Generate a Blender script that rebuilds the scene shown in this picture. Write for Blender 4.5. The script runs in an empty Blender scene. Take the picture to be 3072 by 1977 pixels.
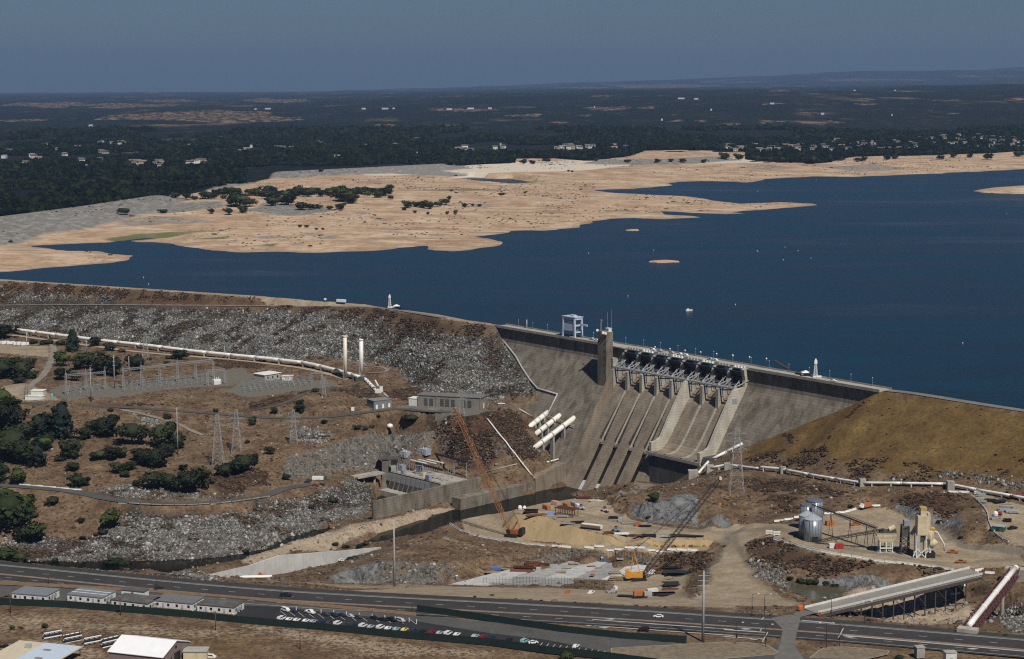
# Aerial view of a concrete gravity dam, its earth wing dams, the drawn-down reservoir and the works below it.
# Units are metres; z = 0 is the dam crest, +y runs away from the helicopter, x to its right.
import bpy, math, random
import numpy as np
from mathutils import Vector, Matrix
from mathutils.geometry import delaunay_2d_cdt
R = math.radians
sc = bpy.context.scene
C = sc.collection
random.seed(7)
RNG = np.random.default_rng(11)

# ---------------------------------------------------------------- camera
F, V0, HC = 5550.0, 232.0, 205.0            # focal length in photo pixels, level line, height above the crest
PITCH = math.atan((988.5 - V0) / F)
cam_d = bpy.data.cameras.new('camera')
cam_d.sensor_width = 36.0
cam_d.lens = F / 3072 * 36.0
cam_d.clip_start, cam_d.clip_end = 5.0, 150000.0
cam = bpy.data.objects.new('camera', cam_d)
C.objects.link(cam)
cam.location = (0, 0, HC)
cam.rotation_euler = (math.pi / 2 - PITCH, 0, 0)
sc.camera = cam

# ---------------------------------------------------------------- sky, sun, exposure
SUN_EL, SUN_X, SUN_Y = 52.0, 0.44, -0.90     # the sun stands behind the camera and to its right
wd = bpy.data.worlds.new('World')
sc.world = wd
wd.use_nodes = True
wn = wd.node_tree.nodes
wl = wd.node_tree.links
sky = wn.new('ShaderNodeTexSky')
sky.sky_type = 'NISHITA'
sky.sun_disc = False
sky.sun_elevation = R(SUN_EL)
sky.sun_rotation = math.atan2(SUN_X, SUN_Y)
sky.altitude = 300.0
sky.air_density = 1.0
sky.dust_density = 0.4
sky.ozone_density = 3.0
tint = wn.new('ShaderNodeMix'); tint.data_type = 'RGBA'; tint.blend_type = 'MULTIPLY'
tint.inputs[0].default_value = 1.0
tint.inputs[7].default_value = (0.40, 0.515, 0.70, 1)      # smoky late-summer air
wl.new(sky.outputs[0], tint.inputs[6])
wl.new(tint.outputs[2], wn['Background'].inputs[0])
wn['Background'].inputs[1].default_value = 0.05
sl = bpy.data.lights.new('sun', 'SUN')
sl.energy = 4.6
sl.angle = R(0.53)
sl.color = (1.0, 0.94, 0.84)
sun = bpy.data.objects.new('sun', sl)
C.objects.link(sun)
_h = math.hypot(SUN_X, SUN_Y)
SUN_DIR = Vector((SUN_X / _h * math.cos(R(SUN_EL)), SUN_Y / _h * math.cos(R(SUN_EL)), math.sin(R(SUN_EL))))
sun.rotation_euler = SUN_DIR.to_track_quat('Z', 'Y').to_euler()
sun.location = (300, -600, 900)
sc.view_settings.view_transform = 'Standard'
sc.view_settings.look = 'None'
sc.view_settings.exposure = 0.0
sc.view_settings.gamma = 1.0
sc.view_settings.use_curve_mapping = False
sc.render.engine = 'CYCLES'
sc.cycles.use_denoising = False
sc.cycles.filter_width = 1.15
sc.cycles.max_bounces = 5
sc.cycles.diffuse_bounces = 2
sc.cycles.glossy_bounces = 2
sc.cycles.transmission_bounces = 2
sc.cycles.volume_bounces = 0
sc.cycles.transparent_max_bounces = 6
sc.cycles.caustics_reflective = False
sc.cycles.caustics_refractive = False
# ---------------------------------------------------------------- survey helpers
# The photograph was surveyed like any oblique aerial: a picture point plus a known elevation gives a map position.
ZT = {'p': (0, 0, 1.0), 'z3': (0, 800, .3377), 'z4': (750, 800, .3761), 'z5': (1500, 900, .4026), 'z6': (2200, 1000, .3644),
      's1': (0, 1180, .3377), 's2': (750, 1180, .3766), 's3': (1300, 1400, .3761), 's4': (2172, 1400, .3761),
      's5': (0, 1600, .3343), 's6': (700, 1650, .3343), 'a1': (0, 200, .6419), 'a2': (1536, 200, .6419),
      'za': (1780, 980, .20894), 'zb': (1680, 1200, .25073), 'zc': (1680, 920, .16878)}
ZT.update({'q1': (1120, 1300, .16886), 'q2': (2360, 1480, .20894), 'q3': (1500, 1640, .25073), 'q4': (1540, 1480, .23402), 'q5': (180, 1040, .20894), 'q6': (640, 1060, .20894)})
CP, SP = math.cos(PITCH), math.sin(PITCH)
def px(t, x, y):
    a, b, k = ZT[t]
    return a + k * x, b + k * y
def ray(t, x, y):
    u, v = px(t, x, y)
    X, Y = (u - 1536) / F, (988.5 - v) / F
    return np.array([X, CP + Y * SP, -SP + Y * CP])
def P(t, x, y, z):
    d = ray(t, x, y)
    k = (z - HC) / d[2]
    return np.array([d[0] * k, d[1] * k, z])
def at_depth(t, x, y, Y):
    d = ray(t, x, y)
    return np.array([d[0] / d[1] * Y, Y, HC + d[2] / d[1] * Y])

# the dam's own axes: along the crest (left to right), downstream offset, elevation
DA = P('z5', 20, 200, 0)
DB = P('z6', 1100, 455, 0)
DD = (DB - DA) / np.linalg.norm(DB - DA)
DN = np.array([-abs(DD[1]), -abs(DD[0]), 0.0])
def dam(s, o, z):
    return DA + DD * s + DN * o + np.array([0, 0, z])
DAM_M = Matrix(((DD[0], DN[0], 0, DA[0]), (DD[1], DN[1], 0, DA[1]), (0, 0, 1, 0), (0, 0, 0, 1)))
FZ0, FM = -12.0, 0.67                         # the downstream face leaves the vertical at FZ0 and falls 1 : FM
def face_off(z):
    return FM * (FZ0 - z) if z < FZ0 else 0.0
def on_face(t, x, y, lift=0.0):
    r = ray(t, x, y)
    c = np.array([0, 0, HC])
    k = (lift * 1.2 + FM * (FZ0 - HC) - (c - DA) @ DN) / (r @ DN + FM * r[2])
    p = c + k * r
    return (p - DA) @ DD, (p - DA) @ DN, p[2]

# ---------------------------------------------------------------- noise
def _hash(ix, iy, s):
    h = (ix * 374761393 + iy * 668265263 + s * 974634777) & 0xFFFFFFFF
    h = ((h ^ (h >> 13)) * 1274126177) & 0xFFFFFFFF
    return ((h ^ (h >> 16)) & 0xFFFF) / 65535.0
def vnoise(x, y, s=0):
    ix, iy = np.floor(x).astype(np.int64), np.floor(y).astype(np.int64)
    fx, fy = x - ix, y - iy
    fx = fx * fx * (3 - 2 * fx); fy = fy * fy * (3 - 2 * fy)
    a, b = _hash(ix, iy, s), _hash(ix + 1, iy, s)
    c, d = _hash(ix, iy + 1, s), _hash(ix + 1, iy + 1, s)
    return (a * (1 - fx) + b * fx) * (1 - fy) + (c * (1 - fx) + d * fx) * fy
def fbm(x, y, octv=4, s=0):
    v, a, n = 0, 1.0, 0
    for i in range(octv):
        v = v + a * vnoise(x * 2 ** i + 17.3 * i, y * 2 ** i + 9.1 * i, s + i); n += a; a *= .5
    return v / n
def inside(xs, ys, poly):
    r = np.zeros(xs.shape, bool)
    n = len(poly)
    for i in range(n):
        x0, y0 = poly[i][:2]; x1, y1 = poly[(i + 1) % n][:2]
        if y0 == y1: continue
        c = ((y0 > ys) != (y1 > ys)) & (xs < (x1 - x0) * (ys - y0) / (y1 - y0) + x0)
        r ^= c
    return r
def dist_line(xs, ys, line, closed=False):
    """distance to a polyline, and the interpolated z of its nearest point"""
    best = np.full(xs.shape, 1e9); bz = np.zeros(xs.shape)
    pts = list(line) + ([line[0]] if closed else [])
    for a, b in zip(pts[:-1], pts[1:]):
        dx, dy = b[0] - a[0], b[1] - a[1]
        L = dx * dx + dy * dy + 1e-9
        t = np.clip(((xs - a[0]) * dx + (ys - a[1]) * dy) / L, 0, 1)
        d = np.hypot(xs - a[0] - t * dx, ys - a[1] - t * dy)
        m = d < best
        best = np.where(m, d, best)
        if len(a) > 2: bz = np.where(m, a[2] + t * (b[2] - a[2]), bz)
    return best, bz
def densify(line, step):
    out = []
    for a, b in zip(line[:-1], line[1:]):
        a, b = np.array(a, float), np.array(b, float)
        n = max(1, int(np.linalg.norm(b[:2] - a[:2]) / step))
        out += [a + (b - a) * i / n for i in range(n)]
    out.append(np.array(line[-1], float))
    return out
def smooth_line(line, it=2):
    p = [np.array(q, float) for q in line]
    for _ in range(it):
        q = [p[0]]
        for a, b in zip(p[:-1], p[1:]):
            q += [a * .75 + b * .25, a * .25 + b * .75]
        p = q + [p[-1]]
    return p

# ---------------------------------------------------------------- materials
def new_mat(name):
    m = bpy.data.materials.new(name); m.use_nodes = True
    n, l = m.node_tree.nodes, m.node_tree.links
    return m, n, l, n['Principled BSDF']
def mixc(n, l, fac, a, b, mode='MIX'):
    x = n.new('ShaderNodeMix'); x.data_type = 'RGBA'; x.blend_type = mode
    for i, s in ((0, fac), (6, a), (7, b)):
        if isinstance(s, (int, float)): x.inputs[i].default_value = s
        elif isinstance(s, (tuple, list)): x.inputs[i].default_value = (*s[:3], 1)
        else: l.new(s, x.inputs[i])
    return x.outputs[2]
def noise(n, l, scale, vec=None, detail=3.0, rough=.6, dist=0.0, out=0):
    t = n.new('ShaderNodeTexNoise'); t.inputs['Scale'].default_value = scale
    t.inputs['Detail'].default_value = detail; t.inputs['Roughness'].default_value = rough
    t.inputs['Distortion'].default_value = dist
    if vec is not None: l.new(vec, t.inputs['Vector'])
    return t.outputs[out]
def ramp(n, l, src, stops, interp='LINEAR'):
    r = n.new('ShaderNodeValToRGB'); r.color_ramp.interpolation = interp
    e = r.color_ramp.elements
    while len(e) < len(stops): e.new(.5)
    for q, (p, c) in zip(e, stops):
        q.position = p
        q.color = (*c[:3], 1) if isinstance(c, (tuple, list)) else (c, c, c, 1)
    l.new(src, r.inputs[0])
    return r.outputs[0]
def mth(n, l, op, a, b=None, c=None):
    m = n.new('ShaderNodeMath'); m.operation = op
    for i, s in enumerate((a, b, c)):
        if s is None: continue
        if isinstance(s, (int, float)): m.inputs[i].default_value = s
        else: l.new(s, m.inputs[i])
    return m.outputs[0]
def wpos(n, l, scale=None):
    g = n.new('ShaderNodeNewGeometry')
    if scale is None: return g.outputs['Position']
    m = n.new('ShaderNodeVectorMath'); m.operation = 'MULTIPLY'
    l.new(g.outputs['Position'], m.inputs[0]); m.inputs[1].default_value = scale
    return m.outputs[0]
MATS = {}
def pm(name, col, var=.25, scale=.6, rough=.75, metal=0.0, bump=0.0, objrand=0.0, stain=None):
    """plain painted / concrete / metal surface with uneven tone and optional darker stains"""
    if name in MATS: return MATS[name]
    m, n, l, b = new_mat(name)
    pos = wpos(n, l)
    a = noise(n, l, scale, pos, 5, .65)
    lo = tuple(c * (1 - var) for c in col); hi = tuple(min(1, c * (1 + var * .7)) for c in col)
    c = ramp(n, l, a, [(.3, lo), (.7, hi)])
    if stain:
        s = noise(n, l, scale * .45, wpos(n, l, (1, 1, .25)), 6, .7)
        c = mixc(n, l, ramp(n, l, s, [(.48, 0.0), (.68, .75)]), c, stain)
    if objrand:
        oi = n.new('ShaderNodeObjectInfo')
        k = mth(n, l, 'MULTIPLY_ADD', oi.outputs['Random'], objrand, 1 - objrand / 2)
        c = mixc(n, l, 1.0, c, k, 'MULTIPLY')
    l.new(c, b.inputs['Base Color'])
    b.inputs['Roughness'].default_value = rough
    b.inputs['Metallic'].default_value = metal
    if bump:
        bp = n.new('ShaderNodeBump'); bp.inputs['Strength'].default_value = bump; bp.inputs['Distance'].default_value = .3
        l.new(noise(n, l, scale * 3, pos, 5, .7), bp.inputs['Height']); l.new(bp.outputs[0], b.inputs['Normal'])
    MATS[name] = m
    return m

# ---------------------------------------------------------------- mesh building
class MB:
    """collects simple solids into one mesh"""
    def __init__(self): self.v, self.f = [], []
    def add(self, vs, fs):
        k = len(self.v); self.v += [tuple(map(float, q)) for q in vs]; self.f += [tuple(i + k for i in q) for q in fs]
        return self
    def box(self, c, s, rz=0.0, taper=1.0):
        """c = centre of the base, s = size"""
        hx, hy, h = s[0] / 2, s[1] / 2, s[2]
        ca, sa = math.cos(rz), math.sin(rz); vs = []
        for z, k in ((0, 1.0), (h, taper)):
            for x, y in ((-hx, -hy), (hx, -hy), (hx, hy), (-hx, hy)):
                x, y = x * k, y * k
                vs.append((c[0] + x * ca - y * sa, c[1] + x * sa + y * ca, c[2] + z))
        return self.add(vs, [(3, 2, 1, 0), (4, 5, 6, 7), (0, 1, 5, 4), (1, 2, 6, 5), (2, 3, 7, 6), (3, 0, 4, 7)])
    def beam(self, a, b, w, h=None, up=(0, 0, 1)):
        """square bar from a to b"""
        a, b = np.array(a, float), np.array(b, float); h = h or w
        d = b - a; L = np.linalg.norm(d)
        if L < 1e-6: return self
        d /= L; u = np.array(up, float)
        if abs(d @ u) > .98: u = np.array([0, 1.0, 0]) if abs(d[1]) < .9 else np.array([1.0, 0, 0])
        s = np.cross(d, u); s /= np.linalg.norm(s); t = np.cross(s, d)
        vs = [p + s * i * w / 2 + t * j * h / 2 for p in (a, b) for i, j in ((-1, -1), (1, -1), (1, 1), (-1, 1))]
        return self.add(vs, [(3, 2, 1, 0), (4, 5, 6, 7), (0, 1, 5, 4), (1, 2, 6, 5), (2, 3, 7, 6), (3, 0, 4, 7)])
    def tube(self, pts, r, n=8, cap=True, r1=None):
        pts = [np.array(p, float) for p in pts]; k0 = len(self.v); m = len(pts)
        prev = None
        for i, p in enumerate(pts):
            d = pts[min(i + 1, m - 1)] - pts[max(i - 1, 0)]; d /= np.linalg.norm(d) + 1e-12
            if prev is None:
                u = np.array([0, 0, 1.0]) if abs(d[2]) < .95 else np.array([1.0, 0, 0])
                s = np.cross(d, u)
            else: s = prev - d * (prev @ d)
            s /= np.linalg.norm(s) + 1e-12; t = np.cross(s, d); prev = s
            rr = r if r1 is None else r + (r1 - r) * i / (m - 1)
            for j in range(n):
                a = 2 * math.pi * j / n
                self.v.append(tuple(p + (s * math.cos(a) + t * math.sin(a)) * rr))
        for i in range(m - 1):
            for j in range(n):
                a = k0 + i * n + j; b = k0 + i * n + (j + 1) % n
                self.f.append((a, b, b + n, a + n))
        if cap:
            self.f.append(tuple(k0 + j for j in range(n))[::-1]); self.f.append(tuple(k0 + (m - 1) * n + j for j in range(n)))
        return self
    def lathe(self, c, prof, n=16):
        """prof = [(radius, z)...] round the vertical through c"""
        k0 = len(self.v); m = len(prof)
        for r, z in prof:
            for j in range(n):
                a = 2 * math.pi * j / n
                self.v.append((c[0] + r * math.cos(a), c[1] + r * math.sin(a), c[2] + z))
        for i in range(m - 1):
            for j in range(n):
                a = k0 + i * n + j; b = k0 + i * n + (j + 1) % n
                self.f.append((a, b, b + n, a + n))
        self.f.append(tuple(k0 + j for j in range(n))[::-1]); self.f.append(tuple(k0 + (m - 1) * n + j for j in range(n)))
        return self
    def prism(self, poly, ext):
        """polygon (3-D points) pushed along the vector ext"""
        n = len(poly); e = np.array(ext, float)
        vs = [np.array(p, float) for p in poly]; vs = vs + [p + e for p in vs]
        fs = [tuple(range(n))[::-1], tuple(range(n, 2 * n))] + [(i, (i + 1) % n, n + (i + 1) % n, n + i) for i in range(n)]
        return self.add(vs, fs)
    def quad(self, a, b, c, d): return self.add([a, b, c, d], [(0, 1, 2, 3)])
    def strip(self, left, right):
        n = len(left)
        return self.add(list(left) + list(right), [(i, i + 1, n + i + 1, n + i) for i in range(n - 1)])
    def mesh(self, name, mat=None, smooth=False):
        me = bpy.data.meshes.new(name); me.from_pydata(self.v, [], self.f)
        if mat: me.materials.append(mat)
        if smooth: me.shade_smooth()
        me.update()
        return me
    def build(self, name, mat, parent=None, smooth=False, fix=True):
        import bmesh
        me = self.mesh(name, mat, smooth)
        if fix:
            bm = bmesh.new(); bm.from_mesh(me); bmesh.ops.recalc_face_normals(bm, faces=bm.faces); bm.to_mesh(me); bm.free()
        return link(name, me, parent)
def link(name, me, parent=None, loc=None, rz=0.0, scale=None):
    o = bpy.data.objects.new(name, me); C.objects.link(o)
    if parent is not None: o.parent = parent
    if loc is not None: o.location = tuple(map(float, loc))
    if rz: o.rotation_euler = (0, 0, rz)
    if scale is not None: o.scale = scale if isinstance(scale, (tuple, list)) else (scale,) * 3
    return o
def tag(o, label, cat, group=None):
    o['label'] = label; o['category'] = cat
    if group: o['group'] = group
    return o
def thing(name, label, cat, loc=(0, 0, 0), rz=0.0, group=None):
    return tag(link(name, None, None, loc, rz), label, cat, group)
def struct(o, kind='structure'):
    o['kind'] = kind
    return o
def dup(o, loc, rz=None, label=None, group=None, scale=None):
    """a copy of a thing with copies of its parts and sub-parts"""
    c = o.copy(); C.objects.link(c); c.location = tuple(map(float, loc))
    if rz is not None: c.rotation_euler = (0, 0, rz)
    if scale is not None: c.scale = (scale,) * 3
    if label: c['label'] = label
    if group: c['group'] = group
    for ch in KIDS.get(o.name, ()) or [k for k in o.children]:
        d = ch.copy(); C.objects.link(d); d.parent = c
        for g in ch.children:
            e = g.copy(); C.objects.link(e); e.parent = d
    return c
KIDS = {}
def np_mesh(name, V, Fq, mat, attrs=None, smooth=False):
    """mesh from numpy arrays: V (n,3), Fq (m,4) or (m,3)"""
    me = bpy.data.meshes.new(name)
    V = np.asarray(V, np.float32); Fq = np.asarray(Fq, np.int32); k = Fq.shape[1]
    me.vertices.add(len(V)); me.vertices.foreach_set('co', V.ravel())
    me.loops.add(Fq.size); me.loops.foreach_set('vertex_index', Fq.ravel())
    me.polygons.add(len(Fq)); me.polygons.foreach_set('loop_start', np.arange(0, Fq.size, k, dtype=np.int32))
    me.polygons.foreach_set('loop_total', np.full(len(Fq), k, np.int32))
    if smooth: me.polygons.foreach_set('use_smooth', np.ones(len(Fq), bool))
    me.update(calc_edges=True)
    for nm, arr in (attrs or {}).items():
        a = me.attributes.new(nm, 'FLOAT_COLOR', 'POINT')
        q = np.ones((len(V), 4), np.float32); q[:, :3] = arr
        a.data.foreach_set('color', q.ravel())
    if mat: me.materials.append(mat)
    return me
def scatter(name, pts, scl, variants, parent=None, tilt=0.0):
    """one object that instances small meshes (rocks, scrub, far-off trees) on its points"""
    pts = np.asarray(pts, np.float32); n = len(pts)
    me = bpy.data.meshes.new(name); me.vertices.add(n); me.vertices.foreach_set('co', pts.ravel())
    scl = np.asarray(scl, np.float32)
    if scl.ndim == 1: scl = np.repeat(scl[:, None], 3, 1)
    a = me.attributes.new('scl', 'FLOAT_VECTOR', 'POINT'); a.data.foreach_set('vector', scl.ravel())
    rot = np.zeros((n, 3), np.float32); rot[:, 2] = RNG.uniform(0, 6.283, n)
    if tilt: rot[:, :2] = RNG.uniform(-tilt, tilt, (n, 2))
    a = me.attributes.new('rot', 'FLOAT_VECTOR', 'POINT'); a.data.foreach_set('vector', rot.ravel())
    a = me.attributes.new('vid', 'INT', 'POINT'); a.data.foreach_set('value', RNG.integers(0, len(variants), n).astype(np.int32))
    o = link(name, me, parent)
    col = bpy.data.collections.new(name + '_source')
    for v in variants:
        q = bpy.data.objects.new(v.name, v); col.objects.link(q)
    ng = bpy.data.node_groups.new(name, 'GeometryNodeTree')
    ng.interface.new_socket('Geometry', in_out='INPUT', socket_type='NodeSocketGeometry')
    ng.interface.new_socket('Geometry', in_out='OUTPUT', socket_type='NodeSocketGeometry')
    N, L = ng.nodes, ng.links
    gi, go = N.new('NodeGroupInput'), N.new('NodeGroupOutput')
    ci = N.new('GeometryNodeCollectionInfo'); ci.inputs[0].default_value = col
    ci.inputs['Separate Children'].default_value = True; ci.inputs['Reset Children'].default_value = True
    ip = N.new('GeometryNodeInstanceOnPoints'); ip.inputs['Pick Instance'].default_value = True
    def attr(nm, ty):
        q = N.new('GeometryNodeInputNamedAttribute'); q.data_type = ty; q.inputs[0].default_value = nm
        return q.outputs[0]
    L.new(gi.outputs[0], ip.inputs['Points']); L.new(ci.outputs[0], ip.inputs['Instance'])
    L.new(attr('vid', 'INT'), ip.inputs['Instance Index'])
    er = N.new('FunctionNodeEulerToRotation'); L.new(attr('rot', 'FLOAT_VECTOR'), er.inputs[0]); L.new(er.outputs[0], ip.inputs['Rotation'])
    L.new(attr('scl', 'FLOAT_VECTOR'), ip.inputs['Scale'])
    L.new(ip.outputs[0], go.inputs[0])
    md = o.modifiers.new('scatter', 'NODES'); md.node_group = ng
    o['kind'] = 'stuff'
    return o
# ---------------------------------------------------------------- the valley below the dam: surveyed spot heights -> one height field
SPOT = []
def L(t, *pts, step=14.0):
    """a surveyed break line: picture points with their elevations"""
    w = [P(t, x, y, z) for x, y, z in pts]
    for q in densify(w, step): SPOT.append(q)
    return w
def W(*pts, step=14.0):
    for q in densify([np.array(p, float) for p in pts], step): SPOT.append(q)
# wing dam crest, its berm road, its toe
crest = [P('z3', x, y, 0) for x, y in ((-2600, -40), (-1200, 35), (0, 108), (800, 160), (1600, 212), (2369, 262))] + \
        [P('z4', x, y, 0) for x, y in ((430, 262), (900, 295), (1100, 325), (1500, 378), (1740, 425))] + [dam(-8, -9, 0)]
cl = densify(crest, 12.0)
def offs(line, d):
    out = []
    for i, p in enumerate(line):
        t = line[min(i + 1, len(line) - 1)] - line[max(i - 1, 0)]; t = t / np.linalg.norm(t)
        out.append(p + np.array([t[1], -t[0], 0]) * d)
    return out
crest_near = offs(cl, 9.5)
for q in cl: SPOT.append(q)
for q in crest_near: SPOT.append(q)
for q in offs(cl, -62): SPOT.append(q + np.array([0, 0, -30]))
for q in offs(cl, -200): SPOT.append(q + np.array([0, 0, -45]))
berm = L('z3', (-900, 350, -26), (0, 345, -21.9), (400, 340, -18.6), (800, 338, -15.9), (1600, 345, -11.4), (2369, 350, -7.5))
berm += L('z4', (430, 320, -5.3), (850, 320, -2.4), (1040, 324, -.4))
L('z3', (-900, 500, -38), (0, 545, -39), (600, 595, -40.5), (1200, 672, -42), (1800, 738, -43), (2369, 800, -43.5))
L('z4', (440, 742, -43), (620, 742, -42.5), (820, 762, -42), (1050, 772, -42), (1150, 812, -43.5), (1230, 860, -45), (1320, 930, -48), (1400, 1000, -50), (1500, 1030, -50))
L('z4', (1850, 1068, -50), (2050, 1060, -49), (2240, 1052, -48.5))
# where the wing dams lap onto the concrete
for k in range(0, 11):
    s, o, z = on_face('z5', 5 + 28 * k, 280 + 38 * k); SPOT.append(dam(s, o, z)); SPOT.append(dam(s, o - 9, z - 14))
for k in range(0, 15):
    f = k / 14.0
    s, o, z = on_face('z6', 1250 - 1190 * f, 470 + 480 * f); SPOT.append(dam(s, max(o, .5), z)); SPOT.append(dam(s, max(o, .5) - 9, z - 14))
for s in range(20, 400, 14): SPOT.append(dam(s, -18, -60)); SPOT.append(dam(s, -90, -60))
for s in range(90, 300, 12): SPOT.append(dam(s, 14, -106))
# right wing dam crest
rc = [dam(402, -9, 0), P('z6', 1500, 488, 0), P('z6', 2000, 565, 0), P('z6', 2393, 625, 0), P('z6', 3400, 780, 0)]
rn = [P('z6', 1290, 480, -.3), P('z6', 1500, 503, -.2), P('z6', 2000, 592, -.2), P('z6', 2393, 650, -.2), P('z6', 3400, 815, -.2)]
W(*rc); W(*rn)
W(*[p + np.array([25, 55, -30]) for p in rc]); W(*[p + np.array([60, 160, -45]) for p in rc])
# pipeline bench, switchyards, upper road, gatehouse terrace
L('z3', (-700, 560, -42), (110, 592, -43), (600, 632, -43.5), (1200, 722, -45), (1800, 792, -46), (2369, 852, -46.5))
L('z4', (440, 800, -46.5), (640, 860, -47), (740, 892, -47), (860, 905, -47), (1000, 880, -45), (1100, 840, -44))
L('z3', (-600, 700, -44), (0, 700, -44), (400, 720, -44.5)); L('z3', (0, 780, -45), (480, 800, -46))
for x, y in ((540, 1030), (600, 1195), (800, 1180), (1000, 1160), (1250, 1120), (1500, 1085), (1900, 1060), (2300, 1000), (2150, 905), (1800, 950), (1500, 1000), (1100, 1060), (800, 1050)):
    SPOT.append(P('z3', x, y, -48))
for x, y in ((-700, 1100), (-300, 1060), (100, 1000), (200, 1150), (400, 1180)): SPOT.append(P('z3', x, y, -49.5))
for x, y in ((-130, 1040), (0, 1045), (200, 1020), (450, 985), (700, 945), (600, 905), (300, 900), (0, 900), (100, 960)): SPOT.append(P('z4', x, y, -49))
L('z4', (100, 1075, -47.5), (400, 1030, -46), (700, 1005, -46), (900, 990, -48))
uroad = L('z3', (-500, 1190, -50), (130, 1205, -51), (600, 1225, -51.5), (1100, 1248, -53), (1800, 1295, -55)) + \
        L('z4', (100, 1205, -56), (400, 1212, -55.5), (700, 1195, -54), (1000, 1150, -51.5), (1200, 1128, -50.5), (1380, 1150, -50))
for x, y in ((1250, 1110), (1500, 1125), (1850, 1135), (1600, 1190), (1740, 1205), (1960, 1150), (2100, 1110), (2200, 1092)):
    SPOT.append(P('z4', x, y, -50 if x < 2000 else -49.3))
# hill and cliff over the powerhouse
L('s2', (-200, 480, -68), (100, 500, -67), (290, 480, -65), (450, 440, -63.5), (600, 400, -62), (820, 345, -60), (1000, 300, -58.5), (1200, 275, -57.5), (1400, 280, -57), (1500, 240, -54))
L('s2', (270, 690, -80), (600, 650, -80.5), (900, 612, -81.5), (1060, 590, -82), (1200, 520, -82), (1400, 480, -81))
L('s2', (1450, 510, -82), (1850, 650, -84), (2100, 600, -83), (2390, 512, -79))
L('s2', (1640, 195, -50.2), (1800, 190, -50.2), (1970, 152, -50.2), (2060, 190, -54), (2200, 290, -64), (2300, 400, -74))
L('s2', (1900, 690, -88), (2250, 650, -86), (2390, 560, -82))
for x, y in ((1120, 560), (1400, 560), (1650, 600), (1850, 670), (1500, 720), (1250, 690)): SPOT.append(P('s2', x, y, -90))
# middle road, left bank, river bed
mroad = L('s1', (-700, 780, -70), (160, 822, -72), (690, 872, -74.5), (1000, 955, -77), (1500, 992, -78), (2000, 965, -79), (2369, 915, -80)) + \
        L('s2', (250, 762, -81), (500, 722, -81.5), (800, 680, -82), (1040, 642, -82))
L('s2', (600, 760, -83), (860, 700, -86), (1030, 690, -90), (960, 900, -96), (930, 985, -98))
L('s1', (0, 600, -66), (700, 590, -66), (1200, 600, -67)); L('s1', (1500, 300, -60), (1780, 400, -64), (1600, 560, -67), (1850, 640, -69), (2200, 700, -71))
L('s1', (-600, 1350, -96), (0, 1330, -95), (500, 1340, -96), (1100, 1400, -97), (1700, 1420, -97))
L('s1', (-600, 1000, -80), (200, 960, -79), (600, 1040, -82), (1100, 1080, -85), (1600, 1080, -84), (2369, 990, -85))
L('s5', (-900, 330, -100), (400, 330, -100), (1000, 330, -100), (1310, 312, -100)); L('s1', (1900, 1460, -100), (2369, 1390, -100)); L('s2', (250, 1220, -100), (460, 1172, -100), (700, 1050, -99.5), (920, 990, -99))
W(P('s5', -900, 400, -104), P('s5', 400, 380, -104), P('s5', 1450, 345, -104), P('s2', 60, 1320, -104), P('s2', 330, 1225, -103.5), P('s2', 600, 1120, -102.5))
L('s2', (-60, 1330, -95), (60, 1275, -93.5), (300, 1200, -92.5), (600, 1118, -93), (950, 1045, -93.5), (1300, 960, -95.5), (1450, 932, -97.5), (1620, 925, -99.5))
L('s2', (980, 1100, -98.5), (1150, 1060, -98.5), (1400, 1000, -100))
L('s2', (600, 1255, -99), (800, 1215, -99.5), (900, 1200, -100.4), (1050, 1165, -103), (1250, 1100, -104), (1450, 1035, -104.5), (1700, 985, -104.5), (2000, 905, -104.5), (2390, 820, -105), (2560, 790, -105))
# pale retaining wall by the river and its apron
wall_base = [P('s5', 1880, 418, -80), P('s2', 0, 1478, -80), P('s2', 340, 1408, -80), P('s2', 700, 1330, -80), P('s2', 1045, 1238, -80)]
W(*wall_base, step=8.0)
W(*[p + np.array([1.5, 8, -15]) for p in wall_base], step=8.0)
W(*[p + np.array([1.5, 20, -18]) for p in wall_base[1:]], step=12.0)
L('s5', (1500, 400, -84), (1650, 418, -80)); W(P('s5', 1560, 380, -92), P('s5', 1440, 360, -99))
L('s6', (700, 170, -79.5), (900, 130, -80)); L('s6', (500, 260, -74), (820, 262, -74), (1000, 190, -74), (1330, 22, -74))
# river side of the works platform
edge = L('s2', (1140, 1215, -82), (1380, 1110, -78), (1590, 1045, -73), (1750, 985, -72), (1900, 955, -70)) + L('s3', (640, 338, -64), (850, 288, -62), (1150, 243, -62), (1350, 262, -62)) + L('zb', (480, 1120, -66), (640, 1085, -72))
W(*[p + np.array([0, 42, 0]) * ((abs(p[2]) - 55) / 15) + np.array([0, 8, -102 - p[2]]) for p in edge])
# excavation: cliff, floor, front slope
L('s6', (920, 195, -70), (1100, 145, -68.5), (1330, 92, -67), (1600, 100, -67), (1830, 122, -67.5), (1990, 165, -69))
L('s6', (830, 292, -73), (1000, 298, -75), (1250, 302, -76), (1600, 300, -76), (1900, 286, -76.5))
L('s3', (700, 690, -71), (900, 690, -71), (1060, 660, -70.2)); L('s3', (700, 790, -76), (1080, 752, -75.8), (1400, 762, -75.7), (1700, 785, -75), (1850, 800, -74))
L('s3', (100, 945, -75), (500, 950, -75), (900, 955, -75), (1370, 982, -73.5), (1650, 1010, -69), (1850, 1040, -65))
for x, y, z in ((300, 900, -76), (700, 880, -76), (1100, 850, -76), (1400, 860, -75.5), (1600, 900, -74.5), (1800, 920, -73), (2000, 980, -70), (2040, 850, -72)): SPOT.append(P('s3', x, y, z))
L('s3', (2190, 700, -66.5), (2120, 850, -67), (2020, 980, -66))
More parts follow.
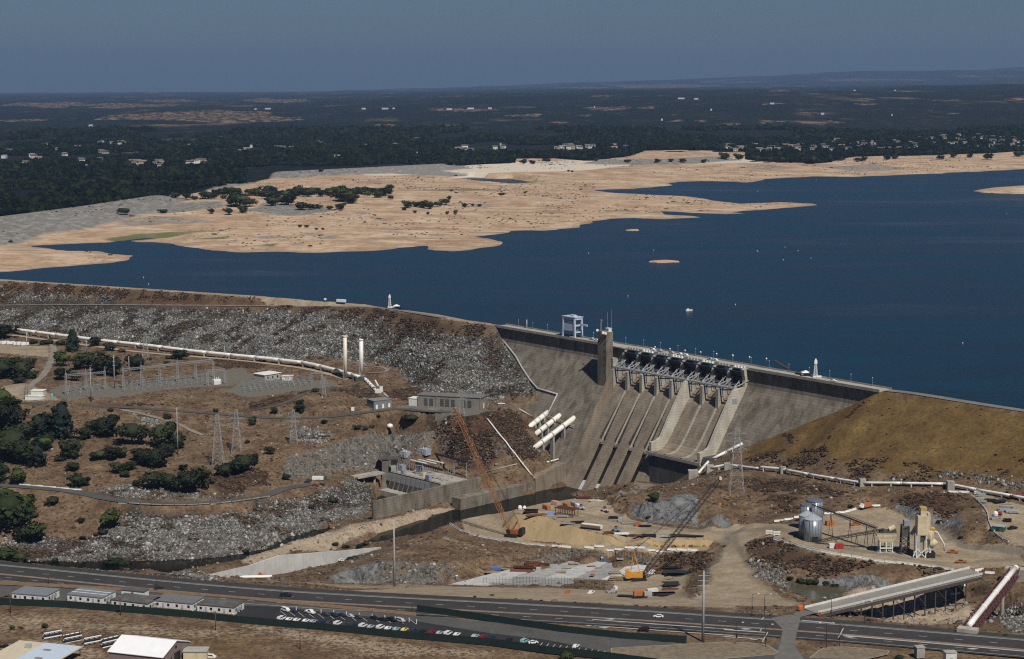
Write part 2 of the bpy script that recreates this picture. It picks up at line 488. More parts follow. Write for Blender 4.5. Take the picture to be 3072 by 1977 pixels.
# lower bench road, cut slope, upper yard
L('s3', (120, 455, -73), (250, 520, -73), (500, 580, -72.5), (900, 635, -70.5), (1300, 662, -69), (1700, 667, -68), (2130, 668, -66.5))
L('s3', (530, 490, -72.5), (640, 560, -72.5), (800, 598, -71.8), (1100, 624, -69.2), (1500, 642, -67.6), (1800, 645, -67), (2200, 635, -65))
L('s3', (650, 372, -63), (780, 385, -62), (950, 412, -62), (1150, 490, -62), (1400, 550, -62), (1700, 573, -62), (2120, 577, -62), (2235, 585, -62.5))
for x, y in ((900, 340), (1100, 330), (1300, 380), (1500, 420), (1700, 480)): SPOT.append(P('s3', x, y, -62))
L('s3', (1900, 505, -61.5), (2200, 530, -60), (2393, 520, -59)); L('s3', (2300, 600, -62), (2250, 700, -63), (2180, 850, -61), (2090, 1000, -57), (2030, 1045, -55))
# rock cut, ramp below the flip bucket, hillside with the tower
L('s3', (1430, 300, -58), (1480, 218, -53), (1540, 262, -54), (1560, 285, -55), (1750, 270, -53), (2000, 210, -51), (2100, 212, -51), (2200, 330, -52), (2393, 440, -54))
L('s3', (1420, 320, -62), (1600, 415, -62), (1850, 457, -61.5), (2100, 470, -60.5), (2393, 476, -58.5))
for x, y, z in ((900, 990, -83), (660, 1100, -86), (1290, 1000, -78), (1050, 1055, -80), (960, 1100, -75), (800, 1192, -66), (740, 1150, -76)): SPOT.append(P('zb', x, y, z))
for s, o, z in ((228, 52, -84), (250, 50, -83), (262, 50, -80), (280, 50, -68), (286, 36, -60), (290, 58, -64)): SPOT.append(dam(s, o, z))
L('zb', (1340, 1000, -77), (1560, 960, -68), (1640, 930, -64), (1790, 862, -59.5), (2000, 832, -56), (2200, 800, -54))
L('zb', (1100, 1130, -66), (1400, 1090, -60), (1640, 1080, -55.5)); L('zb', (1800, 1050, -54), (2100, 1090, -51), (2390, 1050, -50))
L('s4', (0, 60, -53), (250, 35, -51), (470, 55, -49.5), (730, 98, -46), (1100, 152, -42.5), (1400, 162, -40), (1800, 182, -38), (2250, 248, -36), (2393, 288, -36), (3000, 420, -35))
L('s4', (100, 180, -52), (350, 200, -50), (650, 240, -47)); L('s4', (0, 300, -56), (250, 330, -54), (560, 380, -51)); L('s4', (0, 460, -58), (380, 440, -52.5))
# batch plant terrace, its cut, the yard on the right
for x, y in ((560, 460), (800, 392), (1100, 335), (1300, 330), (1500, 450), (1750, 600), (1800, 780), (1000, 650), (470, 575), (640, 560), (1200, 520), (1400, 650), (900, 480), (1650, 720)): SPOT.append(P('s4', x, y, -48))
L('s4', (1380, 300, -44), (1500, 305, -43), (1650, 340, -42), (1880, 400, -41), (1930, 520, -42)); L('s4', (1450, 400, -48), (1700, 470, -48), (1880, 580, -48), (2020, 640, -48))
L('s4', (1450, 240, -40), (1700, 230, -38.5), (1900, 300, -39)); L('s4', (1780, 215, -38), (1920, 215, -37.5), (2090, 330, -38), (2115, 480, -40), (2300, 610, -42), (2393, 640, -42.5))
for x, y, z in ((2393, 450, -40), (2150, 300, -37.5), (2393, 350, -38), (3000, 600, -40), (2393, 715, -46), (2000, 680, -48), (3000, 900, -46)): SPOT.append(P('s4', x, y, z))
L('s4', (390, 582, -50), (800, 690, -48), (1200, 755, -48), (1800, 825, -47), (2050, 800, -47))
L('s4', (430, 850, -55.5), (700, 862, -55.5), (1000, 890, -55.5), (1400, 940, -54), (1700, 900, -50)); L('s4', (480, 925, -59.2), (700, 945, -59.2), (950, 962, -59.2), (1300, 1010, -59))
for x, y, z in ((620, 1000, -61), (800, 1020, -61), (550, 1010, -59), (700, 1085, -57)): SPOT.append(P('s4', x, y, z))
L('s4', (0, 510, -59), (150, 500, -56), (300, 470, -53), (480, 470, -49)); L('s4', (60, 600, -60), (120, 700, -60), (170, 800, -59.5), (300, 920, -57), (480, 1040, -52.5), (640, 1105, -46), (450, 1150, -44.6))
L('s4', (200, 650, -56), (220, 770, -57.5), (400, 900, -57)); L('s4', (0, 800, -60), (80, 980, -57), (150, 1080, -50))
for x, y, z in ((900, 1180, -49), (1200, 1200, -57), (1500, 1235, -58), (1800, 1190, -60), (1950, 1060, -60), (1700, 1010, -58), (1500, 1080, -58), (2030, 880, -48.5), (1200, 1080, -57), (1000, 1080, -56), (2200, 1000, -49), (2393, 900, -46), (2200, 1180, -59), (2100, 1240, -61), (2393, 1200, -52), (2393, 1050, -48), (1800, 1050, -59), (2300, 1260, -58), (2600, 1250, -50)):
    SPOT.append(P('s4', x, y, z))
# the highway bench and the field in the foreground
hw_far = [P('s5', -1500, 130, -44), P('s5', 0, 250, -44), P('s5', 1400, 392, -44), P('s6', 300, 328, -44), P('s6', 1000, 372, -44), P('s3', 300, 1048, -44), P('s3', 1500, 1112, -44), P('s3', 2200, 1158, -44), P('s4', 900, 1225, -44), P('s4', 2393, 1352, -44), P('s4', 3400, 1440, -44)]
W(*hw_far)
for X in range(-620, 640, 40):
    SPOT.append(np.array([X, 845 - .03 * X - 40 if X > -200 else 800 - .05 * X, -44.0])); SPOT.append(np.array([X, 640, -46.0])); SPOT.append(np.array([X, 730, -45.0]))
for X, Y, z in ((-620, 960, -60), (-620, 1100, -75), (-620, 1300, -60), (-620, 1500, -48), (-700, 1960, -40), (620, 900, -45), (620, 1050, -40), (620, 1150, -36), (640, 1960, -50), (-300, 1960, -50), (200, 1960, -60), (400, 1500, -60), (300, 1700, -60)):
    SPOT.append(np.array([X, Y, z], float))

GS = 1.7                                      # grid spacing
gx = np.arange(-600, 600, GS); gy = np.arange(645, 1955, GS)
GX, GY = np.meshgrid(gx, gy)
def tin(spots, gx, gy):
    P2 = np.array(spots)
    _, idx = np.unique(np.round(P2[:, :2] / 1.2), axis=0, return_index=True)
    P2 = P2[idx]
    r = delaunay_2d_cdt([Vector(p[:2]) for p in P2], [], [], 0, 1e-4)
    vs = np.array([tuple(v) for v in r[0]]); zs = np.array([P2[o[0], 2] if o else 0 for o in r[3]])
    Z = np.full((len(gy), len(gx)), np.nan); s = gx[1] - gx[0]
    for t in r[2]:
        a, b, c = vs[t[0]], vs[t[1]], vs[t[2]]
        x0, x1 = min(a[0], b[0], c[0]), max(a[0], b[0], c[0]); y0, y1 = min(a[1], b[1], c[1]), max(a[1], b[1], c[1])
        i0, i1 = max(0, int((x0 - gx[0]) / s)), min(len(gx), int((x1 - gx[0]) / s) + 2)
        j0, j1 = max(0, int((y0 - gy[0]) / s)), min(len(gy), int((y1 - gy[0]) / s) + 2)
        if i0 >= i1 or j0 >= j1: continue
        X, Y = np.meshgrid(gx[i0:i1], gy[j0:j1])
        D = (b[1] - c[1]) * (a[0] - c[0]) + (c[0] - b[0]) * (a[1] - c[1])
        if abs(D) < 1e-9: continue
        w0 = ((b[1] - c[1]) * (X - c[0]) + (c[0] - b[0]) * (Y - c[1])) / D
        w1 = ((c[1] - a[1]) * (X - c[0]) + (a[0] - c[0]) * (Y - c[1])) / D
        w2 = 1 - w0 - w1
        m = (w0 >= -1e-6) & (w1 >= -1e-6) & (w2 >= -1e-6)
        Z[j0:j1, i0:i1] = np.where(m, w0 * zs[t[0]] + w1 * zs[t[1]] + w2 * zs[t[2]], Z[j0:j1, i0:i1])
    return np.where(np.isnan(Z), -50.0, Z)
def blur(Z, k=1):
    for _ in range(k):
        q = np.pad(Z, 1, mode='edge')
        Z = (q[:-2, 1:-1] + q[2:, 1:-1] + q[1:-1, :-2] + q[1:-1, 2:] + 2 * q[1:-1, 1:-1]) / 6
    return Z
GZ = blur(tin(SPOT, gx, gy), 2)
def ground(x, y):
    """ground height at map positions"""
    fx = np.clip((np.asarray(x, float) - gx[0]) / GS, 0, len(gx) - 1.001); fy = np.clip((np.asarray(y, float) - gy[0]) / GS, 0, len(gy) - 1.001)
    i, j = fx.astype(int), fy.astype(int); a, b = fx - i, fy - j
    return (GZ[j, i] * (1 - a) + GZ[j, i + 1] * a) * (1 - b) + (GZ[j + 1, i] * (1 - a) + GZ[j + 1, i + 1] * a) * b
def G(t, x, y):
    """where the sight line through a picture point meets the ground"""
    d = ray(t, x, y)
    Y = np.arange(700.0, 1950.0, .6)
    X = d[0] / d[1] * Y; Z = HC + d[2] / d[1] * Y
    m = np.nonzero(ground(X, Y) >= Z)[0]
    k = m[0] if len(m) else len(Y) - 1
    return np.array([X[k], Y[k], float(ground(X[k], Y[k]))])
def GL(t, *pts): return [G(t, x, y) for x, y in pts]

# ---------------------------------------------------------------- graded roads: the ground is cut to their profile
def zsmooth(line, it=30):
    p = np.array(line); z = p[:, 2].copy()
    for _ in range(it): z[1:-1] = (z[:-2] + 2 * z[1:-1] + z[2:]) / 4
    p[:, 2] = z
    return p
ROADS = []
def win(pts, pad):
    q = np.array([p[:2] for p in pts])
    i0, i1 = np.searchsorted(gx, (q[:, 0].min() - pad, q[:, 0].max() + pad)); j0, j1 = np.searchsorted(gy, (q[:, 1].min() - pad, q[:, 1].max() + pad))
    return slice(j0, j1), slice(i0, i1)
def road(name, line, width, mat, lift=.22, soft=3.0, build=True):
    global GZ
    p = zsmooth(densify(smooth_line(line, 2), 3.0))
    sl = win(p, width + soft)
    d, z = dist_line(GX[sl], GY[sl], [tuple(q) for q in p[::3]] + [tuple(p[-1])])
    k = np.clip((width / 2 + soft - d) / soft, 0, 1)
    GZ[sl] = GZ[sl] * (1 - k) + (z - .12) * k
    ROADS.append((name, p, width, mat, lift, build))
berm_line = [P('z3', -900, 350, -26)] + berm[1:]
road('berm_road', berm_line + [crest_near[-6]], 6.0, 'gravel_road')
road('wing_crest_road', [dam(405, -5, 0)] + [(a + b) / 2 for a, b in zip(rc[1:], rn[1:])], 8.0, 'gravel_road', soft=2.0)
road('terrace_road', uroad + [P('z4', 1600, 1160, -50)], 8.0, 'asphalt_old')
road('powerhouse_road', mroad[:-2], 9.0, 'asphalt_old')
road('pipeline_track', GL('z3', (110, 610), (700, 690), (1300, 770), (2000, 820), (2369, 860)) + GL('z4', (440, 812), (600, 850), (760, 895)), 6.0, 'dirt_pale', soft=5.0)
road('camp_track', GL('z3', (470, 690), (480, 780), (400, 960), (290, 1040), (200, 1140)), 6.0, 'dirt_grey')
road('hill_track', GL('z3', (1080, 1270), (1350, 1330), (1600, 1400), (1740, 1480), (1800, 1500)), 4.0, 'dirt_grey')
road('yard_track', GL('z4', (30, 1150), (200, 1120), (330, 1060), (440, 1010)), 4.0, 'asphalt_old')
road('loop_track', GL('z4', (850, 790), (1040, 795), (1110, 820), (1060, 850), (930, 850)), 3.5, 'dirt_grey')
# ---------------------------------------------------------------- what covers the ground where
M1 = np.zeros(GX.shape + (3,)); M2 = np.zeros(GX.shape + (3,)); M3 = np.zeros(GX.shape + (3,))
WX = GX + 9 * (fbm(GX / 18, GY / 18, 3, 5) - .5); WY = GY + 9 * (fbm(GX / 18, GY / 18, 3, 9) - .5)
def zone(mask, ch, poly, val=1.0, feather=4.0, warp=True):
    sl = win(poly, 25)
    x, y = (WX[sl], WY[sl]) if warp else (GX[sl], GY[sl])
    i = inside(x, y, poly); d, _ = dist_line(x, y, [q[:2] for q in poly], True)
    if warp: feather = feather * 2.2
    k = np.clip(.5 + np.where(i, d, -d) / feather, 0, 1) * val
    mask[sl + (ch,)] = np.maximum(mask[sl + (ch,)], k)
RIP, TAN, CLIFF = (M1, 0), (M1, 1), (M1, 2)
RED, GOLD, PAD = (M2, 0), (M2, 1), (M2, 2)
SHOT, SAND, PALE = (M3, 0), (M3, 1), (M3, 2)
# riprap of the wing dam
cn = [tuple(q[:2]) for q in offs(cl, 22)]
zone(*RIP, cn[2:] + [tuple(dam(*on_face('z5', 5 + 28 * k, 280 + 38 * k))[:2]) for k in range(0, 11)] + [tuple(q[:2]) for q in GL('z4', (2180, 1050), (1900, 1055), (1500, 1030), (1400, 1000), (1320, 930), (1230, 860), (1150, 812), (1050, 772), (820, 760), (620, 742), (440, 742)) + GL('z3', (2369, 800), (1800, 738), (1200, 672), (600, 595), (0, 545), (-900, 480))], feather=6)
zone(*RED, [tuple(q[:2]) for q in offs(cl, 9)][:-1] + [tuple(q[:2]) for q in offs(cl, 22)][::-1], .5)
zone(*RED, GL('z3', (0, 360), (500, 360), (1100, 370), (1000, 385), (500, 378), (0, 375)), .9)
zone(*RED, GL('z3', (700, 330), (800, 310), (1300, 320), (1250, 333)), .9)
zone(*TAN, [tuple(q[:2]) for q in offs(cl, -12)] + [tuple(q[:2]) for q in offs(cl, 9)][::-1], 1.0, 3, False)
# left hillside
zone(*TAN, GL('z3', (-100, 690), (420, 710), (460, 800), (300, 790), (-100, 770)), 1)
zone(*TAN, GL('z3', (-100, 1100), (200, 1030), (420, 1110), (560, 1195), (100, 1195), (-100, 1160)), .9)
zone(*PAD, GL('z3', (430, 1110), (600, 1205), (1000, 1165), (1500, 1085), (2050, 1060), (2310, 1000), (2150, 900), (1900, 930), (1500, 990), (1100, 1050), (540, 1050)), 1, 2, False)
zone(*PAD, GL('z3', (2000, 1105), (2200, 1165), (2369, 1150)) + GL('z4', (60, 1035), (450, 985), (720, 945), (600, 905), (0, 890), (-130, 960)), 1, 2, False)
for q in ((1260, 1350, 1320, 1330), ): pass
zone(*RIP, GL('z3', (1240, 1330), (1330, 1320), (1400, 1370), (1380, 1410), (1270, 1400)), 1)
zone(*RIP, GL('s2', (330, 260), (500, 290), (640, 330), (560, 400), (420, 380)), .8)
zone(*RED, GL('z3', (820, 1180), (1100, 1210), (1400, 1250), (900, 1215)), .9)
zone(*RED, GL('z4', (0, 1100), (440, 1010), (480, 985), (300, 1090), (0, 1150)), .9)
zone(*RED, GL('z4', (700, 990), (860, 950), (1040, 1050), (900, 1040)), .9)
zone(*RED, GL('z4', (1000, 1000), (1350, 960), (1400, 1010), (1250, 1060), (1130, 1050)), .7)
zone(*RED, GL('z4', (480, 800), (740, 860), (600, 850)), .8)
zone(*RED, GL('z3', (1900, 830), (2369, 830), (2300, 900), (1900, 890)), .7)
zone(*RED, GL('z4', (1200, 1150), (1650, 1200), (1970, 1160), (2200, 1280), (2330, 1380), (1300, 1290)), .85)
zone(*RED, GL('s2', (1450, 300), (1650, 200), (1970, 160), (2220, 300), (2300, 430), (2250, 530), (1880, 630), (1500, 520)), .8)
zone(*CLIFF, GL('s2', (1450, 300), (1650, 260), (1900, 330), (2150, 420), (2200, 540), (1880, 630), (1500, 520)), .45)
zone(*CLIFF, GL('s2', (270, 490), (450, 450), (820, 350), (1000, 310), (1400, 285), (1500, 340), (1450, 470), (1060, 580), (600, 640), (270, 690)), 1)
zone(*CLIFF, GL('s2', (2150, 330), (2300, 400), (2300, 470), (2160, 400)), .6)
zone(*RIP, GL('s2', (0, 870), (250, 860), (550, 780), (850, 700), (1020, 720), (960, 900), (900, 970), (560, 1090), (430, 1170), (250, 1200), (0, 1270)), .75)
zone(*CLIFF, GL('s2', (-100, 1000), (300, 990), (700, 880), (950, 900), (900, 980), (560, 1090), (420, 1170), (-100, 1290)), .7)
zone(*RED, GL('s2', (0, 870), (300, 880), (550, 810), (500, 950), (200, 980), (0, 1000)), .6)
zone(*RIP, GL('s1', (0, 1330), (400, 1250), (700, 1280), (950, 1230), (1080, 1100), (1400, 1080), (1700, 1120), (2369, 1150), (2369, 1400), (1700, 1490), (1200, 1500), (300, 1480), (0, 1420)), 1)
zone(*CLIFF, GL('s1', (1300, 1350), (1900, 1180), (2369, 1150), (2369, 1400), (1700, 1490), (1200, 1480)), .7)
zone(*RIP, GL('s1', (1500, 1020), (1750, 1030), (1650, 1100), (1500, 1090)), .9)
zone(*RIP, GL('s1', (800, 870), (1300, 800), (1700, 880), (2200, 880), (1900, 960), (1500, 975), (1000, 940)), .55)
zone(*RED, GL('s1', (1850, 750), (2369, 700), (2369, 870), (1900, 900)), .8)
zone(*PALE, GL('s2', (-60, 1345), (0, 1290), (300, 1190), (600, 1110), (900, 1030), (1100, 1000), (1420, 920), (1600, 900), (1640, 920), (1400, 1050), (1000, 1120), (850, 1170), (600, 1260), (0, 1360)), 1)
zone(*RIP, GL('s5', (1430, 390), (1560, 345), (1830, 370), (1930, 430), (1700, 420)), 1)
# excavation and benches
zone(*SHOT, GL('s6', (880, 270), (920, 195), (1330, 92), (1320, 190), (1200, 300), (900, 290)), 1)
zone(*CLIFF, GL('s6', (1180, 300), (1330, 92), (1600, 110), (1830, 125), (2000, 170), (1900, 290), (1500, 300)), 1)
zone(*CLIFF, GL('s3', (690, 760), (830, 690), (1060, 660), (1300, 690), (1700, 740), (1700, 790), (1080, 750), (700, 800)), .8)
zone(*PALE, GL('s3', (120, 940), (480, 840), (700, 800), (1080, 752), (1700, 785), (1600, 860), (1350, 960), (900, 955), (400, 950)), .0)
zone(*TAN, GL('s3', (-800, 1010), (0, 955), (900, 965), (1380, 990), (1400, 870), (1700, 830), (2040, 860), (2000, 1000), (2060, 1050), (2393, 1090), (2393, 1130), (1500, 1100), (300, 1040), (-800, 990)), .85)
zone(*TAN, GL('s6', (0, 280), (400, 270), (1000, 340), (2393, 380), (2393, 340), (1600, 310), (1200, 320), (700, 290)), .6)
zone(*TAN, GL('s3', (110, 450), (660, 340), (850, 288), (1150, 243), (1380, 265), (1420, 330), (1600, 430), (1900, 490), (2393, 480), (2393, 620), (2250, 590), (2120, 577), (1700, 573), (1400, 550), (1150, 490), (950, 412), (650, 372), (540, 480), (640, 560), (900, 620), (1500, 645), (2200, 640), (2200, 668), (1300, 662), (900, 635), (500, 580), (250, 520)), 1, 3, False)
zone(*SAND, GL('s3', (560, 480), (650, 378), (950, 412), (1150, 490), (1400, 552), (1700, 575), (2120, 580), (2235, 590), (2200, 640), (1500, 642), (1100, 624), (800, 598), (640, 560)), 1, 2, False)
zone(*TAN, GL('s3', (2393, 500), (2240, 590), (2300, 640), (2230, 800), (2150, 980), (2080, 1080), (2393, 1110)) + GL('s4', (640, 1110), (480, 1040), (300, 920), (180, 800), (150, 650), (200, 580), (420, 560), (560, 470), (300, 450), (0, 480)), 1, 3)
zone(*RED, GL('s3', (1750, 690), (2190, 700), (2100, 850), (2050, 820), (1800, 790)), .5)
zone(*SHOT, GL('s3', (1570, 290), (1750, 275), (2000, 215), (2100, 215), (2100, 440), (1850, 455), (1610, 415)), 1, 3)
zone(*SHOT, GL('s3', (2080, 440), (2393, 450), (2393, 476), (2080, 470)), .8, 2)
# right: gold grass wing, terraces
zone(*GOLD, [tuple(q[:2]) for q in GL('z6', (1250, 480), (700, 680), (60, 960), (60, 1075), (430, 1000), (1000, 1080), (1300, 1160), (2000, 1150), (2393, 1200), (2600, 1200), (2600, 680), (2393, 655), (1700, 550))], 1, 6)
zone(*RED, GL('z6', (100, 1050), (420, 1005), (1000, 1090), (1300, 1170), (1050, 1200), (400, 1095)), .42)
zone(*RIP, GL('z6', (1280, 1205), (1450, 1160), (1750, 1138), (2000, 1165), (2393, 1250), (2393, 1275), (1950, 1185), (1700, 1165), (1450, 1190)), .8)
zone(*RED, GL('s4', (180, 100), (600, 120), (950, 220), (800, 240), (300, 180)), .7)
zone(*RED, GL('s4', (330, 180), (560, 250), (600, 380), (500, 400), (380, 270)), .8)
zone(*RED, GL('s4', (1450, 280), (1650, 210), (1800, 240), (1950, 330), (1800, 380), (1600, 320)), .9)
zone(*TAN, GL('s4', (400, 570), (560, 455), (800, 385), (1100, 330), (1300, 325), (1460, 400), (1700, 470), (1900, 620), (2393, 660), (2393, 790), (2050, 800), (1800, 825), (1200, 755), (800, 690)), 1, 3)
zone(*SHOT, GL('s4', (1360, 310), (1600, 320), (1650, 345), (1900, 410), (1900, 540), (1720, 460), (1460, 400)), 1, 3)
zone(*TAN, GL('s4', (1900, 205), (2060, 230), (2393, 320), (2900, 420), (2900, 680), (2393, 645), (2290, 610), (2115, 480), (2090, 330)), 1, 3)
zone(*RED, GL('s4', (150, 600), (400, 590), (800, 700), (1250, 770), (1750, 860), (1600, 900), (1000, 860), (500, 820), (200, 740)), .6)
zone(*SHOT, GL('s4', (600, 860), (1000, 880), (1400, 935), (1380, 985), (1000, 985), (700, 935)), .9, 3)
zone(*RIP, GL('s4', (190, 760), (300, 790), (450, 860), (520, 980), (450, 950), (280, 850)), .9)
zone(*PALE, GL('s4', (950, 980), (1400, 1000), (1900, 960), (2000, 1100), (1950, 1240), (1300, 1240), (1100, 1150), (900, 1130)), .8)
zone(*RIP, GL('s4', (2130, 1150), (2393, 1140), (2393, 1330), (2250, 1290), (2300, 1230)), .8)
zone(*PALE, GL('zb', (670, 1110), (900, 990), (1290, 1000), (1050, 1080), (800, 1200), (720, 1170)), 0)
# foreground
zone(*TAN, GL('s5', (-200, 760), (700, 780), (1400, 830), (2393, 900), (2393, 930), (1200, 880), (600, 830), (-200, 820)), .55)
zone(*TAN, GL('s5', (-200, 700), (600, 720), (1800, 830), (2393, 870)) + GL('s6', (900, 760), (2000, 900), (2393, 978), (1200, 978), (300, 800)) + GL('s5', (1700, 1000), (900, 900), (-200, 930)), .5, 12)
zone(*PALE, GL('s5', (-200, 1040), (330, 930), (900, 1010), (1100, 1128), (-200, 1200)), .5)
zone(*PALE, GL('s6', (0, 660), (700, 720), (1300, 820), (2393, 900), (2393, 960), (1500, 978), (800, 860), (300, 760), (0, 720)), .5)
zone(*GOLD, GL('s5', (1100, 880), (2393, 930), (2393, 1128), (1750, 1100), (1600, 950)), .55, 14)

zone(*PAD, GL('z4', (1140, 1132), (1250, 1108), (1340, 1112), (1850, 1140), (1950, 1150), (1740, 1203), (1600, 1188), (1380, 1152), (1200, 1140)), 1, 2, False)
# haul tracks and churned wheel paths
def trail(mask, ch, line, w, val):
    sl = win(line, 30); d, _ = dist_line(WX[sl], WY[sl], [tuple(q) for q in smooth_line(line, 2)]); mask[sl + (ch,)] = np.maximum(mask[sl + (ch,)], np.clip((w - d) / 2.5, 0, 1) * val)
for ln, w, v in ((GL('s3', (700, 350), (1000, 350), (1300, 400), (1500, 450), (1900, 500), (2393, 530)), 5, .5), (GL('s3', (200, 490), (500, 560), (900, 625), (1400, 652), (2100, 655), (2280, 620)), 3, .45), (GL('s3', (2330, 560), (2270, 700), (2180, 860), (2080, 1010)), 4, .5), (GL('s4', (60, 560), (110, 700), (200, 860), (420, 1030), (620, 1110)), 4, .5), (GL('s4', (0, 530), (300, 490), (560, 520), (900, 640), (1300, 700), (1700, 770), (2393, 740)), 5, .5), (GL('s4', (620, 470), (1000, 420), (1300, 400), (1450, 480), (1300, 560)), 4, .42), (GL('s4', (1700, 480), (1850, 600), (2050, 660), (2393, 690)), 5, .6), (GL('s3', (0, 990), (900, 1010), (1500, 980), (1900, 1010), (2200, 1090)), 4, .42), (GL('z3', (-100, 740), (250, 730), (430, 740)), 6, .4)):
    trail(*PAD, ln, w, v)
for ln, w, v in ((GL('s3', (300, 530), (700, 600), (1200, 648)), 2, .5), (GL('s3', (2380, 560), (2330, 760), (2200, 1000)), 2, .5), (GL('s4', (0, 600), (60, 780), (250, 960), (500, 1090)), 2.5, .5), (GL('s4', (400, 500), (800, 600), (1200, 670), (1600, 740)), 2, .5), (GL('s3', (900, 320), (1200, 310), (1350, 360), (1450, 420)), 2, .5)):
    trail(*RED, ln, w, v)
for ln in (GL('z6', (1095, 545), (900, 760), (700, 965)), GL('z6', (435, 830), (470, 900), (690, 970), (1000, 1030), (1400, 1095), (1650, 1130)), GL('z6', (2393, 1020), (2280, 1110), (2190, 1200))): trail(*RED, ln, 2.2, .75)
zone(*TAN, GL('s3', (40, 560), (300, 620), (560, 720), (680, 770), (650, 780), (500, 715), (280, 635), (30, 575)), .6, 3)
# relief: boulders and ledges where the rock is, a gentle swell elsewhere
rk = np.maximum(M1[..., 0], M1[..., 2]); flat = np.maximum.reduce([M1[..., 1], M2[..., 2], M3[..., 1] * .6])
for nm, p, w, *_ in ROADS:
    s_ = win(p, w + 5)
    d, _z = dist_line(GX[s_], GY[s_], [tuple(q) for q in p[::4]]); flat[s_] = np.maximum(flat[s_], np.clip((w / 2 + 4 - d) / 3, 0, 1))
hwd, _z = dist_line(GX, GY, [tuple(q) for q in hw_far]); fg = inside(GX, GY, [tuple(q[:2]) for q in hw_far] + [(700, 600), (-900, 600)])
flat = np.maximum(flat, np.where(fg | (hwd < 3), .92, 0))
GZ = GZ + (fbm(GX / 14, GY / 14, 4, 3) - .5) * 2.2 * (1 - flat) * (1 - .7 * M2[..., 1]) + (fbm(GX / 3.2, GY / 3.2, 2, 21) - .5) * .5 * (1 - flat)
rid = np.abs(fbm(GX / 9, GY / 9, 4, 31) - .5) * 2
GZ = GZ + (rid - .3) * 5.0 * M1[..., 2] * (1 - flat) + (fbm(GX / 4.0, GY / 4.0, 3, 41) - .5) * 1.8 * rk * (1 - flat)
GZ = GZ + (np.abs(fbm(GX / 11, GY / 11, 3, 77) - .5) * 2 - .3) * 3.0 * M3[..., 2] * (1 - flat) + (np.abs(fbm(GX / 6, GY / 11, 4, 71) - .5) - .1) * 7.0 * M3[..., 0] * (1 - flat)

# draft-tube basin in front of the powerhouse
basin = [P('q1', 135, 690, -84.4) + [2, 7, 0], P('q1', 1200, 905, -84.4) + [4, 5, 0], P('q1', 900, 1010, -84.5) + [0, 5, 0], P('q1', 0, 1215, -84.5) + [0, 5, 0], P('q1', -60, 1010, -90)]
GZ = np.where(inside(GX, GY, [tuple(q[:2]) for q in basin]), np.minimum(GZ, -101.5), GZ)
